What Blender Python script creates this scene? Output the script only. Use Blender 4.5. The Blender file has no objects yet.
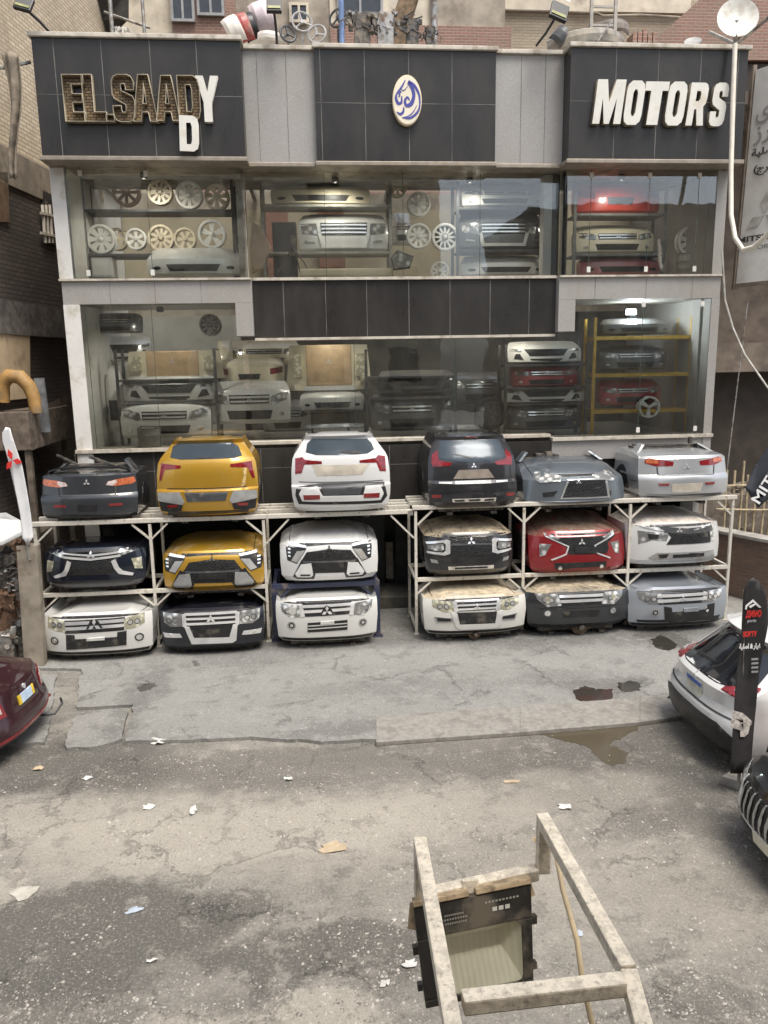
import bpy, bmesh, math, random
from mathutils import Vector, Matrix
from mathutils.bvhtree import BVHTree
from mathutils.geometry import tessellate_polygon
R = math.radians
random.seed(7)
SC = bpy.context.scene
COL = SC.collection

# ------------------------------------------------------------------ camera, sky, sun, exposure
FPX = 769.0
CAM = Vector((0.0, -14.9, 4.96))
AX = Vector((0.99567774, -0.09134508, -0.01679041))      # image right in world axes
AD = Vector((-0.03401511, -0.1904298, -0.98111134))      # image down
AF = Vector((0.0864223, 0.97744185, -0.19271382))        # forward
cd = bpy.data.cameras.new('camera')
cam = bpy.data.objects.new('camera', cd)
COL.objects.link(cam)
m3 = Matrix((AX, -AD, -AF)).transposed()
cam.matrix_world = Matrix.Translation(CAM) @ m3.to_4x4()
cd.sensor_fit = 'VERTICAL'
cd.sensor_height = 24.0
cd.lens = 24.0 * FPX / 1024.0
cd.clip_start = 0.05
cd.clip_end = 900
SC.camera = cam

SUN_EL, SUN_AZ = 66.0, 150.0        # azimuth clockwise from +Y
w = bpy.data.worlds.new('World')
SC.world = w
w.use_nodes = True
nt = w.node_tree
bg = nt.nodes['Background']
sky = nt.nodes.new('ShaderNodeTexSky')
sky.sky_type = 'NISHITA'
sky.sun_disc = False
sky.sun_elevation = R(SUN_EL)
sky.sun_rotation = R(SUN_AZ)
sky.air_density = 1.0
sky.dust_density = 3.0
sky.ozone_density = 1.0
hs = nt.nodes.new('ShaderNodeHueSaturation'); hs.inputs['Saturation'].default_value = .5
nt.links.new(sky.outputs[0], hs.inputs['Color']); nt.links.new(hs.outputs[0], bg.inputs[0])
bg.inputs[1].default_value = 0.10
sd = bpy.data.lights.new('sun', 'SUN')
sun = bpy.data.objects.new('sun', sd)
COL.objects.link(sun)
sd.energy = 1.5
sd.angle = R(30)
sd.color = (1.0, 0.95, 0.86)
a, e = R(SUN_AZ), R(SUN_EL)
sdir = Vector((math.sin(a) * math.cos(e), math.cos(a) * math.cos(e), math.sin(e)))
sun.rotation_euler = sdir.to_track_quat('Z', 'Y').to_euler()
sun.location = (0, -10, 40)
vs = SC.view_settings
vs.view_transform = 'Standard'
vs.look = 'None'
vs.gamma = 1
vs.use_curve_mapping = False
vs.exposure = 1.3
SC.cycles.max_bounces = 10
SC.cycles.transparent_max_bounces = 16

# ------------------------------------------------------------------ measuring helpers
def ray(px, py):
    return (AX * (px - 384.0) + AD * (py - 512.0) + AF * FPX).normalized()
def proj(p):
    v = Vector(p) - CAM
    k = FPX / v.dot(AF)
    return 384 + v.dot(AX) * k, 512 + v.dot(AD) * k
def P(px, py, Y):
    d = ray(px, py)
    return CAM + d * ((Y - CAM.y) / d.y)
def G(px, py, z=0.0):
    d = ray(px, py)
    return CAM + d * ((z - CAM.z) / d.z)
def PX(px, py, X):
    d = ray(px, py)
    return CAM + d * ((X - CAM.x) / d.x)

# ------------------------------------------------------------------ objects, names, labels
WM = {}
def empty(name, loc, rz=0.0):
    o = bpy.data.objects.new(name, None)
    COL.objects.link(o)
    o.location = loc
    o.rotation_euler = (0, 0, rz)
    o.empty_display_size = 0.2
    WM[o.name] = Matrix.Translation(Vector(loc)) @ Matrix.Rotation(rz, 4, 'Z')
    return o
def tag(o, label=None, cat=None, group=None, kind=None):
    if label: o['label'] = label
    if cat: o['category'] = cat
    if group: o['group'] = group
    if kind: o['kind'] = kind
    return o
def wm(o):
    return WM.get(o.name, Matrix.Identity(4))
def link(name, me, mat, parent=None, matrix=None):
    o = bpy.data.objects.new(name, me)
    COL.objects.link(o)
    if mat is not None:
        me.materials.clear()
        me.materials.append(mat)
    if parent is not None:
        o.parent = parent
        WM[o.name] = wm(parent)
    elif matrix is not None:
        o.matrix_world = matrix
        WM[o.name] = matrix
    return o
def copy_tree(o, parent=None):
    c = o.copy()
    COL.objects.link(c)
    if parent is not None:
        c.parent = parent
    for ch in list(o.children):
        copy_tree(ch, c)
    return c

class MB:
    """collects polygons in world space (or local when built with local=True)"""
    def __init__(s):
        s.v = []; s.f = []
    def add(s, vs, fs):
        n = len(s.v)
        s.v += [Vector(v) for v in vs]
        s.f += [[i + n for i in f] for f in fs]
        return s
    def box(s, x0, x1, y0, y1, z0, z1):
        v = [(x0,y0,z0),(x1,y0,z0),(x1,y1,z0),(x0,y1,z0),(x0,y0,z1),(x1,y0,z1),(x1,y1,z1),(x0,y1,z1)]
        return s.add(v, [(0,3,2,1),(4,5,6,7),(0,1,5,4),(1,2,6,5),(2,3,7,6),(3,0,4,7)])
    def obox(s, c, size, rot=None):
        m = (rot.to_matrix() if hasattr(rot, 'to_matrix') else rot) if rot is not None else Matrix.Identity(3)
        x, y, z = [k / 2 for k in size]
        v = [(-x,-y,-z),(x,-y,-z),(x,y,-z),(-x,y,-z),(-x,-y,z),(x,-y,z),(x,y,z),(-x,y,z)]
        return s.add([Vector(c) + m @ Vector(p) for p in v], [(0,3,2,1),(4,5,6,7),(0,1,5,4),(1,2,6,5),(2,3,7,6),(3,0,4,7)])
    def bar(s, p0, p1, a, b=None, up=(0,0,1)):
        """square bar from p0 to p1"""
        b = b or a
        p0, p1 = Vector(p0), Vector(p1)
        d = (p1 - p0).normalized()
        u = Vector(up)
        if abs(d.dot(u)) > .98: u = Vector((0,1,0))
        sx = d.cross(u).normalized(); sy = sx.cross(d).normalized()
        v = []
        for p in (p0, p1):
            for i, j in ((-1,-1),(1,-1),(1,1),(-1,1)):
                v.append(p + sx * (i * a / 2) + sy * (j * b / 2))
        return s.add(v, [(0,1,2,3),(7,6,5,4),(0,4,5,1),(1,5,6,2),(2,6,7,3),(3,7,4,0)])
    def tube(s, pts, r, n=8, cap=True):
        pts = [Vector(p) for p in pts]
        rs = r if isinstance(r, (list, tuple)) else [r] * len(pts)
        base = len(s.v)
        ref = None
        for i, p in enumerate(pts):
            d = (pts[min(i + 1, len(pts) - 1)] - pts[max(i - 1, 0)]).normalized()
            if ref is None:
                ref = d.orthogonal().normalized()
            ref = (ref - d * ref.dot(d)).normalized()
            q = d.cross(ref)
            for k in range(n):
                t = 2 * math.pi * k / n
                s.v.append(p + (ref * math.cos(t) + q * math.sin(t)) * rs[i])
        for i in range(len(pts) - 1):
            for k in range(n):
                a0 = base + i * n + k; a1 = base + i * n + (k + 1) % n
                s.f.append([a0, a1, a1 + n, a0 + n])
        if cap:
            s.f.append([base + k for k in reversed(range(n))])
            s.f.append([base + (len(pts) - 1) * n + k for k in range(n)])
        return s
    def lathe(s, prof, c, axis=(0,0,1), n=24, closed=False):
        """prof: list of (r, h) along axis from c"""
        ax = Vector(axis).normalized(); u = ax.orthogonal().normalized(); q = ax.cross(u)
        base = len(s.v); c = Vector(c)
        for r_, h in prof:
            for k in range(n):
                t = 2 * math.pi * k / n
                s.v.append(c + ax * h + (u * math.cos(t) + q * math.sin(t)) * r_)
        m = len(prof)
        for i in range(m if closed else m - 1):
            j = (i + 1) % m
            for k in range(n):
                s.f.append([base + i * n + k, base + i * n + (k + 1) % n, base + j * n + (k + 1) % n, base + j * n + k])
        return s
    def prism(s, poly, ext):
        """closed 3D polygon extruded along vector ext"""
        poly = [Vector(p) for p in poly]; ext = Vector(ext); n = len(poly)
        tris = tessellate_polygon([poly])
        base = len(s.v)
        s.v += poly + [p + ext for p in poly]
        for t in tris:
            s.f.append([base + i for i in t]); s.f.append([base + n + i for i in reversed(t)])
        for i in range(n):
            j = (i + 1) % n
            s.f.append([base + i, base + j, base + n + j, base + n + i])
        return s
    def build(s, name, mat, parent=None, smooth=False, local=False, bevel=0.0, origin=None):
        me = bpy.data.meshes.new(name)
        vs = s.v
        if parent is not None and not local:
            inv = wm(parent).inverted()
            vs = [inv @ v for v in vs]
        mtx = None
        if parent is None and vs:
            if origin is None:
                lo = Vector([min(v[i] for v in vs) for i in range(3)]); hi = Vector([max(v[i] for v in vs) for i in range(3)])
                origin = Vector(((lo.x + hi.x) / 2, (lo.y + hi.y) / 2, lo.z))
            origin = Vector(origin)
            vs = [v - origin for v in vs]
            mtx = Matrix.Translation(origin)
        me.from_pydata([tuple(v) for v in vs], [], s.f)
        bm = bmesh.new(); bm.from_mesh(me)
        bmesh.ops.recalc_face_normals(bm, faces=bm.faces)
        if bevel > 0:
            es = [e for e in bm.edges if len(e.link_faces) == 2 and e.calc_face_angle(0) > .5]
            bmesh.ops.bevel(bm, geom=es, offset=bevel, segments=2, profile=.6, affect='EDGES', clamp_overlap=True)
        if smooth:
            for f in bm.faces: f.smooth = True
            for e_ in bm.edges:
                if len(e_.link_faces) == 2 and e_.calc_face_angle(0) > R(48): e_.smooth = False
        bm.to_mesh(me); bm.free()
        return link(name, me, mat, parent, mtx)

def quadgrid(name, mat, o, ux, uy, nx, ny, fn=None, parent=None):
    """sheet from point o spanned by ux, uy with an offset function"""
    b = MB()
    o, ux, uy = Vector(o), Vector(ux), Vector(uy)
    for j in range(ny + 1):
        for i in range(nx + 1):
            p = o + ux * (i / nx) + uy * (j / ny)
            if fn: p = fn(p, i / nx, j / ny)
            b.v.append(p)
    for j in range(ny):
        for i in range(nx):
            k = j * (nx + 1) + i
            b.f.append([k, k + 1, k + nx + 2, k + nx + 1])
    return b

def shape2d(name, loops, mat, matrix, thick=.02, parent=None, fill=True, bevel=0.0):
    """flat outline with holes, as an extruded solid; matrix places its xy plane"""
    c = bpy.data.curves.new(name, 'CURVE')
    c.dimensions = '2D'
    c.fill_mode = 'BOTH' if fill else 'NONE'
    c.extrude = thick / 2
    c.bevel_depth = bevel
    for lp in loops:
        sp = c.splines.new('POLY')
        sp.points.add(len(lp) - 1)
        for k, p in enumerate(lp):
            sp.points[k].co = (p[0], p[1], 0, 1)
        sp.use_cyclic_u = True
    return curve_obj(name, c, mat, matrix, parent)
def curve_obj(name, c, mat, matrix, parent=None):
    t = bpy.data.objects.new('temporary', c)
    COL.objects.link(t)
    dg = bpy.context.evaluated_depsgraph_get()
    me = bpy.data.meshes.new_from_object(t.evaluated_get(dg))
    bpy.data.objects.remove(t)
    bpy.data.curves.remove(c)
    me.name = name
    if parent is not None:
        me.transform(wm(parent).inverted() @ matrix)
        return link(name, me, mat, parent)
    return link(name, me, mat, None, matrix)
def text3d(name, body, mat, matrix, size, thick=.004, parent=None, fit=None, bold=0.0, shear=0.0):
    c = bpy.data.curves.new(name, 'FONT')
    c.body = body; c.size = size; c.extrude = thick / 2; c.align_x = 'CENTER'; c.align_y = 'CENTER'
    c.offset = bold; c.shear = shear
    o = curve_obj(name, c, mat, matrix, None)
    me = o.data
    xs = [v.co.x for v in me.vertices]
    if fit and xs:
        k = fit / max(max(xs) - min(xs), 1e-4)
        for v in me.vertices: v.co.x *= k
    if parent is not None:
        me.transform(wm(parent).inverted() @ matrix)
        o.matrix_world = Matrix.Identity(4)
        o.parent = parent
        WM[o.name] = wm(parent)
    return o
def frame(o, x, y):
    """matrix whose x and y axes run along x and y"""
    x = Vector(x).normalized(); y = Vector(y); y = (y - x * y.dot(x)).normalized(); z = x.cross(y)
    m = Matrix((x, y, z)).transposed().to_4x4()
    m.translation = Vector(o)
    return m
FRONT = Matrix(((1,0,0),(0,0,-1),(0,1,0))).to_4x4()      # xy plane standing up, facing -Y
def front_at(p):
    return Matrix.Translation(Vector(p)) @ FRONT

# ------------------------------------------------------------------ materials
MATS = {}
class NT:
    def __init__(s, name):
        s.m = bpy.data.materials.new(name)
        s.m.use_nodes = True
        s.t = s.m.node_tree
        s.p = s.t.nodes['Principled BSDF']
        s.pos = s.n('ShaderNodeNewGeometry')
    def n(s, typ, **kw):
        q = s.t.nodes.new(typ)
        for k, v in kw.items(): setattr(q, k, v)
        return q
    def l(s, a, b): s.t.links.new(a, b)
    def set(s, sock, v):
        if hasattr(v, 'is_linked') or hasattr(v, 'links'): s.l(v, sock)
        else: sock.default_value = v
    def math(s, op, a, b=0.0, clamp=False):
        q = s.n('ShaderNodeMath', operation=op, use_clamp=clamp)
        s.set(q.inputs[0], a); s.set(q.inputs[1], b)
        return q.outputs[0]
    def mix(s, f, a, b):
        q = s.n('ShaderNodeMix', data_type='RGBA')
        s.set(q.inputs[0], f)
        for i, c in ((6, a), (7, b)):
            s.set(q.inputs[i], (*c, 1) if isinstance(c, tuple) and len(c) == 3 else c)
        return q.outputs[2]
    def noise(s, scale, detail=4, rough=.55, vec=None, dist=0.0):
        q = s.n('ShaderNodeTexNoise')
        q.inputs['Scale'].default_value = scale; q.inputs['Detail'].default_value = detail
        q.inputs['Roughness'].default_value = rough; q.inputs['Distortion'].default_value = dist
        s.l(vec if vec is not None else s.pos.outputs['Position'], q.inputs['Vector'])
        return q.outputs['Fac']
    def ramp(s, f, lo, hi):
        q = s.n('ShaderNodeMapRange', interpolation_type='SMOOTHSTEP')
        s.set(q.inputs[0], f); q.inputs[1].default_value = lo; q.inputs[2].default_value = hi
        return q.outputs[0]
    def mapping(s, scale=(1,1,1), rot=(0,0,0), loc=(0,0,0), src=None):
        q = s.n('ShaderNodeMapping')
        s.l(src if src is not None else s.pos.outputs['Position'], q.inputs[0])
        q.inputs['Scale'].default_value = scale; q.inputs['Rotation'].default_value = rot; q.inputs['Location'].default_value = loc
        return q.outputs[0]
    def bump(s, h, strength=.3, dist=.01):
        q = s.n('ShaderNodeBump')
        q.inputs['Strength'].default_value = strength; q.inputs['Distance'].default_value = dist
        s.l(h, q.inputs['Height']); s.l(q.outputs[0], s.p.inputs['Normal'])
    def up(s):
        q = s.n('ShaderNodeSeparateXYZ'); s.l(s.pos.outputs['Normal'], q.inputs[0])
        return q.outputs[2]
    def base(s, c): s.set(s.p.inputs['Base Color'], (*c, 1) if isinstance(c, tuple) and len(c) == 3 else c)
    def rough(s, v): s.set(s.p.inputs['Roughness'], v)

def mat(name, color, rough=.5, metal=0.0, var=.25, scale=6.0, dirt=None, damt=.5, dscale=2.5, bump=0.0, bscale=60.0, coat=0.0, spec=.5, up_only=False):
    """plain surface with tonal variation and patches of dirt"""
    if name in MATS: return MATS[name]
    n = NT(name)
    f = n.noise(scale, 5)
    lo = tuple(c * (1 - var) for c in color); hi = tuple(min(1, c * (1 + var)) for c in color)
    col = n.mix(n.ramp(f, .3, .7), lo, hi)
    if dirt is not None:
        g = n.ramp(n.noise(dscale, 8, .62), .62 - damt * .4, .72 - damt * .2)
        if up_only: g = n.math('MULTIPLY', g, n.ramp(n.up(), .25, .8))
        else: g = n.math('MULTIPLY', g, .75)
        col = n.mix(g, col, dirt)
        n.rough(n.math('ADD', n.math('MULTIPLY', g, max(0, .85 - rough)), rough))
    else:
        n.rough(n.math('ADD', n.math('MULTIPLY', f, .14), rough - .07))
    n.base(col)
    n.p.inputs['Metallic'].default_value = metal
    n.p.inputs['Coat Weight'].default_value = coat
    n.p.inputs['Coat Roughness'].default_value = .06
    n.p.inputs['Specular IOR Level'].default_value = spec
    if bump: n.bump(n.noise(bscale, 4), bump, .01)
    MATS[name] = n.m
    return n.m

DUST = (.36, .29, .20)
def paint(name, color, metal=.35, dust=.3, dustc=DUST, rough=.28, edge=.3):
    """car paint under clear coat with street dust lying on what faces up"""
    if name in MATS: return MATS[name]
    n = NT(name)
    film = n.ramp(n.noise(1.7, 9, .65), .3, .75)
    lum = min(1, .18 + 1.6 * max(color))
    col = n.mix(n.math('MULTIPLY', film, .08 * lum), color, dustc)
    spl = n.ramp(n.noise(5.5, 12, .75, n.mapping(scale=(1, 1, .6))), .54, .68)
    col = n.mix(n.math('MULTIPLY', spl, .14 * lum), col, dustc)
    g = n.math('MULTIPLY', n.ramp(n.math('ADD', n.math('MULTIPLY', n.noise(2.6, 10, .7), .6), n.math('MULTIPLY', n.noise(11, 8, .7), .4)), .62 - dust * .34, .70 - dust * .2), n.ramp(n.up(), edge, edge + .45))
    g = n.math('MULTIPLY', g, min(1, .45 + dust * .6))
    col = n.mix(g, col, n.mix(n.ramp(n.noise(8, 9, .7), .3, .7), tuple(c * .55 for c in dustc), tuple(min(1, c * 1.4) for c in dustc)))
    n.base(col)
    n.rough(n.math('ADD', n.math('MULTIPLY', g, .6), n.math('ADD', n.math('MULTIPLY', film, .12), rough)))
    n.p.inputs['Metallic'].default_value = metal
    n.set(n.p.inputs['Coat Weight'], n.math('SUBTRACT', .9, g))
    n.p.inputs['Coat Roughness'].default_value = .03
    MATS[name] = n.m
    return n.m

def bricks(name, c1, c2, mortar, scale, axis, dirt=(.1,.08,.06), damt=.35, bump=.5, brick_w=.24, row_h=.075):
    """running bond; axis 'x' for walls facing y, 'y' for walls facing x"""
    n = NT(name)
    sp = n.n('ShaderNodeSeparateXYZ'); n.l(n.pos.outputs['Position'], sp.inputs[0])
    cb = n.n('ShaderNodeCombineXYZ')
    n.l(sp.outputs[0 if axis == 'x' else 1], cb.inputs[0]); n.l(sp.outputs[2], cb.inputs[1])
    b = n.n('ShaderNodeTexBrick')
    n.l(cb.outputs[0], b.inputs['Vector'])
    b.inputs['Color1'].default_value = (*c1, 1); b.inputs['Color2'].default_value = (*c2, 1); b.inputs['Mortar'].default_value = (*mortar, 1)
    b.inputs['Scale'].default_value = scale; b.inputs['Mortar Size'].default_value = .012
    b.inputs['Brick Width'].default_value = brick_w; b.inputs['Row Height'].default_value = row_h; b.inputs['Mortar Smooth'].default_value = .3
    b.inputs['Bias'].default_value = -.1
    col = n.mix(n.math('MULTIPLY', n.noise(9, 6), .45), b.outputs['Color'], tuple(c * .55 for c in c1))
    g = n.ramp(n.noise(.8, 8, .65), .62 - damt * .4, .8 - damt * .2)
    col = n.mix(n.math('MULTIPLY', g, .7), col, dirt)
    n.base(col); n.rough(.9)
    h = n.math('SUBTRACT', n.math('MULTIPLY', n.noise(40, 5), .4), b.outputs['Fac'])
    n.bump(h, bump, .02)
    MATS[name] = n.m
    return n.m

def glassy(name, tint=(.95, .97, .955), ior=1.75, dirty=.035):
    """a sheet of window glass: clear, with Fresnel reflection and a film of dust"""
    n = NT(name)
    n.t.nodes.remove(n.p)
    out = [q for q in n.t.nodes if q.type == 'OUTPUT_MATERIAL'][0]
    tr = n.n('ShaderNodeBsdfTransparent'); tr.inputs[0].default_value = (*tint, 1)
    gl = n.n('ShaderNodeBsdfGlossy'); gl.inputs['Roughness'].default_value = .015; gl.inputs[0].default_value = (.95, .97, 1, 1)
    bp = n.n('ShaderNodeBump'); bp.inputs['Strength'].default_value = .06; bp.inputs['Distance'].default_value = .05
    n.l(n.noise(1.3, 2), bp.inputs['Height']); n.l(bp.outputs[0], gl.inputs['Normal'])
    fr = n.n('ShaderNodeFresnel'); fr.inputs[0].default_value = ior
    mx = n.n('ShaderNodeMixShader'); n.l(fr.outputs[0], mx.inputs[0]); n.l(tr.outputs[0], mx.inputs[1]); n.l(gl.outputs[0], mx.inputs[2])
    df = n.n('ShaderNodeBsdfDiffuse'); df.inputs[0].default_value = (.55, .5, .42, 1)
    st = n.mapping(scale=(2.2, 2.2, .35))
    m2 = n.n('ShaderNodeMixShader'); n.l(n.math('MULTIPLY', n.ramp(n.noise(1.6, 7, .6, st), .35, .8), dirty), m2.inputs[0])
    n.l(mx.outputs[0], m2.inputs[1]); n.l(df.outputs[0], m2.inputs[2])
    n.l(m2.outputs[0], out.inputs[0])
    MATS[name] = n.m
    return n.m
def emit(name, color, strength):
    n = NT(name)
    n.base(color); n.p.inputs['Emission Color'].default_value = (*color, 1); n.p.inputs['Emission Strength'].default_value = strength
    MATS[name] = n.m
    return n.m

CONCRETE = mat('concrete', (.34,.32,.29), .85, var=.2, scale=3, dirt=(.18,.165,.14), damt=.4, bump=.3)
STEEL_CREAM = mat('cream_painted_steel', (.58,.545,.475), .5, var=.12, scale=9, dirt=(.22,.15,.09), damt=.22, dscale=9)
BLACK_PLASTIC = mat('black_plastic', (.018,.018,.019), .42, var=.3, dirt=(.16,.14,.11), damt=.1)
DARK_GREY = mat('dark_grey_plastic', (.06,.062,.066), .5, var=.2, dirt=(.2,.17,.13), damt=.2)
SILVER = mat('silver_trim', (.42,.42,.41), .35, metal=.55, var=.1)
CHROME = mat('chrome', (.88,.88,.88), .16, metal=.6, var=.05)
RUBBER = mat('rubber', (.02,.02,.02), .8, var=.3, dirt=(.15,.13,.1), damt=.3)
WHITE_TRIM = mat('white_trim', (.70,.70,.68), .35, var=.05, coat=.6)
GREY_METAL = mat('bare_metal', (.35,.34,.32), .45, metal=.7, var=.3, dirt=(.16,.1,.06), damt=.4, dscale=7)
OILY = mat('oily_metal', (.09,.085,.08), .5, metal=.5, var=.6, scale=14, dirt=(.25,.2,.15), damt=.35, dscale=9, bump=.5, bscale=30)
WOOD = mat('weathered_wood', (.33,.26,.18), .8, var=.3, scale=11, dirt=(.12,.09,.06), damt=.3)
# ------------------------------------------------------------------ ground
def ground_material(name, light, mid, dark, spots, slab=False):
    n = NT(name)
    pos = n.pos.outputs['Position']
    wob = n.n('ShaderNodeVectorMath', operation='MULTIPLY_ADD')
    nz = n.n('ShaderNodeTexNoise'); nz.inputs['Scale'].default_value = 1.3; nz.inputs['Detail'].default_value = 14; nz.inputs['Roughness'].default_value = .74
    n.l(pos, nz.inputs['Vector']); n.l(nz.outputs['Color'], wob.inputs[0])
    wob.inputs[1].default_value = (1.5, 1.5, 0); n.l(pos, wob.inputs[2])
    streak = n.mapping(scale=(.35, 1.5, 1))
    tone = n.math('ADD', n.math('MULTIPLY', n.noise(1.0, 10, .66, streak), .7), n.math('MULTIPLY', n.noise(6, 8, .6), .3))
    col = n.mix(n.ramp(tone, .36, .64), dark if not slab else mid, light)
    col = n.mix(.45, col, mid)
    for (c, rx, ry, rz, amt, tgt, soft) in spots:
        mp = n.n('ShaderNodeMapping', vector_type='TEXTURE')
        n.l(wob.outputs[0], mp.inputs[0])
        mp.inputs['Location'].default_value = (c.x + .75, c.y + .75, 0); mp.inputs['Rotation'].default_value = (0, 0, rz)
        mp.inputs['Scale'].default_value = (rx, ry, 1)
        ln = n.n('ShaderNodeVectorMath', operation='LENGTH'); n.l(mp.outputs[0], ln.inputs[0])
        f = n.math('MULTIPLY', n.math('SUBTRACT', 1.0, n.ramp(ln.outputs['Value'], 1 - soft * .75, 1 + soft * .75)), amt)
        col = n.mix(f, col, tgt)
    ck = n.n('ShaderNodeTexVoronoi', feature='DISTANCE_TO_EDGE'); ck.inputs['Scale'].default_value = .55 if slab else .8; n.l(wob.outputs[0], ck.inputs['Vector'])
    crack = n.math('MULTIPLY', n.math('SUBTRACT', 1.0, n.ramp(ck.outputs[0], .004, .014)), n.ramp(n.noise(.7, 4), .47, .58))
    col = n.mix(n.math('MULTIPLY', crack, .2), col, tuple(c * .45 for c in dark))
    blot = n.ramp(n.noise(2.4, 12, .74), .53, .6)
    col = n.mix(n.math('MULTIPLY', blot, .42), col, tuple(c * .85 for c in dark))
    pale = n.ramp(n.noise(3.3, 12, .76, n.mapping(loc=(7,3,1))), .54, .64)
    col = n.mix(n.math('MULTIPLY', pale, .45), col, tuple(min(1, c * 1.18) for c in light))
    fine = n.math('ADD', n.math('MULTIPLY', n.noise(34, 6, .7), .6), n.math('MULTIPLY', n.noise(120, 3, .6), .4))
    col = n.mix(n.math('MULTIPLY', n.ramp(fine, .5, .68), .7), col, tuple(min(1, c * 1.5) for c in light))
    col = n.mix(n.math('MULTIPLY', n.math('SUBTRACT', 1.0, n.ramp(fine, .32, .5)), .6), col, tuple(c * .6 for c in dark))
    # pale grit and dark specks
    vo = n.n('ShaderNodeTexVoronoi'); vo.inputs['Scale'].default_value = 26 if not slab else 16; n.l(pos, vo.inputs['Vector'])
    sp = n.math('MULTIPLY', n.math('SUBTRACT', 1.0, n.ramp(vo.outputs['Distance'], .1, .26)), n.ramp(n.noise(2.2, 5), .42, .62))
    sel = n.n('ShaderNodeSeparateColor'); n.l(vo.outputs['Color'], sel.inputs[0])
    sp = n.math('MULTIPLY', sp, n.math('GREATER_THAN', sel.outputs[0], .55 if not slab else .86))
    col = n.mix(n.math('MULTIPLY', sp, .75), col, (.55, .51, .45))
    v2 = n.n('ShaderNodeTexVoronoi'); v2.inputs['Scale'].default_value = 9; n.l(pos, v2.inputs['Vector'])
    s2 = n.math('MULTIPLY', n.math('SUBTRACT', 1.0, n.ramp(v2.outputs['Distance'], .04, .2)), n.ramp(n.noise(.9, 4), .5, .6))
    col = n.mix(n.math('MULTIPLY', s2, .5), col, tuple(c * .5 for c in dark))
    n.base(col)
    n.rough(n.math('ADD', .62, n.math('MULTIPLY', tone, .3)))
    n.bump(n.math('SUBTRACT', n.math('ADD', n.math('ADD', n.noise(60, 6, .7), n.math('MULTIPLY', n.noise(9, 8, .65), 1.5)), n.math('MULTIPLY', sp, .8)), crack), .7, .016)
    MATS[name] = n.m
    return n.m
def sx(px, py, rpx):  # pixel radius to metres across the ground
    return (G(px + rpx, py) - G(px - rpx, py)).length / 2
def sy(px, py, rpy):
    return (G(px, py + rpy) - G(px, py - rpy)).length / 2
def spot(px, py, rx, ry, amt, col, soft=.35, rz=0.0):
    return (G(px, py), sx(px, py, rx), sy(px, py, ry), rz, amt, col, soft)
DK, DKK, LT = (.10, .092, .08), (.07, .065, .058), (.37, .338, .285)
spots = [spot(240, 832, 230, 32, .75, LT, .5), spot(60, 815, 130, 25, .5, LT, .5), spot(430, 850, 170, 50, .35, LT, .6),
         spot(80, 930, 155, 52, .95, DK, .2), spot(330, 950, 130, 26, .9, DK, .22), spot(230, 905, 50, 16, .8, DK, .3),
         spot(255, 1030, 130, 36, .9, LT, .35), spot(20, 1010, 110, 40, .6, DK, .4),
         spot(640, 765, 130, 45, .75, DKK, .5), spot(330, 765, 330, 22, .55, DK, .5), spot(60, 765, 110, 26, .8, DKK, .4),
         spot(640, 905, 150, 60, .3, LT, .6), spot(700, 1000, 80, 20, .6, DK, .4), spot(8, 890, 26, 16, .8, LT, .3),
         spot(690, 815, 90, 30, .5, DK, .5), spot(560, 790, 120, 22, .4, LT, .5)]
GM = ground_material('dirty_asphalt', (.31,.287,.248), (.21,.195,.17), (.12,.11,.096), spots)
b = quadgrid('ground', GM, (-120, -60, 0), (240, 0, 0), (0, 240, 0), 1, 1)
tag(b.build('ground', GM), kind='structure')

DKS = (.095, .091, .084)
sl_spots = [spot(594, 693, 30, 11, .6, DKS, .5), spot(630, 687, 20, 8, .6, DKS, .5), spot(140, 700, 20, 40, .5, DKS, .5), spot(145, 688, 9, 4, .95, DKK, .2), spot(330, 640, 260, 12, .7, DKS, .6), spot(600, 635, 150, 12, .75, DKS, .6),
            spot(480, 697, 9, 4, .8, DKS, .3), spot(665, 642, 22, 8, .9, DKK, .3), spot(330, 735, 60, 6, .5, DKS, .5), spot(520, 640, 60, 6, .5, (.1,.1,.095), .4),
            spot(250, 660, 60, 10, .4, DKS, .6), spot(400, 690, 120, 8, .3, DKS, .6), spot(200, 668, 6, 3, .9, DKK, .3), spot(560, 680, 50, 8, .3, DKS, .5), spot(560, 742, 60, 6, .7, DKK, .4)]
SM = ground_material('forecourt_concrete', (.285,.277,.257), (.225,.219,.204), (.125,.12,.11), sl_spots, slab=True)
def slab(name, pts, z, m, kind='structure', edge=True):
    bb = MB()
    rr = random.Random(int(abs(pts[0].x) * 100)); out = []
    for i in range(len(pts)):
        p, q = pts[i], pts[(i + 1) % len(pts)]
        m_ = max(1, int((q - p).length / .12)) if p.y < -1 and q.y < -1 else 1
        for k in range(m_):
            v = p.lerp(q, k / m_); j = .012 if m_ > 1 else 0
            out.append(Vector((v.x + rr.gauss(0, j), v.y + rr.gauss(0, j), z)))
    bb.prism(out, (0, 0, -z - .02))
    return tag(bb.build(name, m), kind=kind)
ZS = .05
fp = [(125,741),(135,706),(78,712),(88,672),(60,672)]
edge = [(125,741),(180,740),(250,737),(320,741),(372,739),(440,736),(520,729),(600,722),(700,708),(830,688)]
pts = [G(*p, ZS) for p in edge]
pts += [Vector((13, pts[-1].y, 0)), Vector((13, 4.2, 0)), Vector((-8.5, 4.2, 0)), G(-60, 668, ZS), G(62, 668, ZS), G(82, 668, ZS), G(76, 708, ZS), G(134, 704, ZS)]
slab('forecourt', pts, ZS, SM)
slab('forecourt_patch', [G(*p, .045) for p in [(66,748),(72,720),(80,713),(120,708),(128,712),(122,738),(100,746)]], .045, SM)
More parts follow.
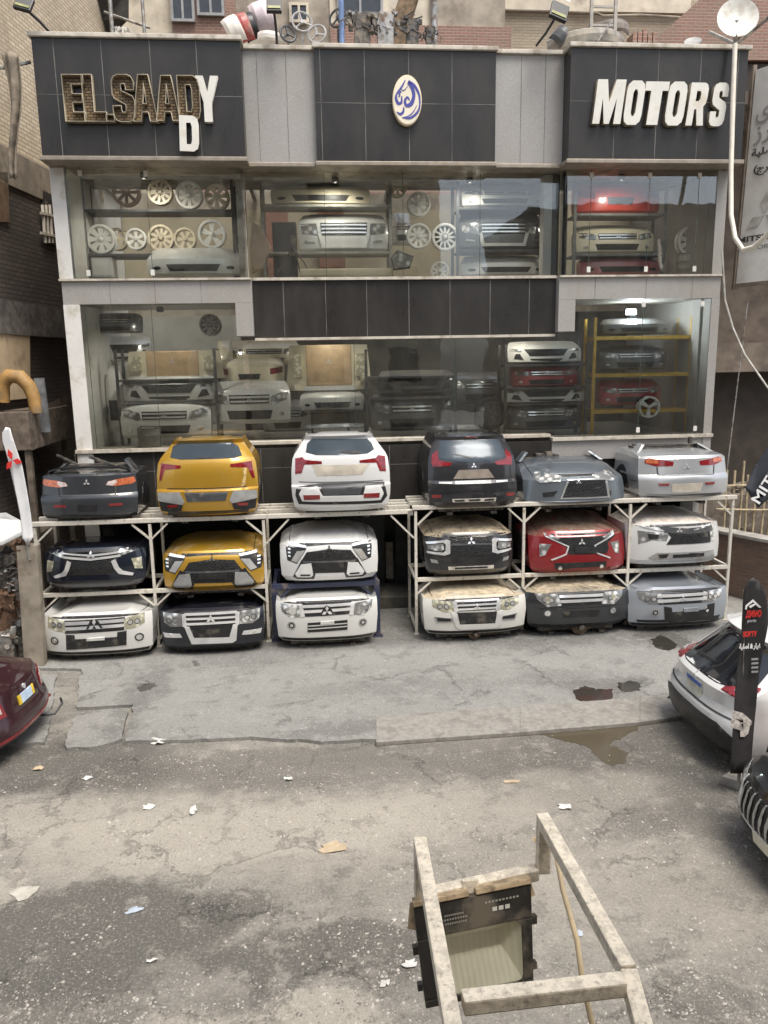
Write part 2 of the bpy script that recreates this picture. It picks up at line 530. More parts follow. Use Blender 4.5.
slab('forecourt_strip', [G(*p, .04) for p in [(-90,672),(56,674),(52,705),(46,742),(-40,748),(-120,748)]], .04, SM)
# kerb-like strip along the street edge of the forecourt
KM = mat('kerb_concrete', (.25,.235,.21), .85, var=.15, scale=14, dirt=(.17,.155,.135), damt=.35, dscale=5, bump=.5, bscale=35)
kb = MB()
up = [(376,716),(520,706),(640,697),(800,680)]
lo = [(376,742),(520,732),(640,722),(800,699)]
for i in range(3):
    q = [G(*up[i], .062), G(*up[i+1], .062), G(*lo[i+1], .062), G(*lo[i], .062)]
    kb.prism([Vector((p.x, p.y, .062)) for p in q], (0, 0, -.06))
tag(kb.build('kerb_strip', KM, bevel=.008), kind='structure')

# puddles: oily water lying on the slab and the street
PUD = NT('puddle_water'); PUD.base((.035,.032,.027)); PUD.rough(.04); PUD.p.inputs['Specular IOR Level'].default_value = .6
PUD.rough(PUD.math('ADD', .03, PUD.math('MULTIPLY', PUD.noise(3, 4), .12))); PUD = PUD.m
MUD = NT('muddy_water'); MUD.base((.085,.07,.048)); MUD.rough(MUD.math('ADD', .03, MUD.math('MULTIPLY', MUD.noise(2, 4), .1))); MUD = MUD.m
def puddle(outline, z, m, label):
    rr = random.Random(int(outline[0][0]))
    pts = [G(*p, z) for p in outline]
    out = []
    for i in range(len(pts)):
        p0, p1 = pts[i], pts[(i + 1) % len(pts)]
        for k in range(5):
            q = p0.lerp(p1, k / 5)
            out.append(Vector((q.x + rr.uniform(-.025, .025), q.y + rr.uniform(-.025, .025), z)))
    bb = MB(); bb.prism(out, (0, 0, -.003))
    tag(bb.build('puddle', m), kind='structure')
puddle([(574,690),(584,686),(596,689),(612,689),(613,697),(604,702),(590,701),(576,700)], ZS + .004, PUD, '')
puddle([(617,683),(630,681),(642,683),(640,690),(625,692),(618,689)], ZS + .004, PUD, '')
puddle([(651,639),(660,635),(672,640),(678,646),(668,651),(655,647)], ZS + .004, PUD, '')
puddle([(138,687),(148,683),(156,685),(150,690),(140,691)], ZS + .004, PUD, '')
puddle([(536,733),(575,727),(625,723),(640,728),(622,738),(608,744),(628,752),(627,762),(612,766),(598,757),(585,745),(560,740)], .004, MUD, '')

# ------------------------------------------------------------------ surrounding buildings
def facade_x(root, X0, X1, Y, Z0, Z1, cols, rows, wallm, ww, wh, framem, glassm, depth=.16, z0off=1.0, extra=None, thick=8, face=-1, sill=None):
    """a wall facing -Y (or +Y) with recessed windows"""
    n, m = cols, rows
    cw = (X1 - X0) / n; ch = (Z1 - Z0) / m
    wl = MB()
    y0, y1 = (Y, Y + depth) if face < 0 else (Y - depth, Y)
    for r_ in range(m):
        zb = Z0 + r_ * ch + z0off; zt = zb + wh
        wl.box(X0, X1, y0, y1, Z0 + r_ * ch, zb); wl.box(X0, X1, y0, y1, zt, Z0 + (r_ + 1) * ch)
        for c in range(n):
            xa = X0 + c * cw; xm = xa + cw / 2
            wl.box(xa, xm - ww / 2, y0, y1, zb, zt); wl.box(xm + ww / 2, xa + cw, y0, y1, zb, zt)
    yb0, yb1 = (Y + depth, Y + thick) if face < 0 else (Y - thick, Y - depth)
    wl.box(X0, X1, yb0, yb1, Z0, Z1)
    wl.build('wall', wallm, root)
    rr = random.Random(int(X0 * 7 + Z1))
    for r_ in range(m):
        zb = Z0 + r_ * ch + z0off; zt = zb + wh
        for c in range(n):
            xm = X0 + (c + .5) * cw
            a, bq = (y1 - .05, y1) if face < 0 else (y0, y0 + .05)
            fr = MB()
            for (xa, xb, za, zc) in ((xm-ww/2, xm+ww/2, zb, zb+.06), (xm-ww/2, xm+ww/2, zt-.06, zt), (xm-ww/2, xm-ww/2+.06, zb+.06, zt-.06), (xm+ww/2-.06, xm+ww/2, zb+.06, zt-.06), (xm-.03, xm+.03, zb+.06, zt-.06)):
                fr.box(xa, xb, a, bq, za, zc)
            wd = fr.build('window', framem, root)
            k = a + .03 if face < 0 else bq - .03
            MB().box(xm-ww/2+.05, xm+ww/2-.05, min(k, k+.008), max(k, k+.008), zb+.05, zt-.05).build('pane', glassm if rr.random() < .75 else framem, wd)
DARKGLASS = mat('dark_window_glass', (.03,.035,.04), .08, var=.2, spec=.7)
SHUT = mat('brown_shutter_paint', (.14,.09,.055), .6, var=.3, dirt=(.25,.2,.15), damt=.3)
GREYFRAME = mat('grey_window_frame', (.3,.3,.3), .5, var=.15)
BEIGE_BR = bricks('beige_brick', (.52,.43,.31), (.44,.36,.26), (.36,.31,.25), 1.0, 'x', dirt=(.3,.24,.18), damt=.2, brick_w=.25, row_h=.08)
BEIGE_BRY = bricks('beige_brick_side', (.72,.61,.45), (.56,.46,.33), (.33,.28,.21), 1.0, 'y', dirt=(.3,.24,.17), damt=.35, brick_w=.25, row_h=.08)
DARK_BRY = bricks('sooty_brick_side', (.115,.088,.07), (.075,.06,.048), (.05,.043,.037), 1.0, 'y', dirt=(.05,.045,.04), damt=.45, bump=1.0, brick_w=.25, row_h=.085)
RED_BR = bricks('red_brick', (.34,.185,.14), (.27,.15,.115), (.36,.30,.25), 1.0, 'x', dirt=(.26,.2,.15), damt=.4)
RED_BRY = bricks('red_brick_side', (.38,.18,.13), (.30,.15,.11), (.36,.3,.26), 1.0, 'y', dirt=(.24,.18,.14), damt=.25)
PLASTER = mat('beige_plaster', (.60,.53,.42), .85, var=.15, scale=2, dirt=(.3,.25,.19), damt=.35, dscale=.9, bump=.2)
PLASTER_D = mat('grey_brown_plaster', (.36,.31,.25), .9, var=.2, scale=2, dirt=(.2,.165,.13), damt=.45, dscale=1.1, bump=.3)

# building across the street, which the shop windows mirror (the camera stands on its balcony)
rt = tag(empty('apartment_building', (-4, -17, 0)), 'beige apartment block across the street, mirrored in the shop glass', 'building')
facade_x(rt, -16, 5.2, -16.6, 0, 12.4, 7, 4, PLASTER, 1.3, 1.4, SHUT, DARKGLASS, face=1)
bal = MB()
for z in (3.3, 6.4):
    for xa in (-10.0, -2.0):
        bal.box(xa, xa + 4, -16.6, -14.75, z - .16, z)
bal.build('balcony_slab', CONCRETE, rt)
rl = MB()
for z in (3.3, 6.4):
    for xa in (-10.0, -2.0):
        rl.box(xa, xa + 4, -14.82, -14.77, z + .86, z + .9)
        for k in range(21): rl.box(xa + .02 + k * .197, xa + .045 + k * .197, -14.81, -14.785, z, z + .86)
rl.build('railing', SHUT, rt)
rt = tag(empty('apartment_building', (16, -17, 0)), 'darker plastered block across the street beyond the gap', 'building')
facade_x(rt, 9.0, 26, -17.5, 0, 11, 5, 3, PLASTER_D, 1.3, 1.4, GREYFRAME, DARKGLASS, face=1)

# rear buildings seen over the roof
rt = tag(empty('brick_building', (-2, 12, 0)), 'beige and red brick building behind the middle of the roof', 'building')
def rear_wall(px0, px1, Y, m, z0=0, z1=19, name='wall', d=.3, py=20):
    xa, xb = P(px0, py, Y).x, P(px1, py, Y).x
    return MB().box(xa, xb, Y, Y + d, z0, z1).build(name, m, rt)
YB = 9.0
rear_wall(40, 62, YB - .2, RED_BR); rear_wall(62, 84, YB, PLASTER); rear_wall(84, 96, YB - .15, RED_BR); rear_wall(96, 102, YB - .2, PLASTER)
rear_wall(104, 116, YB - .1, RED_BR); rear_wall(116, 172, YB, PLASTER)
rear_wall(172, 236, YB - .1, RED_BR, d=.4); rear_wall(236, 330, YB + .05, PLASTER_D); rear_wall(330, 430, YB, PLASTER); rear_wall(430, 505, YB - .1, PLASTER_D)
xa, xb = P(172, 20, YB).x, P(510, 20, YB).x
zp = P(300, 22, YB - .2).z
MB().box(P(330, 20, YB).x, xb, YB - .16, YB - .1, 0, zp).build('wall', RED_BR, rt)
def rear_window(px0, px1, py0, py1, m=DARKGLASS, fm=GREYFRAME, Y=None):
    Y = Y or YB - .15
    p, q = P(px0, py1, Y), P(px1, py0, Y)
    f = MB(); x0, x1, z0, z1 = p.x, q.x, p.z, q.z
    t = .07
    f.box(x0 - t, x0, Y - .05, Y + .05, z0 - t, z1 + t); f.box(x1, x1 + t, Y - .05, Y + .05, z0 - t, z1 + t)
    f.box(x0, x1, Y - .05, Y + .05, z0 - t, z0); f.box(x0, x1, Y - .05, Y + .05, z1, z1 + t); f.box((x0+x1)/2 - .03, (x0+x1)/2 + .03, Y - .05, Y + .05, z0, z1)
    wd = f.build('window', fm, rt)
    MB().box(x0, x1, Y + .0, Y + .012, z0, z1).build('pane', m, wd)
rear_window(174, 190, -25, 19, Y=YB - .18); rear_window(200, 220, -25, 13, Y=YB - .18); rear_window(292, 306, 6, 20, fm=PLASTER, Y=YB - .05); rear_window(340, 380, -20, 12, Y=YB - .05)
rt = tag(empty('brick_building', (8, 12, 0)), 'cream brick building with plain wall behind the roof ladder', 'building')
rear_wall(505, 800, YB + 1.5, BEIGE_BR, d=4)
zc = P(600, 12, YB + 1.4).z
rear_wall(500, 690, YB + 1.35, PLASTER, zc, 20, 'upper_wall', d=.12)
gl = MB(); gl.tube([P(505, 10, YB + 1.25), P(560, 11, YB + 1.25), P(597, 13, YB + 1.25), P(603, 16, YB + 1.25), P(640, 15, YB + 1.25), P(690, 18, YB + 1.25)], .035, 6)
gl.build('drain_pipe', PLASTER_D, rt)
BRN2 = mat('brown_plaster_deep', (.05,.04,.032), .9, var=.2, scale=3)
# red brick flank at the far right, receding from the street
rt = tag(empty('brick_building', (9.4, 4, 0)), 'red brick building with a sloping gable behind the satellite dish', 'building')
w2 = MB()
w2.prism([P(640, 60, 6.0), P(650, 44, 6.0), P(706, -6, 6.0), P(830, -90, 6.0), P(830, 60, 6.0)], (0, 3, 0))
w2.build('gable_wall', RED_BR, rt)
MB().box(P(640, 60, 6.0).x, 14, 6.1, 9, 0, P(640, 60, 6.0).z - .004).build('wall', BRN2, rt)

# left brick house: brick with strong sunlight put into its colour above, sooty old brick below
rt = tag(empty('brick_house', (-7, 1.5, 0)), 'old brick house with sooty lower wall, left of the shop', 'building')
def flank(z0, z1, m, name='wall', dx=0.0, xf=-5.75, yf=-1.6, xb=-4.75, yb=6.5):
    q = MB()
    q.add([(xf+dx,yf,z0),(xb+dx,yb,z0),(-12,yb,z0),(-12,yf,z0),(xf+dx,yf,z1),(xb+dx,yb,z1),(-12,yb,z1),(-12,yf,z1)], [(0,3,2,1),(4,5,6,7),(0,1,5,4),(1,2,6,5),(2,3,7,6),(3,0,4,7)])
    return q.build(name, m, rt)
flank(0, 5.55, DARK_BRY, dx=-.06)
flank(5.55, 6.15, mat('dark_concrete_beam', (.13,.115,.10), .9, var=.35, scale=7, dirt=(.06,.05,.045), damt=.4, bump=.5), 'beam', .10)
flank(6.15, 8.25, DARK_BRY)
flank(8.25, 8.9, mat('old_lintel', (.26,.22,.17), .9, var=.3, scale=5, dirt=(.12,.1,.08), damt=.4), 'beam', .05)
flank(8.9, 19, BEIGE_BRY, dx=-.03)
# window with white bars and a dark opening
def on_flank(px, py, dx=0.0):
    # wall plane through (-5.75,-1.6) and (-4.75,6.5)
    n = Vector((8.1, -1.0, 0)).normalized(); o = Vector((-5.75 + dx, -1.6, 0))
    d = ray(px, py)
    t = (o - CAM).dot(n) / d.dot(n)
    return CAM + d * t
wb = MB()
for px in (45, 48.5, 52): wb.bar(on_flank(px - 2.5, 205, .06), on_flank(px + .5, 243, .06), .05)
for py in (213, 233): wb.bar(on_flank(41, py, .07), on_flank(54, py + 3, .07), .05)
wd = wb.build('window', mat('old_white_bars', (.55,.5,.42), .7, var=.2), rt)
MB().prism([on_flank(41, 190, .02), on_flank(53, 196, .02), on_flank(56, 246, .02), on_flank(43, 242, .02)], (.03, 0, 0)).build('pane', BLACK_PLASTIC, wd)
MB().prism([on_flank(-6, 172, .02), on_flank(6, 172, .02), on_flank(8, 222, .02), on_flank(-6, 222, .02)], (.03, 0, 0)).build('shutter', SHUT, rt)
MB().prism([on_flank(-10, 326, .02), on_flank(27, 324, .02), on_flank(28, 398, .02), on_flank(-10, 402, .02)], (.05, 0, 0)).build('panel', mat('ochre_board', (.50,.38,.24), .8, var=.12, scale=2, dirt=(.3,.22,.14), damt=.3), rt)

# right building with a brown concrete band over a dark garage mouth
rt = tag(empty('garage_building', (10.5, 3, 0)), 'brown plastered building with a dark garage mouth, right of the shop', 'building')
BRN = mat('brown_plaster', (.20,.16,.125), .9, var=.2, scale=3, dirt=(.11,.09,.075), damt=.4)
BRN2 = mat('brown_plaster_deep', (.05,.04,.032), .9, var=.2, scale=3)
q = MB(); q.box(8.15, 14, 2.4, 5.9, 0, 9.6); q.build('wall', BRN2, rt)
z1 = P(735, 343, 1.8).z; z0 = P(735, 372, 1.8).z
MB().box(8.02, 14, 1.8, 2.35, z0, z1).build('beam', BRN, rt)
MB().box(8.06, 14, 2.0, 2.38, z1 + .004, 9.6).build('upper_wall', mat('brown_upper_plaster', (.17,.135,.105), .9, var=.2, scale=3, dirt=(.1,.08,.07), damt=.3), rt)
MB().box(8.02, 14, .2, 2.35, 9.62, 9.85).build('ledge', BRN, rt)
# ------------------------------------------------------------------ the showroom
SH = tag(empty('showroom_building', (1.75, 0, 0)), 'two storey car parts showroom with glass front and black cladding', 'building')
def granite():
    n = NT('grey_granite')
    v = n.n('ShaderNodeTexVoronoi'); v.inputs['Scale'].default_value = 120; n.l(n.pos.outputs['Position'], v.inputs['Vector'])
    s = n.n('ShaderNodeSeparateColor'); n.l(v.outputs['Color'], s.inputs[0])
    c = n.mix(s.outputs[0], (.29,.275,.255), (.40,.38,.355))
    c = n.mix(n.math('MULTIPLY', n.ramp(n.noise(1.2, 8, .6, n.mapping(scale=(1,1,.4))), .45, .8), .5), c, (.26,.22,.17))
    n.base(c); n.rough(.55); MATS['granite'] = n.m
    return n.m
GRAN = granite()
def cladding():
    n = NT('black_cladding')
    st = n.mapping(scale=(1.2, 1.2, .5))
    g = n.ramp(n.noise(1.5, 8, .62, st), .3, .85)
    c = n.mix(n.math('MULTIPLY', g, .6), (.028,.026,.0245), (.066,.06,.053))
    n.base(c)
    n.p.inputs['Specular IOR Level'].default_value = .34
    n.rough(n.math('ADD', .26, n.math('MULTIPLY', g, .25)))
    MATS['cladding'] = n.m
    return n.m
CLAD = cladding()
JOINT = mat('joint_sealant', (.17,.16,.145), .7, var=.45, scale=2.5)
WHITEWALL = mat('white_plaster', (.72,.70,.66), .8, var=.06, scale=3, dirt=(.45,.4,.32), damt=.2, dscale=1.5)
ALU = mat('bronze_aluminium', (.34,.29,.23), .4, metal=.5, var=.15, dirt=(.3,.25,.18), damt=.3)
CREAMTRIM = mat('cream_sill', (.55,.5,.42), .6, var=.12, dirt=(.3,.25,.19), damt=.35, dscale=4)
GLASS = glassy('showroom_glass')
ROOM = mat('room_wall', (.36,.31,.22), .8, var=.1, scale=1.5, dirt=(.4,.33,.24), damt=.1)
ROOM2 = mat('room_red_brown', (.26,.12,.08), .6, var=.2, scale=2)
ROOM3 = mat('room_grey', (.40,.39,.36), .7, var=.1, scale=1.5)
FLOORT = mat('room_floor_tile', (.38,.35,.30), .35, var=.15)
YS, YC, YSG, YCB, YGR = -.30, 0.0, -.75, -.5, -.38
ZT, ZB = 10.2, 8.40                      # sign fascia
ZU0 = 6.44; ZL1 = 6.04; ZL0 = 3.42       # band top, band bottom, lower sill
XL, XR = P(50, 162, YS).x, P(726, 200, YS).x
xLb, xRb = P(245, 220, YS).x, P(564, 220, YS).x        # bay corners
sg = {}
for k, (a_, b_, y_) in dict(l=(31, 241, YSG), m=(314, 496, YCB), r=(571, 748, YSG)).items():
    sg[k] = (P(a_, 60 if k != 'l' else 38, y_).x, P(b_, 60, y_).x, y_)
def panels(name, x0, x1, y, z0, z1, depth, cuts, hcut=None, m=CLAD):
    """a fascia box with pale joints standing 3 mm proud"""
    o = MB().box(x0, x1, y, y + depth, z0, z1).build(name, m, SH)
    for c in cuts:
        MB().box(c - .005, c + .005, y - .003, y, z0, z1).build('joint_line', JOINT, o)
    if hcut: 
        xs = [x0] + list(cuts) + [x1]
        for i in range(len(xs) - 1): MB().box(xs[i] + .007, xs[i+1] - .007, y - .003, y, hcut - .004, hcut + .004).build('joint_line', JOINT, o)
    return o
ph = P(100, 95, YSG).z
panels('sign_fascia', sg['l'][0], sg['l'][1], YSG, ZB, ZT, .9, [P(c, 100, YSG).x for c in (58, 105, 153, 199)], ph)
panels('sign_fascia', sg['m'][0], sg['m'][1], YCB, ZB, ZT, .7, [P(c, 100, YCB).x for c in (321, 365, 409, 452)], ph)
panels('sign_fascia', sg['r'][0], sg['r'][1], YSG, ZB, ZT, .9, [P(c, 100, YSG).x for c in (615, 657, 699, 736)], ph)
panels('granite_panel', sg['l'][1], sg['m'][0], YGR, ZB, ZT, .6, [P(c, 100, YGR).x for c in (258, 287)], None, GRAN)
panels('granite_panel', sg['m'][1], sg['r'][0], YGR, ZB, ZT, .6, [P(c, 100, YGR).x for c in (521, 545)], None, GRAN)
for (x0, x1, y) in ((sg['l'][0]-.04, sg['l'][1]+.03, YSG-.06), (sg['l'][1]+.03, sg['m'][0]-.03, YGR-.06), (sg['m'][0]-.03, sg['m'][1]+.03, YCB-.06), (sg['m'][1]+.03, sg['r'][0]-.04, YGR-.06), (sg['r'][0]-.04, sg['r'][1]+.04, YSG-.06)):
    MB().box(x0, x1, y, .3, ZT, ZT + .07).build('coping', CREAMTRIM, SH, bevel=.012)
    MB().box(x0, x1, y + .02, .3, ZB - .07, ZB).build('fascia_trim', ALU, SH, bevel=.01)
# shell
WY1 = 3.6
MB().box(XL, XL + .25, YS + .02, WY1, 0, ZT - .3).build('side_wall', WHITEWALL, SH)
MB().box(XR - .22, XR, YS + .3, WY1, 0, ZT - .3).build('side_wall', GRAN, SH)
MB().box(XL, XR, WY1, WY1 + .25, 0, ZB + .3).build('back_wall', PLASTER_D, SH)
MB().box(XL + .25, XR - .22, .31, 1.5, ZB - .06, ZT - .3).build('roof_slab', CONCRETE, SH)  # cut short: unseen roof opening added to let daylight into the showroom
for k_ in range(5): MB().box(XL + .26 + k_*2.93, XL + .34 + k_*2.93, 1.51, WY1 - .05, ZB + .1, ZB + .25).build('roof_beam', CONCRETE, SH)
MB().box(XL + .25, XR - .22, .16, 1.5, ZL1 + .004, ZU0 - .02).build('floor_slab', FLOORT, SH)  # also cut short, so the added daylight reaches the lower room
MB().box(XL + .25, XR - .22, .16, WY1, ZL0 - .32, ZL0 - .02).build('floor_slab', FLOORT, SH)
# interior linings
b0 = MB()
b0.box(XL + .26, XR - .23, WY1 - .04, WY1 - .006, ZU0, ZB - .07)
b0.build('room_lining', ROOM, SH)
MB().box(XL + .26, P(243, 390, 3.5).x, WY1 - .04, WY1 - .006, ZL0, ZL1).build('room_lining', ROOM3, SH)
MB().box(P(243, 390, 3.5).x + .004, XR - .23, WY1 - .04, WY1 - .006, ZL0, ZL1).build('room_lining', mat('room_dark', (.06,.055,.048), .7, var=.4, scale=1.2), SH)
for px0, px1 in ((70, 100), (262, 288), (318, 344), (478, 505), (640, 655)):
    MB().box(P(px0, 220, 3.4).x, P(px1, 220, 3.4).x, 3.3, 3.55, ZU0, ZB - .08).build('red_upright', ROOM2, SH)  # the upright in the right bay models a red reflection as a solid
# piers and bands
MB().box(XL + .0, xLb + .06, YS, .15, ZL1, ZU0).build('stone_band', GRAN, SH)
MB().box(xRb - .06, XR, YS, .15, ZL1, ZU0).build('stone_band', GRAN, SH)
xl2, xr2 = P(236, 320, YS).x, P(575, 320, YS).x
zleg = P(240, 336, YS).z
MB().box(xl2, xLb + .06, YS, .15, zleg, ZL1 - .003).build('stone_pier', GRAN, SH)
MB().box(xRb - .06, xr2, YS, .15, zleg + .0, ZL1 - .003).build('stone_pier', GRAN, SH)
for x in (P(110, 292, YS).x, P(155, 292, YS).x, P(201, 292, YS).x, P(595, 290, YS).x, P(692, 290, YS).x, P(646, 290, YS).x):
    MB().box(x - .005, x + .005, YS - .003, YS, ZL1, ZU0).build('joint_line', JOINT, SH)
MB().box(XL - .03, xLb + .06, YS - .05, .1, ZU0, ZU0 + .035).build('sill', CREAMTRIM, SH)
MB().box(xRb - .06, XR + .03, YS - .05, .1, ZU0, ZU0 + .035).build('sill', CREAMTRIM, SH)
MB().box(xLb + .07, xRb - .07, YC - .17, .1, ZU0, ZU0 + .05).build('sill', CREAMTRIM, SH)
zc = P(400, 336, -.12).z
panels('spandrel', xLb + .065, xRb - .065, -.12, zc, ZU0 - .004, .27, [P(c, 310, -.12).x for c in (284, 326, 367, 409, 450, 490, 529)])
MB().box(xLb + .065, xRb - .065, -.16, .12, zc - .05, zc - .003).build('spandrel_trim', CREAMTRIM, SH)
# white end pilaster and right stone pilaster
MB().box(XL - .02, P(63, 162, YS).x, YS - .02, YS + .02, ZU0 + .04, ZB - .08).build('pilaster', WHITEWALL, SH)
MB().box(XL + .0, P(80, 306, YS).x, YS - .02, YS + .02, ZL0 - .3, ZL1 - .005).build('pilaster', WHITEWALL, SH)
MB().box(P(716, 200, YS).x, XR, YS - .02, .3, ZU0 + .04, ZB - .08).build('pilaster', GRAN, SH)
MB().box(P(708, 350, YS).x, XR, YS - .02, .3, ZL0 - .3, ZL1 - .005).build('pilaster', GRAN, SH)
# the piers between the bays (upstairs)
MB().box(P(237, 220, YC).x, P(246, 220, YC).x, .02, .25, ZU0 + .04, ZB - .08).build('window_post', CREAMTRIM, SH)
MB().box(P(543, 220, .1).x, P(556, 220, .1).x, .06, .3, ZU0 + .05, ZB - .08).build('window_post', WHITEWALL, SH)
MB().box(xRb - .12, xRb + .02, .05, .3, ZU0 + .05, ZB - .08).build('window_post', DARK_GREY, SH)
# glazing
CLIP = mat('pale_glass_clamp', (.7,.68,.62), .4, var=.1)
def glaze(cuts, y, z0, z1, clips=True):
    for i in range(len(cuts) - 1):
        pn = MB().box(cuts[i] + .005, cuts[i+1] - .005, y - .005, y + .005, z0, z1).build('glass_pane', GLASS, SH)
        if clips and i:
            c = MB()
            for z in (z1 - .1, z0 + .1): c.box(cuts[i] - .035, cuts[i] + .035, y - .014, y - .006, z - .05, z + .05)
            c.build('glass_clamp', CLIP, pn)
    for c in cuts[1:-1]: MB().box(c - .004, c + .004, y - .004, y + .004, z0, z1).build('glass_edge', mat('green_glass_edge', (.05,.08,.07), .2, var=.1), SH)
def gx(lst, py, y): return [P(c, py, y).x for c in lst]
glaze(gx((63, 84, 149, 243), 220, YS), YS, ZU0 + .036, ZB - .07)
glaze(gx((247, 325, 403, 480, 560), 220, YC), YC, ZU0 + .05, ZB - .07, False)
glaze(gx((566, 590, 648, 697, 716), 220, YS), YS, ZU0 + .036, ZB - .07)
xb = P(244, 220, YS).x; xc = P(565, 220, YS).x
MB().box(xb - .005, xb + .005, YS + .01, YC - .01, ZU0 + .04, ZB - .07).build('glass_pane', GLASS, SH)
MB().box(xc - .005, xc + .005, YS + .01, YC - .01, ZU0 + .04, ZB - .07).build('glass_pane', GLASS, SH)
glaze(gx((80, 92, 157, 236), 390, YS), YS, ZL0 + .03, ZL1 - .006, False)
xm = P(243, 390, YS).x
zcl = P(400, 437, -.05).z
glaze(gx((250, 355, 455, 556), 390, -.05), -.05, zcl, zc - .055, False)
glaze(gx((577, 641, 699, 708), 360, YS), YS, ZL0 + .03, ZL1 - .006)
MB().box(P(236, 400, YS).x, P(245, 400, YS).x, YS + .01, YS + .02, ZL0 + .03, zleg).build('glass_pane', GLASS, SH)
MB().box(P(556, 400, YS).x, P(577, 400, YS).x, YS + .01, YS + .02, ZL0 + .03, zleg).build('glass_pane', GLASS, SH)
MB().box(XL - .02, P(246, 440, YS).x, YS - .06, .1, ZL0 - .04, ZL0 + .025).build('sill', CREAMTRIM, SH)
MB().box(P(246, 440, YS).x + .003, P(552, 440, YS).x - .003, -.22, .1, zcl - .06, zcl - .003).build('sill', CREAMTRIM, SH)
MB().box(P(552, 432, YS).x, XR + .02, YS - .06, .1, ZL0 - .04, ZL0 + .025).build('sill', CREAMTRIM, SH)
# base: black slabs, granite under the right bay, shop mouth
zg = P(640, 447, YS).z
MB().box(P(552, 440, YS).x, XR, YS, .14, ZL0 - .42, ZL0 - .045).build('stone_band', GRAN, SH)
panels('base_cladding', XL, P(552, 440, YS).x - .004, YS + .02, 2.15, ZL0 - .045, .2, [P(c, 480, YS).x for c in (77, 155, 225, 262, 320, 390, 470)], P(200, 470, YS).z)
panels('base_cladding', P(552, 440, YS).x, XR, YS + .06, 2.15, ZL0 - .43, .2, [P(c, 480, YS).x for c in (600, 660)])
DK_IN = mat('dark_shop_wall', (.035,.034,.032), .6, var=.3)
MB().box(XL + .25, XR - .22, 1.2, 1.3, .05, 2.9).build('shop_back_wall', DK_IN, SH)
MB().box(XL + .25, XR - .22, -.1, 1.2, .052, .28).build('shop_step', mat('dark_step', (.07,.068,.064), .6, var=.25, dirt=(.15,.13,.1), damt=.3), SH)
for px0, px1, py0, py1 in ((388, 395, 560, 598), (396, 420, 520, 590), (330, 384, 515, 592)):
    p, q_ = P(px0, py1, 1.0), P(px1, py0, 1.0)
    MB().box(p.x, q_.x, .98, 1.05, p.z, q_.z).build('shop_door', mat('shop_door_paint', (.05,.055,.058), .5, var=.2), SH)
MB().box(P(386, 580, .9).x, P(393, 580, .9).x, .85, .9, .4, 1.2).build('door_board', mat('pale_board', (.35,.32,.27), .7), SH)
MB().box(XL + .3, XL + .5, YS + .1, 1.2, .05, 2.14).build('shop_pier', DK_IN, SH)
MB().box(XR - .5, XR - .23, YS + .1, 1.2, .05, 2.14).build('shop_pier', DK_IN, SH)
# lit lamp inside the right window
lp = tag(empty('ceiling_lamp', P(630, 312, .8)), 'small lit white lamp inside the lower right window', 'lamp')
c = P(630, 312, .8)
MB().box(c.x - .12, c.x + .12, c.y - .05, c.y + .05, c.z - .07, c.z + .07).build('lamp_housing', BLACK_PLASTIC, lp, bevel=.02)
MB().box(c.x - .1, c.x + .1, c.y - .06, c.y - .052, c.z - .05, c.z + .05).build('lamp_glass', emit('lamp_glow', (.8,.92,1.0), 12), lp)
pl_ = bpy.data.lights.new('lamp_light', 'POINT'); pl_.energy = 30; pl_.color = (.85,.93,1.0); pl_.shadow_soft_size = .1
po_ = bpy.data.objects.new('lamp_light', pl_); COL.objects.link(po_); po_.parent = lp; po_.location = (0, -.25, -.05)

# small ceiling spots: wheel bay one faintly visible, the rest added as fill light
GLOW = emit('spot_glow', (1.0,.93,.80), 3)
def ceil_lamp(label, px, py, Y, e_, z=None):
    c = P(px, py, Y)
    if z: c.z = z
    rt = tag(empty('ceiling_fill_spot', c), label, 'lamp', 'ceiling spots in the showroom')
    MB().lathe([(0,.07),(.06,.07),(.07,.0),(.055,-.03),(.05,0),(0,.0)], c, (0,0,1), 14).build('lamp_can', BLACK_PLASTIC, rt, smooth=True)
    MB().lathe([(0,-.012),(.045,-.012),(.045,-.004),(0,-.004)], c, (0,0,1), 12).build('lamp_glass', GLOW, rt)
    l_ = bpy.data.lights.new('spot_light', 'SPOT'); l_.spot_size = R(150); l_.spot_blend = .6; l_.energy = e_ * .85; l_.color = (1.0,.93,.82); l_.shadow_soft_size = .12
    o_ = bpy.data.objects.new('spot_light', l_); COL.objects.link(o_); o_.parent = rt; o_.location = (0, -.02, -.05); o_.rotation_euler = (R(22), 0, 0)
zu, zl = ZB - .16, ZL1 - .10
ceil_lamp('lit ceiling spot over the middle of the wheel bay', 143, 168, .0, 34, zu)
ceil_lamp('added ceiling spot over the grey nose upstairs', 335, 168, .25, 34, zu)
ceil_lamp('added ceiling spot before the dark shelf upstairs', 470, 168, .25, 24, zu)
ceil_lamp('added ceiling spot over the red tail bay', 622, 168, .0, 18, zu)
ceil_lamp('added ceiling spot in the first lower window', 160, 308, .0, 34, zl)
ceil_lamp('added ceiling spot over the pickup front', 330, 338, .25, 26, zl - .35)
ceil_lamp('added ceiling spot over the black nose downstairs', 415, 338, .25, 20, zl - .35)
ceil_lamp('added ceiling spot over the stacked noses', 520, 338, .2, 24, zl - .35)

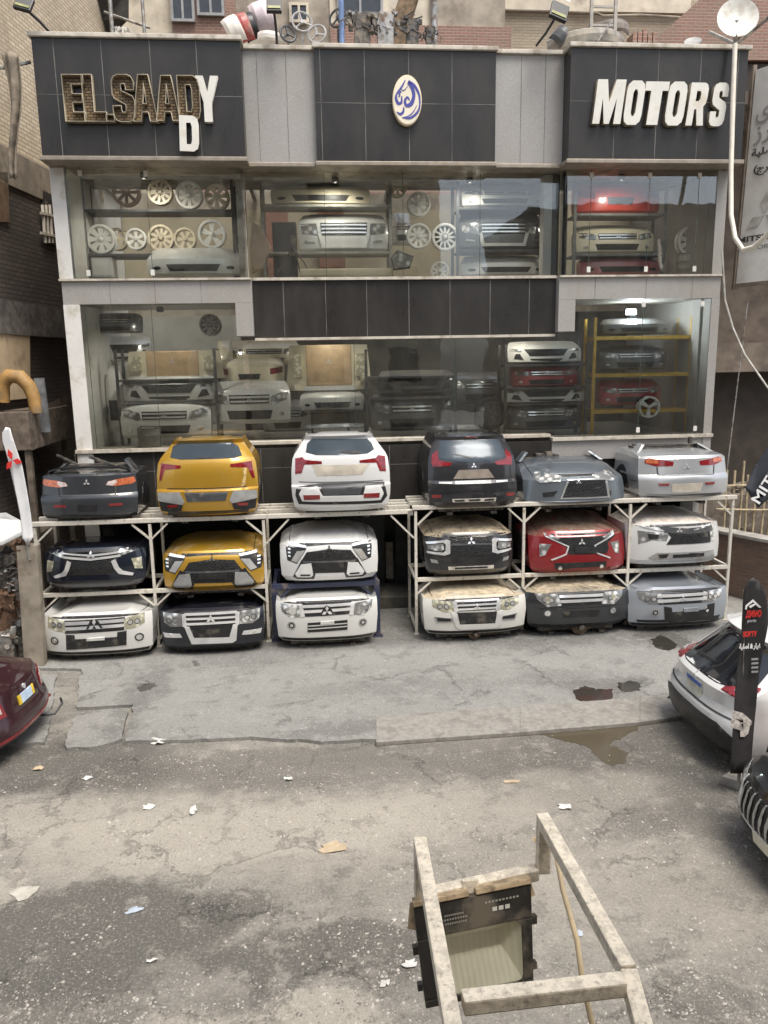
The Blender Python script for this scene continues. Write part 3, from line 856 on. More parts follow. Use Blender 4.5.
# ------------------------------------------------------------------ sign letters
LET = {
 'E': [[(0,0),(1,0),(1,.2),(.42,.2),(.42,.41),(.9,.41),(.9,.59),(.42,.59),(.42,.8),(1,.8),(1,1),(0,1)]],
 'L': [[(0,0),(1,0),(1,.2),(.45,.2),(.45,1),(0,1)]],
 '.': [[(0,0),(1,0),(1,1),(0,1)]],
 'A': [[(0,0),(.3,1),(.7,1),(1,0),(.68,0),(.62,.2),(.38,.2),(.32,0)], [(.42,.38),(.5,.76),(.58,.38)]],
 'D': [[(0,0),(.72,0),(.93,.08),(1,.25),(1,.75),(.93,.92),(.72,1),(0,1)], [(.36,.2),(.36,.8),(.58,.8),(.64,.7),(.64,.3),(.58,.2)]],
 'Y': [[(.32,0),(.68,0),(.68,.42),(1,1),(.66,1),(.5,.64),(.34,1),(0,1),(.32,.42)]],
 'S': [[(0,.12),(.12,.03),(.3,0),(.72,0),(.9,.04),(1,.14),(1,.46),(.9,.55),(.42,.66),(.4,.77),(.45,.81),(.57,.81),(.62,.77),(.62,.68),(1,.68),(1,.86),(.9,.96),(.72,1),(.3,1),(.1,.96),(0,.85),(0,.58),(.1,.49),(.58,.37),(.6,.25),(.55,.2),(.43,.2),(.38,.25),(.38,.34),(0,.34)]],
 'M': [[(0,0),(.25,0),(.25,.58),(.41,0),(.59,0),(.75,.58),(.75,0),(1,0),(1,1),(.66,1),(.5,.46),(.34,1),(0,1)]],
 'O': [[(.25,0),(.75,0),(.94,.08),(1,.22),(1,.78),(.94,.92),(.75,1),(.25,1),(.06,.92),(0,.78),(0,.22),(.06,.08)], [(.44,.2),(.37,.28),(.37,.72),(.44,.8),(.56,.8),(.63,.72),(.63,.28),(.56,.2)]],
 'T': [[(.26,0),(.74,0),(.74,.79),(1,.79),(1,1),(0,1),(0,.79),(.26,.79)]],
 'R': [[(0,0),(.36,0),(.36,.38),(.48,.38),(.63,0),(1,0),(.84,.44),(.96,.52),(1,.64),(1,.86),(.92,.96),(.78,1),(0,1)], [(.36,.57),(.36,.81),(.56,.81),(.62,.76),(.62,.62),(.56,.57)]],
}
def letter_loops(ch, w_, h_, shear=0.0):
    return [[(x * w_ + y * h_ * shear, y * h_) for x, y in lp] for lp in LET[ch]]
def led_tray():
    n = NT('bare_letter_tray')
    b_ = n.n('ShaderNodeTexBrick'); 
    sp = n.n('ShaderNodeSeparateXYZ'); n.l(n.pos.outputs['Position'], sp.inputs[0])
    cb = n.n('ShaderNodeCombineXYZ'); n.l(sp.outputs[0], cb.inputs[0]); n.l(sp.outputs[2], cb.inputs[1]); n.l(cb.outputs[0], b_.inputs['Vector'])
    b_.inputs['Color1'].default_value = (.30,.20,.09,1); b_.inputs['Color2'].default_value = (.16,.10,.045,1); b_.inputs['Mortar'].default_value = (.035,.025,.015,1)
    b_.inputs['Scale'].default_value = 1; b_.inputs['Brick Width'].default_value = .09; b_.inputs['Row Height'].default_value = .045; b_.inputs['Mortar Size'].default_value = .008
    n.base(b_.outputs['Color']); n.rough(.6)
    return n.m
TRAY = led_tray()
LRIM = mat('letter_rim', (.33,.28,.20), .45, metal=.3, var=.2)
LFACE = mat('white_letter_face', (.70,.67,.60), .35, var=.05, scale=4, dirt=(.6,.53,.42), damt=.2)
YF = YSG
sgn = tag(empty('shop_sign', (P(140, 100, YF).x, YF, P(140, 122, YF).z)), 'EL.SAADY sign of open brown channel letters, one white D face fallen', 'sign')
for ch, xa, xb_, yt, yb_ in (('E',200,250,228,367),('L',258,313,228,367),('.',322,345,347,367),('S',345,400,228,368),('A',403,467,228,367),('A',471,535,231,365),('D',540,597,231,365),('Y',594,654,231,368)):
    p, q_ = P(xa / 3, yb_ / 3, YF - .05), P(xb_ / 3, yt / 3, YF - .05)
    wv, hv = q_.x - p.x, q_.z - p.z
    lo = letter_loops(ch, wv, hv)
    if ch == 'Y':
        shape2d('letter', lo, LFACE, front_at((p.x, YF - .055, p.z)), .1, sgn)
    else:
        t = shape2d('letter', lo, TRAY, front_at((p.x, YF - .012, p.z)), .018, sgn)
        shape2d('letter_rim', lo, LRIM, front_at((p.x, YF - .06, p.z)), .1, t, fill=False, bevel=.007)
p, q_ = P(540 / 3, 453 / 3, YF - .12), P(592 / 3, 346 / 3, YF - .12)
shape2d('fallen_letter_face', letter_loops('D', q_.x - p.x, q_.z - p.z), LFACE, front_at((p.x, YF - .125, p.z)) @ Matrix.Rotation(R(-2), 4, 'Z'), .012, sgn)
sgn = tag(empty('shop_sign', (P(660, 100, YF).x, YF, P(660, 125, YF).z)), 'MOTORS sign in heavy slanted white channel letters on black cladding', 'sign')
k3 = 268 / 768
for ch, xa, xb_, yt, yb_ in (('M',261,346,231,357),('O',347,403,234,360),('T',400,470,237,360),('O',465,524,237,362),('R',527,584,240,362),('S',592,642,240,364)):
    p, q_ = P(500 + xa * k3, yb_ * k3, YF - .06), P(500 + xb_ * k3, yt * k3, YF - .06)
    if ch == 'T': p = P(500 + 412 * k3 - 5, yb_ * k3, YF - .06)
    lo = letter_loops(ch, q_.x - p.x, q_.z - p.z, .12)
    t = shape2d('letter', lo, LFACE, front_at((p.x, YF - .105, p.z)), .02, sgn)
    shape2d('letter_return', lo, LRIM, front_at((p.x, YF - .05, p.z)), .09, t, fill=False)
# oval medallion with blue script
def ribbon(pts, ws, n=6):
    """smooth stroke of varying width as one closed outline"""
    pts = [Vector((x, y)) for x, y in pts]
    out = []
    for i in range(len(pts) - 1):
        p0, p1, p2, p3 = pts[max(i-1, 0)], pts[i], pts[i+1], pts[min(i+2, len(pts)-1)]
        for k in range(n):
            t = k / n
            out.append((.5 * ((2*p1) + (p2-p0)*t + (2*p0-5*p1+4*p2-p3)*t*t + (3*p1-p0-3*p2+p3)*t**3), ws[i] + (ws[i+1]-ws[i])*t))
    out.append((pts[-1], ws[-1]))
    L_, R_ = [], []
    for i, (q, ww) in enumerate(out):
        d = (out[min(i+1, len(out)-1)][0] - out[max(i-1, 0)][0]).normalized()
        nn = Vector((-d.y, d.x))
        L_.append(tuple(q + nn * ww / 2)); R_.append(tuple(q - nn * ww / 2))
    return L_ + R_[::-1]
mc = P(406.5, 102, YCB)
med = tag(empty('oval_emblem', mc), 'oval cream emblem with blue Arabic calligraphy on the middle fascia', 'emblem')
k7 = (P(430, 102, YCB).x - P(380, 102, YCB).x) / 768
el = [(math.cos(t / 40 * 2 * math.pi) * 222 * k7, math.sin(t / 40 * 2 * math.pi) * 352 * k7) for t in range(40)]
CREAMF = mat('cream_emblem_face', (.80,.72,.56), .4, var=.06, scale=3)
EDG = mat('white_emblem_edge', (.80,.66,.46), .4, var=.05)
shape2d('emblem_body', [el], EDG, front_at(mc + Vector((0, -.05, 0))), .1, med)
shape2d('emblem_face', [[(x * .95, y * .96) for x, y in el]], CREAMF, front_at(mc + Vector((0, -.104, 0))), .008, med)
BLUE = mat('blue_script', (.06,.065,.30), .4, var=.1)
for pts_, ws in (([(430,230),(520,290),(590,410),(603,560),(560,670),(450,745),(330,740)], [30,40,30,22,34,34,6]),
                 ([(385,215),(330,310),(262,395),(240,470),(275,540),(322,525),(328,440)], [10,26,22,36,44,34,14]),
                 ([(430,250),(490,330),(512,440),(470,545),(400,570),(376,505),(415,455),(450,500)], [40,50,48,60,44,36,28,10]),
                 ([(250,660),(305,692),(350,655),(356,590)], [10,38,34,12]),
                 ([(322,375),(285,400),(300,430),(275,455)], [24,20,20,8]),
                 ([(560,560),(500,660),(420,720),(340,735)], [4,14,14,4]), ([(300,330),(360,360),(420,300)], [4,12,6])):
    lo = ribbon([((x - 412) * k7, -(y - 492) * k7) for x, y in pts_], [w_ * k7 for w_ in ws])
    shape2d('script_stroke', [lo], BLUE, front_at(mc + Vector((0, -.111, 0))), .006, med)
# ------------------------------------------------------------------ car clips
class Body:
    """lofted shell in a local frame: front face towards -y. rows: (z, y, halfwidth, corner_back, y_end, drop)"""
    def __init__(s, root, rows, mat, name='body', ns=6, pw=3.0):
        s.root = root; s.M = wm(root); s.Mi = s.M.inverted()
        us = [math.sin(t * math.pi / 2) for t in [i / 12 for i in range(-12, 13)]]
        b = MB()
        for (z, y, hw, cb, ye, dr) in rows:
            for k in range(ns): 
                t = (1 - k / ns) ** 1.0
                b.v.append(Vector((-hw, y + cb + (ye - y - cb) * t, z - dr)))
            for u in us:
                b.v.append(Vector((hw * u, y + cb * abs(u) ** pw, z - dr * abs(u) ** 5 + (.022 if dr > .022 and abs(u) < .62 else 0))))
            for k in range(1, ns + 1):
                t = k / ns
                b.v.append(Vector((hw, y + cb + (ye - y - cb) * t, z - dr)))
        n = ns * 2 + len(us)
        for j in range(len(rows) - 1):
            for i in range(n - 1):
                b.f.append([j * n + i, j * n + i + 1, (j + 1) * n + i + 1, (j + 1) * n + i])
        m = len(rows)
        b.f.append([j * n for j in range(m)] + [j * n + n - 1 for j in reversed(range(m))])       # back
        b.f.append([i for i in range(n)][::-1])
        b.f.append([(m - 1) * n + i for i in range(n)])
        s.obj = b.build(name, mat, root, smooth=True, local=True)
        bm = bmesh.new(); bm.from_mesh(s.obj.data)
        for e_ in bm.edges:
            if len(e_.link_faces) == 2 and e_.calc_face_angle(0) > R(27): e_.smooth = False
        bm.to_mesh(s.obj.data); bm.free()
        s.rows = rows
        me = s.obj.data
        s.bvh = BVHTree.FromPolygons([v.co.copy() for v in me.vertices], [tuple(p.vertices) for p in me.polygons])
    def hit(s, px, py):
        o = s.Mi @ CAM; d = (s.Mi.to_3x3() @ ray(px, py)).normalized()
        h = s.bvh.ray_cast(o, d)
        if h[0] is None: h = s.bvh.find_nearest(o + d * ((0.15 - o.y) / d.y if abs(d.y) > .2 else 8))
        return h[0]
    def patch(s, name, mt, poly, off=.006, parent=None, axis='y', grid=.055, depth=.02):
        """outline (x,z) [axis y], (y,z) [axis +-x], (x,y) [axis z] laid on the shell as a thin solid piece"""
        ia, ib = {'y': (0, 2), 'x': (1, 2), '-x': (1, 2), 'z': (0, 1)}[axis]
        bm = bmesh.new()
        vs = [bm.verts.new((p[0], p[1], 0)) for p in poly]
        try: f = bm.faces.new(vs)
        except ValueError:
            bm.free(); return None
        bmesh.ops.triangulate(bm, faces=[f], ngon_method='EAR_CLIP')
        for ax in (0, 1):
            lo = min(p[ax] for p in poly); hi = max(p[ax] for p in poly)
            k = int((hi - lo) / grid)
            for i in range(1, k + 1):
                co = [0, 0, 0]; co[ax] = lo + (hi - lo) * i / (k + 1); no = [0, 0, 0]; no[ax] = 1
                bmesh.ops.bisect_plane(bm, geom=bm.verts[:] + bm.edges[:] + bm.faces[:], plane_co=co, plane_no=no, dist=1e-5)
        bm.verts.ensure_lookup_table(); bm.verts.index_update()
        d = {'y': Vector((0, 1, 0)), 'x': Vector((-1, 0, 0)), '-x': Vector((1, 0, 0)), 'z': Vector((0, 0, -1))}[axis]
        top, bot = [], []
        for v in bm.verts:
            o = Vector((0, 0, 0)); o[ia] = v.co[0]; o[ib] = v.co[1]
            o -= d * 6
            h = s.bvh.ray_cast(o, d)
            if h[0] is None:
                q = o + d * 6
                h = s.bvh.find_nearest(q)
                q2 = Vector((0, 0, 0)); q2[ia] = v.co[0]; q2[ib] = v.co[1]
                k = h[0]; q2 += d * k.dot(d); hp = q2
            else: hp = h[0]
            top.append(hp - d * off); bot.append(hp + d * depth)
        n = len(top); b = MB()
        b.v = top[:]
        for f in bm.faces: b.f.append([v.index for v in f.verts])
        rim = [(e.verts[0].index, e.verts[1].index) for e in bm.edges if len(e.link_faces) == 1]
        for i, j in rim:
            b.add([top[i], top[j], bot[j], bot[i]], [(0, 1, 2, 3)])
        bm.free()
        me = bpy.data.meshes.new(name)
        me.from_pydata([tuple(v) for v in b.v], [], b.f)
        for p in me.polygons: p.use_smooth = True
        nb = bmesh.new(); nb.from_mesh(me); bmesh.ops.recalc_face_normals(nb, faces=nb.faces)
        # keep the visible face towards the viewer
        s_ = sum(f.normal.dot(d) * f.calc_area() for f in nb.faces if abs(f.normal.dot(d)) > .3)
        if s_ > 0: bmesh.ops.reverse_faces(nb, faces=nb.faces)
        nb.to_mesh(me); nb.free()
        return link(name, me, mt, parent or s.root)

PXC = {'A': 0, 'B': 140, 'C': 260, 'D': 400, 'E': 510, 'F': 610}
def cp(crop, p):
    k = 1024 / 240 if crop != 'F' else 674 / 158
    return PXC[crop] + p[0] / k, 420 + p[1] / k

# materials of car details
HEADL = NT('headlight_lens')
_v = HEADL.n('ShaderNodeTexVoronoi'); _v.inputs['Scale'].default_value = 9; HEADL.l(HEADL.pos.outputs['Position'], _v.inputs['Vector'])
HEADL.base(HEADL.mix(HEADL.ramp(_v.outputs['Distance'], .1, .62), (.88,.88,.86), (.22,.22,.215))); HEADL.p.inputs['Metallic'].default_value = .35; HEADL.rough(.16); HEADL.p.inputs['Coat Weight'].default_value = 1.0
HEADL = HEADL.m
HEADY = NT('yellowed_headlight_lens')
_v = HEADY.n('ShaderNodeTexVoronoi'); _v.inputs['Scale'].default_value = 13; HEADY.l(HEADY.pos.outputs['Position'], _v.inputs['Vector'])
HEADY.base(HEADY.mix(HEADY.ramp(_v.outputs['Distance'], .15, .6), (.72,.70,.55), (.36,.34,.25))); HEADY.p.inputs['Metallic'].default_value = .25; HEADY.rough(.2); HEADY.p.inputs['Coat Weight'].default_value = 1.0
HEADY = HEADY.m
LEDL = mat('daytime_light', (.80,.84,.88), .12, var=.08, coat=1)
BULB = mat('lamp_reflector', (.88,.88,.86), .1, metal=.8, var=.1)
TAILR = mat('tail_light_red', (.20,.008,.012), .14, var=.35, scale=22, coat=1)
TAILO = mat('tail_light_orange', (.45,.12,.05), .14, var=.3, scale=22, coat=1)
TAILC = mat('tail_light_clear', (.55,.45,.42), .14, var=.25, scale=25, coat=1)
REFL = mat('red_reflector', (.22,.02,.02), .2, var=.3, scale=40, coat=.8)
REARGLASS = NT('rear_window_glass'); REARGLASS.base((.05,.065,.08)); REARGLASS.rough(REARGLASS.math('ADD', .10, REARGLASS.math('MULTIPLY', REARGLASS.noise(3, 7), .25))); REARGLASS.p.inputs['Metallic'].default_value = .2; REARGLASS.p.inputs['Coat Weight'].default_value = .15; REARGLASS.p.inputs['Specular IOR Level'].default_value = .35
REARGLASS = REARGLASS.m
PLATEC = mat('number_plate_white', (.66,.66,.62), .5, var=.12, dirt=(.4,.35,.28), damt=.3)
TAN = mat('dusty_tan_panel', (.50,.45,.37), .6, var=.15)
GRILLE = NT('grille_mesh')
_b = GRILLE.n('ShaderNodeTexVoronoi', feature='DISTANCE_TO_EDGE'); _b.inputs['Scale'].default_value = 22; GRILLE.l(GRILLE.mapping(scale=(1,1,1.6)), _b.inputs['Vector'])
GRILLE.base(GRILLE.mix(GRILLE.ramp(_b.outputs[0], .05, .16), (.022,.022,.023), (.004,.004,.004))); GRILLE.rough(.35); GRILLE.bump(_b.outputs[0], .6, .02)
GRILLE = GRILLE.m

def diamonds(r):
    """three rhombi meeting at the middle"""
    out = []
    for a_ in (90, 210, 330):
        c, s_ = math.cos(R(a_)), math.sin(R(a_))
        def pt(t, o): return (c * t * r - s_ * o * r, s_ * t * r + c * o * r)
        out.append([pt(.04, 0), pt(.52, -.27), pt(1.0, 0), pt(.52, .27)])
    return out
def circ(c, r, n=14):
    return [(c[0] + math.cos(2*math.pi*i/n) * r, c[1] + math.sin(2*math.pi*i/n) * r) for i in range(n)]

def clip(kind, label, group, crop, xl, xr, rows, depth, pmat, details, Yn=-1.85, cat='car part', arch=True, pw=3.0):
    """a half-cut car: rows are (crop_y, y_back, width factor, corner_back[, drop[, y_end]]) from the bottom up"""
    pl, pr = cp(crop, (xl, rows[len(rows)//2][0])), cp(crop, (xr, rows[len(rows)//2][0]))
    xa, xb = P(*pl, Yn + .22).x, P(*pr, Yn + .22).x
    xc, hw = (xa + xb) / 2, (xb - xa) / 2
    # pixel column of the centre line
    pc = None
    R_ = []
    for rw in rows:
        cy, yb = rw[0], rw[1]
        cx = (xl + xr) / 2
        for _ in range(3):
            q = P(*cp(crop, (cx, cy)), Yn + yb)
            cx += (xc - q.x) * 245
        R_.append((q.z, yb, hw * rw[2], rw[3], rw[5] if len(rw) > 5 else depth, rw[4] if len(rw) > 4 else 0.0))
    z0 = R_[0][0]
    if 'tail' not in label:
        R_ = [(z_, y_, h_ * (.97 if k_ == 0 else 1), c_ * 1.25, e_, d_) for k_, (z_, y_, h_, c_, e_, d_) in enumerate(R_)]
        pw = 3.4                               # noses: fenders fall away and the hood narrows to the windscreen
        for k_, (fw_, dd_) in ({-3: (1.0, .015), -2: (.99, .025), -1: (.95, .025)} if 'sedan' in label else {-3: (1.0, .035), -2: (.955, .06), -1: (.86, .055)}).items():
            z_, y_, h_, c_, e_, d_ = R_[k_]; R_[k_] = (z_ + dd_ * .15, y_, h_ * fw_, c_, e_, d_ + dd_)
    rt = empty(kind, (xc, Yn, z0))
    tag(rt, label, cat, group)
    B = Body(rt, [(z - z0, y, h, c_, ye, d_) for (z, y, h, c_, ye, d_) in R_], pmat, 'body', pw=pw)
    B.hw = hw; B.depth = depth
    hh = R_[-1][0] - z0
    if arch:
        zt = min(.62, hh * .62); yc = depth * .72; ra = min(.36, depth * .3)
        po = [(yc - ra, .0 + .02)] + [(yc + math.cos(R(t)) * ra, .02 + max(0, math.sin(R(t))) * zt) for t in range(180, -1, -20)]
        po = po[1:]
        for ax in ('x', '-x'): B.patch('wheel_arch', BLACK_PLASTIC, po, .004, axis=ax, grid=.12)
    ub = MB(); ub.box(-hw * .74, hw * .74, .30, depth - .04, -.10, .03); 
    for sx_ in (-1, 1): ub.box(sx_ * hw * .5 - .05, sx_ * hw * .5 + .05, .22, depth, -.15, -.1)
    ub.build('underframe', OILY, rt, local=True)
    if 'tail' not in label:
        ye = depth * .92
        for s_ in (-1, 1):
            B.patch('panel_gap', BLACK_PLASTIC, [(s_*hw*.80, .16), (s_*hw*.815, .16), (s_*hw*.80, ye), (s_*hw*.785, ye)], .003, axis='z', grid=.15, depth=.004)
            zz = hh * .30
        for ax in ('x', '-x'):
            B.patch('panel_gap', BLACK_PLASTIC, [(.22, hh*.52), (depth*.42, hh*.46), (depth*.42, hh*.475), (.22, hh*.535)], .003, axis=ax, grid=.15, depth=.004)
        if 'off roader' in label:
            B.patch('underside_shade', BLACK_PLASTIC, [(-hw*.88, .02), (hw*.88, .02), (hw*.92, .085), (hw*.5, .065), (-hw*.5, .065), (-hw*.92, .085)], .004)  # black strip painting the dark underside and the shadow beneath the nose
        zh, dh, hh_ = R_[-3][0] - z0 - .012, R_[-3][5], R_[-3][2]
        xs_ = [t / 10 * .86 for t in range(-10, 11)]
        up = [(t*hh_, zh - R_[-3][5] * abs(t)**5) for t in xs_]
        B.patch('hood_gap', BLACK_PLASTIC, [(x, z - .011) for x, z in up] + up[::-1], .003, grid=.12, depth=.004)
    else:
        for ax in ('x', '-x'):
            B.patch('panel_gap', BLACK_PLASTIC, [(.24, hh*.36), (depth*.42, hh*.34), (depth*.42, hh*.35), (.24, hh*.375)], .003, axis=ax, grid=.15, depth=.004)
    last = {}
    OWN = {'headlight_lens': ('headlight',), 'daytime_light': ('headlight',), 'lamp_cube': ('headlight',), 'tail_light_lens': ('tail_light',), 'fog_lamp': ('fog_lamp_ring', 'fog_surround'), 'fog_lamp_bulb': ('fog_lamp_ring',), 'chrome_bar': ('grille',), 'grille_bar': ('grille',), 'slat': ('lower_grille',), 'skid_slot': ('skid_strip', 'skid_panel'), 'wiper': ('rear_window',), 'bulb': ('headlight',), 'bulb_ring': ('headlight',)}
    def put(nm, mt, po, off, side):
        pa = None
        for k_ in OWN.get(nm, ()):
            pa = pa or last.get((k_, side)) or last.get((k_, 0))
        o = B.patch(nm, mt, po, off, parent=pa)
        if nm not in OWN: last[(nm, side)] = o
        return o
    for det in details:
        nm, mt, shp, mode = det[:4]
        off = det[4] if len(det) > 4 else .006
        if nm == 'headlight' and mode == 'm' and mt in (HEADL, HEADY) and 'off roader' in label:
            BULBS = []; hs = [B.hit(*cp(crop, p)) for p in shp]; cx_ = sum(h.x for h in hs)/len(hs); cz_ = sum(h.z for h in hs)/len(hs)
            for k_, dx_ in ((1, -.055), (1, .055)):
                for s_ in (-1, 1):
                    ce_ = (s_*(abs(cx_) + dx_), cz_)
                    BULBS.append((ce_, s_))
        if shp[0] == 'o':
            _, ox, oy, orad = shp
            h = B.hit(*cp(crop, (ox, oy))); polys = [circ((h.x, h.z), orad / 247)]
        elif shp[0] == 'e':
            _, ox, oy, orad = shp
            h = B.hit(*cp(crop, (ox, oy))); polys = [[(h.x * 0 + x, h.z + z) for x, z in pl_] for pl_ in diamonds(orad / 247)]
        else:
            hs = [B.hit(*cp(crop, p)) for p in shp]
            polys = [[(h.x, h.z) for h in hs]]
            if mode == 'c':    # a centred piece: make it symmetric by size
                pass
        for po in polys:
            if mode == 'm':
                sd_ = 1 if sum(x for x, z in po) > 0 else -1
                put(nm, mt, po, off, sd_)
                put(nm, mt, [(-x, z) for x, z in po][::-1], off, -sd_)
            else:
                if not isinstance(shp[0], str):
                    mx = (max(x for x, z in po) + min(x for x, z in po)) / 2
                    if abs(mx) < .12 and mode == 'c': po = [(x - mx, z) for x, z in po]
                put(nm, mt, po, off, 0)
        if nm == 'headlight' and 'off roader' in label:
            for ce_, s_ in BULBS:
                put('bulb_ring', DARK_GREY, circ(ce_, .047, 12), .010, s_); put('bulb', BULB, circ(ce_, .034, 12), .014, s_)
    return B

SED = 'halves of cut cars stacked on the steel racks'
# --- top row
W1 = paint('paint_slate', (.045,.050,.058), .5, .25, (.30,.25,.19))
t1 = clip('cut_sedan', 'dark slate sedan tail with black boot spoiler and orange lamps', SED, 'A', 176, 590,
  [(418,.10,.93,.13),(405,.02,.98,.15),(345,0,1,.17),(328,.02,1,.18),(318,.05,.985,.18),(240,.10,.965,.19),(230,.14,.94,.19,.02),(212,.52,.90,.14,.03),(206,.75,.88,.1,.02)], 1.15, W1,
  [('tail_light', TAILO, [(452,277),(462,262),(500,252),(572,240),(580,258),(566,270),(485,281)], 'm'),
   ('tail_light_lens', TAILC, [(452,277),(462,262),(496,254),(500,266),(482,280)], 'm', .011),
   ('plate_recess', BLACK_PLASTIC, [(318,362),(402,362),(400,390),(318,390)], 'c'),
   ('reflector', REFL, [(466,357),(522,353),(522,364),(467,368)], 'm'),
   ('bumper_lip', BLACK_PLASTIC, [(192,404),(550,402),(548,412),(194,414)], 'c'),
   ('boot_seam', BLACK_PLASTIC, [(235,322),(495,318),(495,322),(235,326)], 'c', .004),
   ('boot_seam', BLACK_PLASTIC, [(492,282),(498,281),(494,318),(489,319)], 'm', .004),
   ('emblem', CHROME, ('e',355,268,14), 'c', .012)], Yn=-1.75)
r = t1.root; hw = t1.hw
sp = MB()
zs = t1.rows[-1][0]
pth = [(-hw*.82,.34,zs-.03),(-hw*.80,.33,zs+.03),(-hw*.6,.27,zs+.075),(0,.24,zs+.095),(hw*.6,.27,zs+.075),(hw*.80,.33,zs+.03),(hw*.82,.34,zs-.03)]
for i in range(len(pth)-1): sp.bar(pth[i], pth[i+1], .10, .03)
sp.build('spoiler', BLACK_PLASTIC, r, local=True)
def stubs(B, w_, h_, y_, m, kind='cut_pillar', lean=.16):
    for s_ in (-1, 1):
        z = B.rows[-1][0] - .05
        q = MB(); q.prism([(s_*w_, y_, z), (s_*(w_-.02), y_+.32, z), (s_*(w_-lean), y_+.34, z+h_), (s_*(w_-lean-.02), y_+.20, z+h_*.9)], (-s_*.06, 0, 0))
        q.build(kind, m, B.root, local=True)
stubs(t1, hw*.88, .20, .62, W1)
q = MB(); q.box(-hw*.7, hw*.7, .8, 1.1, zs-.06, zs+.05); q.obox((.1,.85,zs+.1),(.5,.1,.04),Matrix.Rotation(.4,3,'Y')); q.obox((-.45,.8,zs+.13),(.5,.06,.03),Matrix.Rotation(.5,3,'Y'))
q.build('torn_shelf', OILY, r, local=True)

YEL = paint('paint_amber', (.47,.265,.02), .4, .3, (.42,.34,.22))
CLADG = mat('grey_bumper_cladding', (.36,.36,.35), .4, metal=.2, var=.15, dirt=(.3,.25,.2), damt=.25)
def suv_rear(crop, xl, xr, dy, dx, pm, label, white):
    S = lambda pts: [(x + dx, y + dy) for x, y in pts]
    rows = [(405+dy,.14,.88,.12),(388+dy,.04,.95,.15),(345+dy,0,.99,.18),(305+dy,.0,1,.18),(294+dy,.07,1,.18),(235+dy,.06,.99,.2),(188+dy,.09,.965,.22),(166+dy,.13,.92,.22),(100+dy,.46,.72,.16),(86+dy,.42,.69,.14),(76+dy,.62,.67,.10,.02),(71+dy,1.0,.64,.07,.03)]
    return clip('cut_hatchback', label, SED, crop, xl, xr, rows, 1.25, pm, None or white(S))
def yel_det(S):
    return [('rear_window', REARGLASS, S([(122,160),(134,112),(160,98),(385,96),(412,110),(428,152),(395,162),(260,167),(160,168)]), 'c'),
   ('wiper', BLACK_PLASTIC, S([(258,160),(330,156),(330,161),(258,165)]), 'c', .014),
   ('tail_light', TAILR, S([(66,190),(90,184),(174,194),(174,206),(106,212),(92,258),(66,260)]), 'm'),
   ('plate_recess', DARK_GREY, S([(178,300),(372,293),(356,344),(192,350)]), 'c'),
   ('bumper_cladding', CLADG, S([(76,310),(168,307),(190,350),(182,362),(78,345)]), 'm', .012),
   ('bumper_corner', BLACK_PLASTIC, S([(76,346),(182,362),(176,396),(88,392)]), 'm', .009),
   ('reflector', REFL, S([(116,363),(162,360),(158,373),(120,375)]), 'm', .014),
   ('tailgate_seam', BLACK_PLASTIC, S([(90,290),(430,284),(430,288),(90,294)]), 'c', .004),
   ('bumper_lip', BLACK_PLASTIC, S([(110,388),(460,380),(455,400),(115,406)]), 'c', .008),
   ('dent', mat('scraped_panel', (.5,.36,.16), .6, var=.4, scale=30), S([(440,190),(455,180),(455,225),(448,278),(432,285),(442,235)]), 's', .004)]
t2 = suv_rear('B', 64, 500, 0, 0, YEL, 'amber yellow hatchback tail, dented at its corner, tailgate shut', yel_det)
WHT = paint('paint_white', (.62,.62,.61), .0, .15, (.5,.44,.34), rough=.25)
def wht_det(S):
    return [('rear_window', REARGLASS, [(198,138),(204,100),(225,80),(460,78),(478,96),(490,124),(462,143),(345,149),(240,149)], 'c'),
   ('wiper', BLACK_PLASTIC, [(342,140),(345,132),(410,130),(430,138),(428,143)], 'c', .014),
   ('tail_light', TAILR, [(150,164),(180,158),(192,170),(264,176),(264,187),(190,190),(178,226),(150,230)], 'm'),
   ('dust_panel', TAN, [(215,192),(465,187),(432,232),(240,238)], 'c', .004),
   ('bumper_band', BLACK_PLASTIC, [(160,285),(265,270),(440,265),(535,262),(548,322),(525,352),(170,358),(156,320)], 'c', .005),
   ('plate_recess', DARK_GREY, [(260,276),(442,270),(432,316),(278,321)], 'c', .009),
   ('bumper_panel', WHITE_TRIM, [(182,288),(248,283),(270,324),(442,320),(452,280),(515,276),(530,312),(516,340),(182,347),(168,316)], 'c', .012),
   ('reflector', REFL, [(184,320),(256,319),(256,338),(188,341)], 'm', .017),
   ('tailgate_seam', DARK_GREY, [(170,262),(530,254),(530,257),(170,265)], 'c', .004)]
t3 = suv_rear('C', 130, 554, -19, 0, WHT, 'white hatchback tail with tan dust on the tailgate and dark red lamps', wht_det)
BLK = paint('paint_black_grey', (.030,.031,.036), .45, .3, (.28,.23,.17))
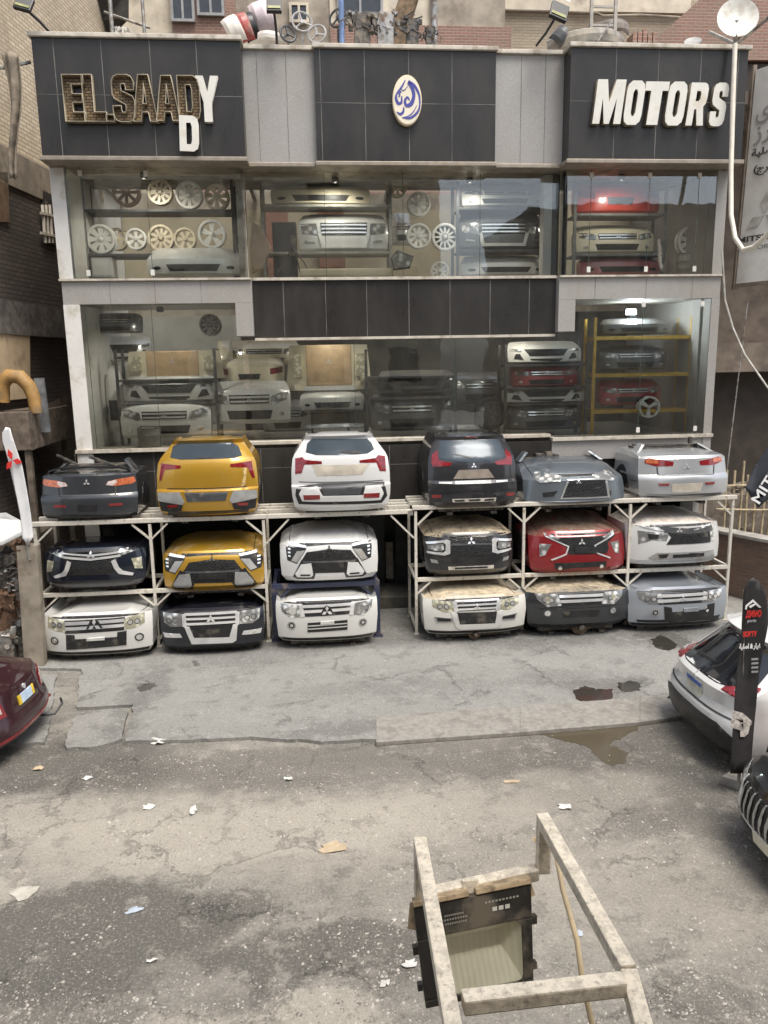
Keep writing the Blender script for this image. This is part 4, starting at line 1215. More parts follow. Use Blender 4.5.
t4 = clip('cut_van', 'charcoal family van tail with wide bluish rear window and wiper', SED, 'D', 118, 497,
  [(372,.12,.92,.12),(350,.02,.98,.15),(300,0,1,.17),(272,.01,1,.18),(258,.06,.99,.18),(200,.08,.985,.19),(165,.12,.965,.20),(110,.26,.87,.19),(84,.36,.80,.16),(70,.34,.76,.14),(60,.55,.74,.10,.02),(54,1.15,.72,.07,.03)], 1.5, BLK,
  [('rear_window', REARGLASS, [(168,160),(172,88),(422,80),(450,150),(432,160),(390,178),(250,180)], 'c'),
   ('wiper', BLACK_PLASTIC, [(220,145),(228,142),(314,158),(312,164)], 's', .014),
   ('tail_light', TAILR, [(132,170),(136,148),(158,128),(166,172),(222,182),(214,196),(138,199)], 'm'),
   ('plate_recess', mat('dusty_plate_bay', (.22,.185,.15), .6), [(222,252),(246,214),(372,209),(398,246)], 'c'),
   ('trim_strip', SILVER, [(166,263),(222,264),(222,271),(166,271)], 'm', .008),
   ('skid_strip', mat('light_skid_trim', (.5,.46,.4), .5), [(220,337),(408,331),(405,346),(222,351)], 'c', .008),
   ('skid_slot', BLACK_PLASTIC, [(232,341),(274,340),(276,347),(234,348)], 'm', .012), ('skid_slot', BLACK_PLASTIC, [(290,339),(340,337),(340,344),(292,346)], 'c', .012),
   ('reflector', REFL, [(134,320),(176,319),(174,332),(136,333)], 'm', .009),
   ('bumper_seam', BLACK_PLASTIC, [(130,300),(492,292),(492,296),(130,304)], 'c', .004),
   ('high_brake_light', TAILR, [(272,70),(326,68),(326,74),(272,76)], 'c', .006),
   ('emblem', CHROME, ('e',312,195,13), 'c', .012)])
SLB = paint('paint_steel_blue', (.15,.175,.20), .55, .18, (.34,.31,.27))
t5 = clip('cut_sedan', 'steel blue sedan nose with big black trapezoid grille', SED, 'E', 60, 492,
  [(358,.12,.94,.14),(346,.0,.99,.18),(300,.02,1,.2),(258,.03,.99,.25),(244,.10,.98,.26,.01),(225,.26,.96,.22,.03),(185,.75,.92,.12,.03),(160,1.15,.86,.05,.02)], 1.45, SLB,
  [('headlight', HEADL, [(100,222),(126,218),(218,238),(214,261),(130,268),(106,254)], 'm', .012),
   ('headlight_lens', TAILO, [(178,242),(196,244),(193,252),(177,252)], 'm', .01),
   ('grille_frame', SILVER, [(244,252),(412,247),(426,330),(214,338)], 'c', .008),
   ('grille', GRILLE, [(252,258),(405,253),(416,323),(224,331)], 'c', .013),
   ('plate_bracket', BLACK_PLASTIC, [(262,290),(385,286),(384,298),(262,302)], 'c', .018),
   ('fog_inlet', BLACK_PLASTIC, [(138,310),(205,302),(186,326),(142,330)], 'm', .006),
   ('lower_lip', mat('pale_lip', (.45,.5,.57), .35, metal=.3), [(90,345),(480,332),(480,342),(90,354)], 'c', .008),
   ('emblem', CHROME, ('e',330,262,13), 'c', .02)], Yn=-1.75)
r = t5.root; zs = t5.rows[-1][0]; hw = t5.hw
q = MB(); q.box(-hw*.8, hw*.8, 1.16, 1.4, zs-.12, zs-.01)
q.obox((-.22,1.25,zs+.03),(.45,.16,.07),Matrix.Rotation(.06,3,'Y')); q.lathe([(.0,.10),(.08,.09),(.10,0)],(-.2,1.22,zs+.02))
q.build('engine_bay_scrap', OILY, r, local=True)
stubs(t5, hw*.88, .16, 1.05, SLB)
SIL = paint('paint_silver', (.47,.48,.49), .55, .2, (.40,.34,.27))
t6 = clip('cut_sedan', 'silver sedan tail with narrow red lamps and a tan plate', SED, 'F', 118, 498,
  [(330,.10,.93,.13),(318,.02,.98,.15),(260,0,1,.17),(242,.02,1,.18),(232,.05,.985,.18),(165,.10,.965,.19),(152,.14,.94,.19,.02),(128,.55,.90,.14,.03),(120,.8,.88,.1,.02)], 1.35, SIL,
  [('tail_light', TAILR, [(146,184),(150,168),(166,163),(272,178),(268,196),(196,198)], 'm'),
   ('tail_light_lens', TAILO, [(150,170),(166,165),(206,171),(204,186),(152,184)], 'm', .011),
   ('number_plate', TAN, [(286,273),(415,268),(404,306),(284,309)], 'c'),
   ('reflector', REFL, [(205,270),(255,271),(250,281),(210,281)], 'm', .009),
   ('bumper_lip', DARK_GREY, [(165,316),(485,306),(480,318),(170,326)], 'c'),
   ('boot_seam', DARK_GREY, [(200,234),(440,228),(440,232),(200,238)], 'c', .004), ('boot_seam', DARK_GREY, [(196,200),(203,200),(207,234),(201,235)], 'm', .004),
   ('emblem', CHROME, ('e',347,198,14), 'c', .012)], Yn=-1.75)
stubs(t6, t6.hw*.88, .15, .55, SIL)
zs = t6.rows[-1][0]; q = MB(); q.box(-t6.hw*.7, t6.hw*.7, .85, 1.3, zs-.08, zs+.02); q.obox((.0,.95,zs+.05),(1.3,.1,.03),Matrix.Rotation(.02,3,'Y')); q.obox((.5,1.0,zs+.08),(.06,.06,.2)); q.build('torn_shelf', OILY, t6.root, local=True)

# --- middle row
NAVY = paint('paint_navy', (.006,.010,.022), .3, .2, (.22,.19,.15))
def cross_front(crop, xl, xr, pm, label, rows, det): return clip('cut_crossover', label, SED, crop, xl, xr, rows, 1.25, pm, det)
m1 = cross_front('A', 180, 618, NAVY, 'navy crossover nose with twin chrome grille bars and chrome hooks', 
  [(712,.12,.92,.12),(695,.02,.97,.17),(640,0,1,.21),(600,.02,1,.23),(568,.04,.99,.26),(552,.12,.97,.27,.02),(528,.5,.93,.2,.03),(500,1.1,.88,.08,.02)],
  [('headlight', HEADL, [(500,566),(516,548),(560,534),(612,512),(614,538),(560,562),(512,580)], 'm'),
   ('grille', GRILLE, [(262,565),(372,580),(500,562),(480,640),(455,660),(278,662),(266,640)], 'c', .005),
   ('chrome_bar', CHROME, [(250,563),(370,575),(498,559),(500,567),(372,583),(253,571)], 'c', .014),
   ('chrome_bar', CHROME, [(254,579),(372,591),(500,574),(502,583),(372,600),(257,589)], 'c', .014),
   ('chrome_hook', CHROME, [(474,602),(492,592),(508,628),(524,642),(572,652),(566,662),(508,656),(488,634)], 'm', .012),
   ('side_lamp', HEADY, [(560,590),(604,582),(609,632),(576,632)], 'm', .008),
   ('lower_grille', BLACK_PLASTIC, [(214,682),(560,672),(550,692),(222,697)], 'c', .007),
   ('emblem', CHROME, ('e',372,578,18), 'c', .022)])
def xf_det(dx, dy, white, sc=1.0, cx=302):
    S = lambda pts: [(cx + (x - 302) * sc + dx, y + dy) for x, y in pts]
    d = [('headlight', BLACK_PLASTIC, S([(104,545),(124,562),(192,580),(190,597),(150,657),(108,642),(102,600)]), 'm', .006),
   ('daytime_light', LEDL, S([(105,545),(125,562),(192,579),(189,589),(120,577),(106,560)]), 'm', .012),
   ('headlight_lens', CLADG, S([(150,603),(186,600),(150,652),(124,644)]), 'm', .012),
   ('lamp_cube', LEDL, S([(110,588),(122,590),(122,598),(110,596)]), 'm', .012), ('lamp_cube', LEDL, S([(110,604),(122,606),(122,613),(110,611)]), 'm', .012), ('lamp_cube', LEDL, S([(111,619),(122,621),(122,628),(112,626)]), 'm', .012),
   ('grille', GRILLE, S([(205,608),(300,594),(398,597),(432,640),(400,692),(225,697),(178,650)]), 'c', .005),
   ('grille_bar', DARK_GREY, S([(190,646),(425,638),(420,646),(194,654)]), 'c', .012),
   ('plate_bracket', BLACK_PLASTIC, S([(245,655),(368,651),(368,676),(246,680)]), 'c', .018),
   ('bumper_edge', BLACK_PLASTIC, S([(170,640),(190,650),(232,700),(226,722),(150,722),(132,712)]), 'm', .008),
   ('skid_block', WHITE_TRIM if white else CLADG, S([(168,660),(213,655),(222,705),(212,714),(152,714),(142,700)]), 'm', .014),
   ('hood_seam', BLACK_PLASTIC, S([(190,579),(302,572),(302,575),(190,583)]), 'm', .004),
   ('emblem', BLACK_PLASTIC, ('e', cx + dx, 592 + dy, 16), 'c', .02)]
    if white: d.append(('tow_slot', BLACK_PLASTIC, S([(165,702),(208,702),(208,709),(165,709)]), 'm', .018))
    return d
XR = [(726,.12,.92,.1),(708,.03,.98,.14),(655,0,1,.17),(605,.02,1,.21),(580,.05,1,.23),(563,.12,.985,.23,.015),(520,.5,.95,.17,.03),(478,1.1,.88,.07,.02)]
YELD = paint('paint_amber_dusty', (.46,.26,.02), .4, .42, (.40,.34,.24), edge=.55)
m2 = clip('cut_crossover', 'amber yellow crossover nose with black honeycomb grille', SED, 'B', 94, 528, XR, 1.25, YELD, xf_det(0, 0, False))
m3 = clip('cut_crossover', 'white crossover nose with black honeycomb grille, on the navy stand', SED, 'C', 84, 502, [(y - 44, *k) for y, *k in XR], 1.25, WHT, xf_det(3, -44, True, .97))
TANB = (.45,.37,.26)
BLKD = paint('paint_black_tan_dust', (.016,.017,.020), .3, 1.0, TANB, edge=.5)
m4 = clip('cut_van', 'black off road van nose with chrome lamp brackets under tan dust', SED, 'D', 104, 484,
  [(655,.12,.92,.12),(640,.02,.97,.16),(590,0,1,.19),(530,.02,1,.21),(500,.05,.99,.23),(484,.12,.97,.23,.02),(450,.5,.94,.17,.03),(412,1.1,.88,.07,.02)], 1.25, BLKD,
  [('grille', GRILLE, [(222,500),(405,494),(412,560),(395,575),(235,580),(215,560)], 'c', .006),
   ('grille_bar', DARK_GREY, [(222,527),(408,522),(408,530),(222,535)], 'c', .012),
   ('lamp_bracket', CHROME, [(108,518),(202,510),(214,515),(214,570),(190,578),(114,566),(114,558),(186,566),(194,556),(194,530),(184,522),(112,528)], 'm', .012),
   ('headlight', HEADL, [(116,532),(184,526),(188,552),(176,560),(118,550)], 'm', .008),
   ('fog_lamp', SILVER, [(128,592),(158,598),(164,612),(134,608)], 'm', .008),
   ('lower_grille', BLACK_PLASTIC, [(232,585),(402,578),(402,608),(236,614)], 'c', .006),
   ('skid_strip', mat('light_skid_trim', (.5,.46,.4), .5), [(220,626),(413,617),(413,631),(222,640)], 'c', .01),
   ('skid_slot', BLACK_PLASTIC, [(234,629),(280,627),(280,634),(234,636)], 'm', .014), ('skid_slot', BLACK_PLASTIC, [(292,626),(345,624),(345,631),(292,633)], 'c', .014),
   ('emblem', CHROME, ('e',315,517,20), 'c', .02)])
REDD = paint('paint_red_dusty', (.27,.012,.018), .35, .95, (.20,.165,.12), edge=.62)
m5 = cross_front('E', 84, 496, REDD, 'dark red crossover nose with chrome hooks and a dusty hood', 
  [(648,.12,.93,.12),(634,.02,.97,.17),(590,0,1,.21),(540,.02,1,.23),(498,.04,.99,.26),(478,.12,.97,.27,.02),(440,.5,.93,.2,.03),(388,1.1,.88,.08,.02)],
  [('headlight', HEADL, [(140,480),(152,480),(215,505),(205,512),(150,498)], 'm', .008),
   ('grille', GRILLE, [(160,497),(200,500),(330,497),(440,486),(462,484),(432,520),(436,545),(428,566),(270,574),(256,540),(215,520)], 'c', .005),
   ('chrome_hook', CHROME, [(148,495),(157,495),(253,538),(241,575),(178,600),(175,595),(236,571),(246,541),(158,501)], 'm', .012),
   ('side_lamp', HEADL, [(124,527),(176,530),(150,576),(126,582)], 'm', .008),
   ('plate_bracket', BLACK_PLASTIC, [(275,545),(410,538),(412,562),(277,569)], 'c', .016),
   ('lower_grille', BLACK_PLASTIC, [(200,610),(420,600),(420,630),(200,640)], 'c', .006),
   ('fog_lamp', BULB, ('o',214,632,9), 'm', .012),
   ('emblem', CHROME, ('e',336,520,17), 'c', .02)])
WHTD = paint('paint_white_dusty', (.60,.60,.59), .0, .8, (.48,.41,.34), edge=.55)
m6 = clip('cut_van', 'white van nose with split black grille and grey skid bumper', SED, 'F', 76, 474,
  [(612,.12,.92,.12),(596,.02,.97,.17),(545,0,1,.21),(490,.02,1,.23),(450,.05,.99,.25),(440,.12,.97,.25,.02),(410,.5,.94,.18,.03),(372,1.1,.88,.07,.02)], 1.25, WHTD,
  [('grille', GRILLE, [(240,478),(425,470),(428,520),(240,532),(262,500)], 'c', .008),
   ('grille_top', DARK_GREY, [(206,452),(330,462),(432,446),(438,470),(330,486),(232,480)], 'c', .012),
   ('lamp_strip', CHROME, [(100,432),(150,452),(232,470),(232,476),(150,460),(100,440)], 'm', .012),
   ('headlight', HEADL, [(116,470),(212,480),(250,490),(240,516),(180,512),(120,530)], 'm', .006),
   ('headlight_lens', BLACK_PLASTIC, [(160,484),(208,488),(205,506),(165,508)], 'm', .012),
   ('skid_panel', CLADG, [(160,588),(200,566),(440,552),(440,592),(190,606)], 'c', .008),
   ('skid_slot', BLACK_PLASTIC, [(205,574),(250,571),(240,588),(210,590)], 'm', .014), ('skid_slot', BLACK_PLASTIC, [(268,574),(400,566),(400,580),(268,588)], 'c', .014),
   ('emblem', CHROME, ('e',333,468,16), 'c', .02)])

# --- bottom row
PR = lambda y0, y1, y2: [(y0+14,.16,.92,.1),(y0,.05,.97,.13),((y0+y1)/2,0,1,.15),(y1+20,.02,1,.17),(y1,.05,.99,.17),(y1-12,.14,.975,.15,.02),((y1*.6+y2*.4),.55,.95,.1,.025),(y2,1.15,.90,.05,.02)]
CREW = paint('paint_ivory', (.62,.61,.58), .0, .15, (.48,.42,.33), rough=.3)
b1 = clip('cut_off_roader', 'white off roader nose with black bumper corners and yellowed lamps', SED, 'A', 178, 650, PR(985, 838, 757), 1.3, CREW,
  [('headlight', HEADY, [(530,850),(560,836),(618,818),(618,864),(576,886),(530,894)], 'm'),
   ('grille', BLACK_PLASTIC, [(272,856),(530,840),(530,896),(274,912)], 'c', .006),
   ('chrome_bar', CHROME, [(276,862),(528,847),(528,860),(276,876)], 'c', .014), ('chrome_bar', CHROME, [(276,885),(528,868),(528,881),(276,898)], 'c', .014),
   ('emblem_plate', BLACK_PLASTIC, [(366,892),(382,858),(400,848),(418,856),(438,886)], 'c', .018),
   ('emblem', CHROME, ('e',400,876,28), 'c', .026),
   ('bumper_corner', BLACK_PLASTIC, [(270,916),(306,918),(308,936),(488,926),(488,906),(528,900),(528,960),(272,980)], 'c', .008),
   ('number_plate', PLATEC, [(360,932),(437,926),(437,938),(360,943)], 'c', .022),
   ('fog_lamp_ring', DARK_GREY, ('o',233,942,18), 'm', .006), ('fog_lamp', BULB, ('o',233,942,12), 'm', .012)], Yn=-2.3)
def pajero_chrome(S):
    return [('headlight', HEADL, S([(98,818),(176,826),(180,880),(130,882),(104,862)]), 'm'),
   ('grille', GRILLE, S([(196,828),(412,816),(412,880),(198,892)]), 'c', .006),
   ('chrome_bar', CHROME, S([(188,824),(412,813),(412,823),(188,834)]), 'c', .016), ('chrome_bar', CHROME, S([(196,845),(410,835),(410,843),(196,854)]), 'c', .016), ('chrome_bar', CHROME, S([(196,866),(408,855),(408,864),(196,876)]), 'c', .016),
   ('grille_side', CHROME, S([(178,828),(196,826),(200,890),(182,880)]), 'm', .014),
   ('lower_grille', BLACK_PLASTIC, S([(208,896),(390,888),(384,930),(222,936)]), 'c', .006),
   ('emblem', CHROME, ('e',)+S([(295,850)])[0]+(20,), 'c', .026)]
NAVYB = paint('paint_blue_black', (.008,.010,.018), .3, .25, (.2,.17,.13))
I = lambda pts: pts
b2 = clip('cut_off_roader', 'blue black off roader nose with chrome bumper guard', SED, 'B', 84, 528, PR(962, 818, 745), 1.3, NAVYB,
  pajero_chrome(I) + [('bumper_guard', CHROME, [(180,878),(202,882),(222,930),(372,927),(388,872),(408,868),(402,940),(386,950),(212,956),(192,912)], 'c', .014),
   ('fog_surround', CHROME, [(98,906),(170,912),(180,928),(106,926)], 'm', .01), ('fog_lamp', BULB, ('o',128,917,8), 'm', .016)], Yn=-2.25)
b3 = clip('cut_off_roader', 'cream off roader nose with slatted bumper intake, under the navy stand', SED, 'C', 66, 500, PR(925, 775, 700), 1.3, CREW,
  [('headlight', HEADL, [(86,780),(166,790),(174,840),(130,846),(94,816)], 'm'),
   ('headlight_lens', BULB, ('o',138,815,16), 'm', .012),
   ('grille', BLACK_PLASTIC, [(180,782),(392,768),(392,826),(182,840)], 'c', .006),
   ('chrome_bar', CHROME, [(184,790),(388,778),(388,790),(184,802)], 'c', .014), ('chrome_bar', CHROME, [(184,812),(388,799),(388,811),(184,824)], 'c', .014),
   ('grille_side', CHROME, [(164,788),(182,786),(192,838),(176,842)], 'm', .012),
   ('emblem_plate', BLACK_PLASTIC, [(262,832),(276,800),(290,788),(306,798),(322,826)], 'c', .018), ('emblem', CHROME, ('e',291,815,25), 'c', .026),
   ('lower_grille', BLACK_PLASTIC, [(208,866),(378,852),(378,894),(208,906)], 'c', .006),
   ('slat', CREW, [(210,877),(377,864),(377,868),(210,881)], 'c', .012), ('slat', CREW, [(210,890),(377,877),(377,881),(210,894)], 'c', .012),
   ('number_plate', PLATEC, [(262,860),(320,856),(320,868),(262,872)], 'c', .018),
   ('fog_lamp_ring', SILVER, ('o',135,876,18), 'm', .008), ('fog_lamp', BLACK_PLASTIC, ('o',135,876,12), 'm', .012), ('fog_lamp_bulb', BULB, ('o',135,876,7), 'm', .016)], Yn=-2.25)
IVD = paint('paint_ivory_tan_dust', (.61,.595,.55), .0, 1.0, (.42,.34,.22), edge=.62)
b4 = clip('cut_off_roader', 'ivory off roader nose whose hood is caked in tan dust', SED, 'D', 98, 536, PR(895, 765, 672), 1.3, IVD,
  [('headlight', HEADY, [(132,762),(222,775),(232,816),(190,822),(138,796)], 'm'),
   ('grille', GRILLE, [(240,772),(424,762),(426,806),(246,816)], 'c', .006),
   ('chrome_bar', CHROME, [(236,768),(426,758),(426,767),(236,777)], 'c', .016), ('chrome_bar', CHROME, [(240,788),(424,778),(424,785),(240,795)], 'c', .016), ('chrome_bar', CHROME, [(242,805),(426,795),(426,802),(242,813)], 'c', .016),
   ('grille_side', CHROME, [(222,774),(240,772),(250,818),(232,818)], 'm', .014),
   ('lower_grille', BLACK_PLASTIC, [(252,822),(420,816),(414,866),(264,872)], 'c', .006),
   ('bumper_guard', CREW, [(226,816),(250,821),(264,874),(414,868),(424,816),(448,810),(440,870),(420,886),(266,894),(246,880)], 'c', .014),
   ('fog_surround', SILVER, [(146,838),(222,845),(226,862),(156,864)], 'm', .01), ('fog_lamp', BLACK_PLASTIC, [(156,842),(216,848),(219,858),(160,859)], 'm', .014),
   ('emblem', CHROME, ('e',338,797,18), 'c', .026)], Yn=-2.25)
GRD = paint('paint_graphite_tan_dust', (.028,.031,.036), .4, .95, (.45,.38,.27), edge=.62)
b5 = clip('cut_off_roader', 'graphite off roader nose with dusty hood, propped on a brake hub', SED, 'E', 70, 506, PR(868, 738, 650), 1.3, GRD,
  [('headlight', HEADL, [(102,736),(204,742),(220,792),(160,797),(116,766)], 'm'),
   ('headlight_lens', HEADY, ('o',160,768,14), 'm', .012),
   ('grille', BLACK_PLASTIC, [(212,742),(408,734),(408,780),(226,792)], 'c', .006),
   ('chrome_bar', CHROME, [(218,746),(406,738),(406,750),(220,758)], 'c', .016), ('chrome_bar', CHROME, [(224,768),(406,759),(406,770),(226,780)], 'c', .016),
   ('lower_grille', BLACK_PLASTIC, [(240,816),(400,808),(394,836),(246,843)], 'c', .006), ('bumper_seam', BLACK_PLASTIC, [(120,800),(480,782),(480,786),(120,804)], 'c', .004),
   ('fog_lamp_ring', DARK_GREY, ('o',160,825,20), 'm', .006), ('fog_lamp', BULB, ('o',160,825,13), 'm', .012)], Yn=-2.25)
LBL = paint('paint_pale_blue', (.36,.39,.43), .5, .3, (.25,.26,.28))
b6 = clip('cut_off_roader', 'pale silver blue off roader nose with black plate surround', SED, 'F', 76, 498, PR(862, 728, 640), 1.3, LBL,
  [('headlight', HEADL, [(110,733),(216,738),(228,786),(170,787),(126,766)], 'm'),
   ('grille', BLACK_PLASTIC, [(220,740),(436,724),(438,774),(230,788)], 'c', .006),
   ('chrome_bar', CHROME, [(224,744),(436,730),(436,742),(226,757)], 'c', .016), ('chrome_bar', CHROME, [(228,766),(436,750),(436,762),(229,779)], 'c', .016),
   ('emblem', CHROME, ('e',336,758,20), 'c', .028),
   ('bumper_corner', BLACK_PLASTIC, [(230,796),(262,800),(266,820),(414,806),(416,786),(446,780),(442,836),(234,856)], 'c', .008),
   ('number_plate', mat('grey_plate', (.3,.32,.34), .5), [(314,803),(376,799),(376,814),(314,818)], 'c', .02),
   ('lower_lip', BLACK_PLASTIC, [(130,852),(480,826),(478,846),(136,872)], 'c', .006),
   ('fog_lamp_ring', SILVER, ('o',193,822,18), 'm', .006), ('fog_lamp', BLACK_PLASTIC, ('o',193,822,12), 'm', .01), ('fog_lamp_bulb', BULB, ('o',193,822,7), 'm', .014)], Yn=-2.25)
# what the lowest cars stand on
def hub(px, label, rr):
    x = P(px, 632, -2.1).x; c = Vector((x, -2.08, ZS + rr + .002))
    hb = tag(empty('brake_hub', (c.x, c.y, ZS)), label, 'brake disc')
    MB().lathe([(0,-.03),(rr*.45,-.03),(rr*.5,.0),(rr*.95,.0),(rr,.02),(rr,.05),(0,.05)], c, (0,1,0), 24).build('brake_disc', mat('rusty_iron', (.12,.085,.06), .7, metal=.4, var=.4, scale=20, bump=.3), hb, smooth=True)
    MB().lathe([(0,-.10),(rr*.28,-.10),(rr*.35,-.03)], c, (0,1,0), 16).build('hub_centre', OILY, hb, smooth=True)
hub(580.5, 'rusty brake disc under the graphite off roader nose', .17)
hub(475, 'rusty brake disc in shadow under the ivory dusty nose', .12)
BLK_W = mat('prop_timber', (.12,.09,.06), .8, var=.3)
for B in (b1, b2, b3, b4, b5, b6):
    x = B.root.location.x; zt = B.root.location.z - .152
    for s_ in (-1, 1): MB().box(x + s_*B.hw*.5 - .12, x + s_*B.hw*.5 + .12, -1.9, -1.15, ZS + .002, max(zt, ZS + .03)).build('prop_block', BLK_W, B.root)
# ------------------------------------------------------------------ racks
YF_, YB_ = -1.62, -.62
RACKG = 'steel racks holding the cut cars'
def rack(label, xs, z_top, z_mid, mid_bays, Ys=(YF_, YB_), xr_ext=None, foot=None, m=STEEL_CREAM, xl_ext=None):
    rt = tag(empty('steel_rack', (sum(xs) / len(xs), sum(Ys) / 2, ZS)), label, 'rack', RACKG)
    t = .05
    for x in xs:
        for y in Ys:
            MB().box(x - t/2, x + t/2, y - t/2, y + t/2, ZS, z_top - .10).build('post', m, rt, bevel=.006)
            MB().box(x - t*.9, x + t*.9, y - t*.9, y + t*.9, ZS, ZS + .008).build('foot_plate', m, rt)
        MB().box(x - .025, x + .025, Ys[0] + t/2 + .002, Ys[1] - t/2 - .002, z_mid - .06, z_mid - .01).build('cross_rail', m, rt)
        MB().box(x - .025, x + .025, Ys[0] + t/2 + .002, Ys[1] - t/2 - .002, ZS + .08, ZS + .12).build('cross_rail', m, rt)
    a, b_ = xs[0] - .06, xr_ext or xs[-1] + .06
    if xl_ext: a = xl_ext
    for y in Ys + (Ys[1] - .28, Ys[0] + .45):
        MB().box(a, b_, y - .04, y + .04, z_top - .075, z_top).build('top_rail', m, rt, bevel=.008)
    for i in mid_bays:
        for y in Ys:
            MB().box(xs[i] + t/2 + .001, xs[i+1] - t/2 - .001, y - .03, y + .03, z_mid - .07, z_mid).build('mid_rail', m, rt, bevel=.006)
        for x, s_ in ((xs[i], 1), (xs[i+1], -1)):
            MB().bar((x + s_*.02, Ys[0] + .001, z_mid - .30), (x + s_*.27, Ys[0] + .001, z_mid - .075), .035, .03).build('brace', m, rt)
    n = len(xs)
    for i in range(n - 1):
        for x, s_ in ((xs[i], 1), (xs[i+1], -1)):
            MB().bar((x + s_*.02, Ys[0] + .001, z_top - .36), (x + s_*.30, Ys[0] + .001, z_top - .10), .04, .03).build('brace', m, rt)
    return rt
def zat(px, py, Y=YF_): return P(px, py, Y).z
xs1 = [P(41, 590, YF_).x, P(154, 580, YF_).x, P(266, 575, YF_).x]
zt1 = zat(154, 518); zm1 = zat(150, 589)
r1 = rack('cream steel rack with two bays, holding the slate and amber cars', xs1, zt1, zm1, [0, 1])
xs2 = [P(416, 570, YF_).x, P(523, 570, YF_).x, P(628, 560, YF_).x, P(729, 555, YF_).x]
zt2 = zat(523, 502); zm2 = zat(580, 571)
r2 = rack('cream steel rack with three bays, carrying charcoal, blue and silver cars', xs2, zt2, zm2, [0, 1, 2])
# bridge of long rails between the two racks, carrying the white tail
rt = tag(empty('rail_bridge', ((xs1[-1] + xs2[0]) / 2, -1.1, zt1)), 'long cream steel rails bridging the gap under the white tail', 'rack beam')
a, b_ = xs1[-1] + .065, xs2[0] - .065
for y in (YF_, YF_ + .45, YB_, YB_ - .28):
    MB().box(a, b_, y - .04, y + .04, zt1 - .075, zt1).build('rail', STEEL_CREAM, rt, bevel=.008)
for x, s_ in ((xs1[-1] + .02, 1), (xs2[0] - .02, -1)):
    MB().bar((x + s_*.015, YF_ + .001, zt1 - .52), (x + s_*.42, YF_ + .001, zt1 - .10), .04, .03).build('brace', STEEL_CREAM, rt)
for x in (a + .5, (a+b_)/2, b_ - .5):
    MB().box(x - .03, x + .03, YF_ + .041, YF_ + .409, zt1 - .09, zt1 - .01).build('cross_rail', STEEL_CREAM, rt)
MB().box(xs2[0] - .14, xs2[0] - .05, YF_ - .05, YF_ - .041, zt1 - .10, zt1 - .02).build('bolt_plate', GREY_METAL, rt)
# navy stand in the middle
NAVYS = mat('navy_painted_steel', (.022,.028,.06), .5, var=.25, scale=9, dirt=(.2,.15,.1), damt=.25)
xn = [P(275, 600, YF_).x, P(377, 600, YF_).x]
zn = zat(325, 582)
rt = tag(empty('steel_stand', (sum(xn)/2, -1.1, ZS)), 'navy steel stand carrying the white crossover nose', 'stand')
for x in xn:
    for y in (YF_, YB_):
        MB().box(x - .05, x + .05, y - .05, y + .05, ZS, zn - .09).build('leg', NAVYS, rt, bevel=.008)
        MB().box(x - .09, x + .09, y - .09, y + .09, ZS, ZS + .012).build('foot_plate', NAVYS, rt)
for y in (YF_, YB_):
    MB().box(xn[0] - .05, xn[1] + .05, y - .045, y + .045, zn - .088, zn).build('rail', NAVYS, rt, bevel=.008)
for x, s_ in ((xn[0], 1), (xn[1], -1)):
    MB().bar((x + s_*.03, YF_, zn - .35), (x + s_*.28, YF_, zn - .09), .045, .03).build('brace', NAVYS, rt)
    MB().box(x - .03, x + .03, YF_ + .052, YB_ - .052, zn - .07, zn - .01).build('cross_rail', NAVYS, rt)
# wooden bearers that carry the cars on the rails
TIM = mat('bearer_timber', (.42,.34,.23), .8, var=.3, scale=10, dirt=(.16,.12,.08), damt=.3)
def bearer(B, zrail, label):
    x = B.root.location.x; zb = B.root.location.z - .15
    for s_ in (-1, 1):
        h = max(zb - zrail, .02)
        o = MB().box(x + s_*B.hw*.5 - .05, x + s_*B.hw*.5 + .05, YF_ + .1, YB_ + .05, zb - h, zb).build('timber_bearer', TIM, bevel=.006)
        tag(o, label % ('one' if 0 else ''), 'timber', 'timber bearers under the cut cars')
for px, py in ((360, 515.5), (285 / 4.267 + 140, 515.5), (372 / 4.267, 519)):
    c = P(px, py, YF_ - .05)
    pass
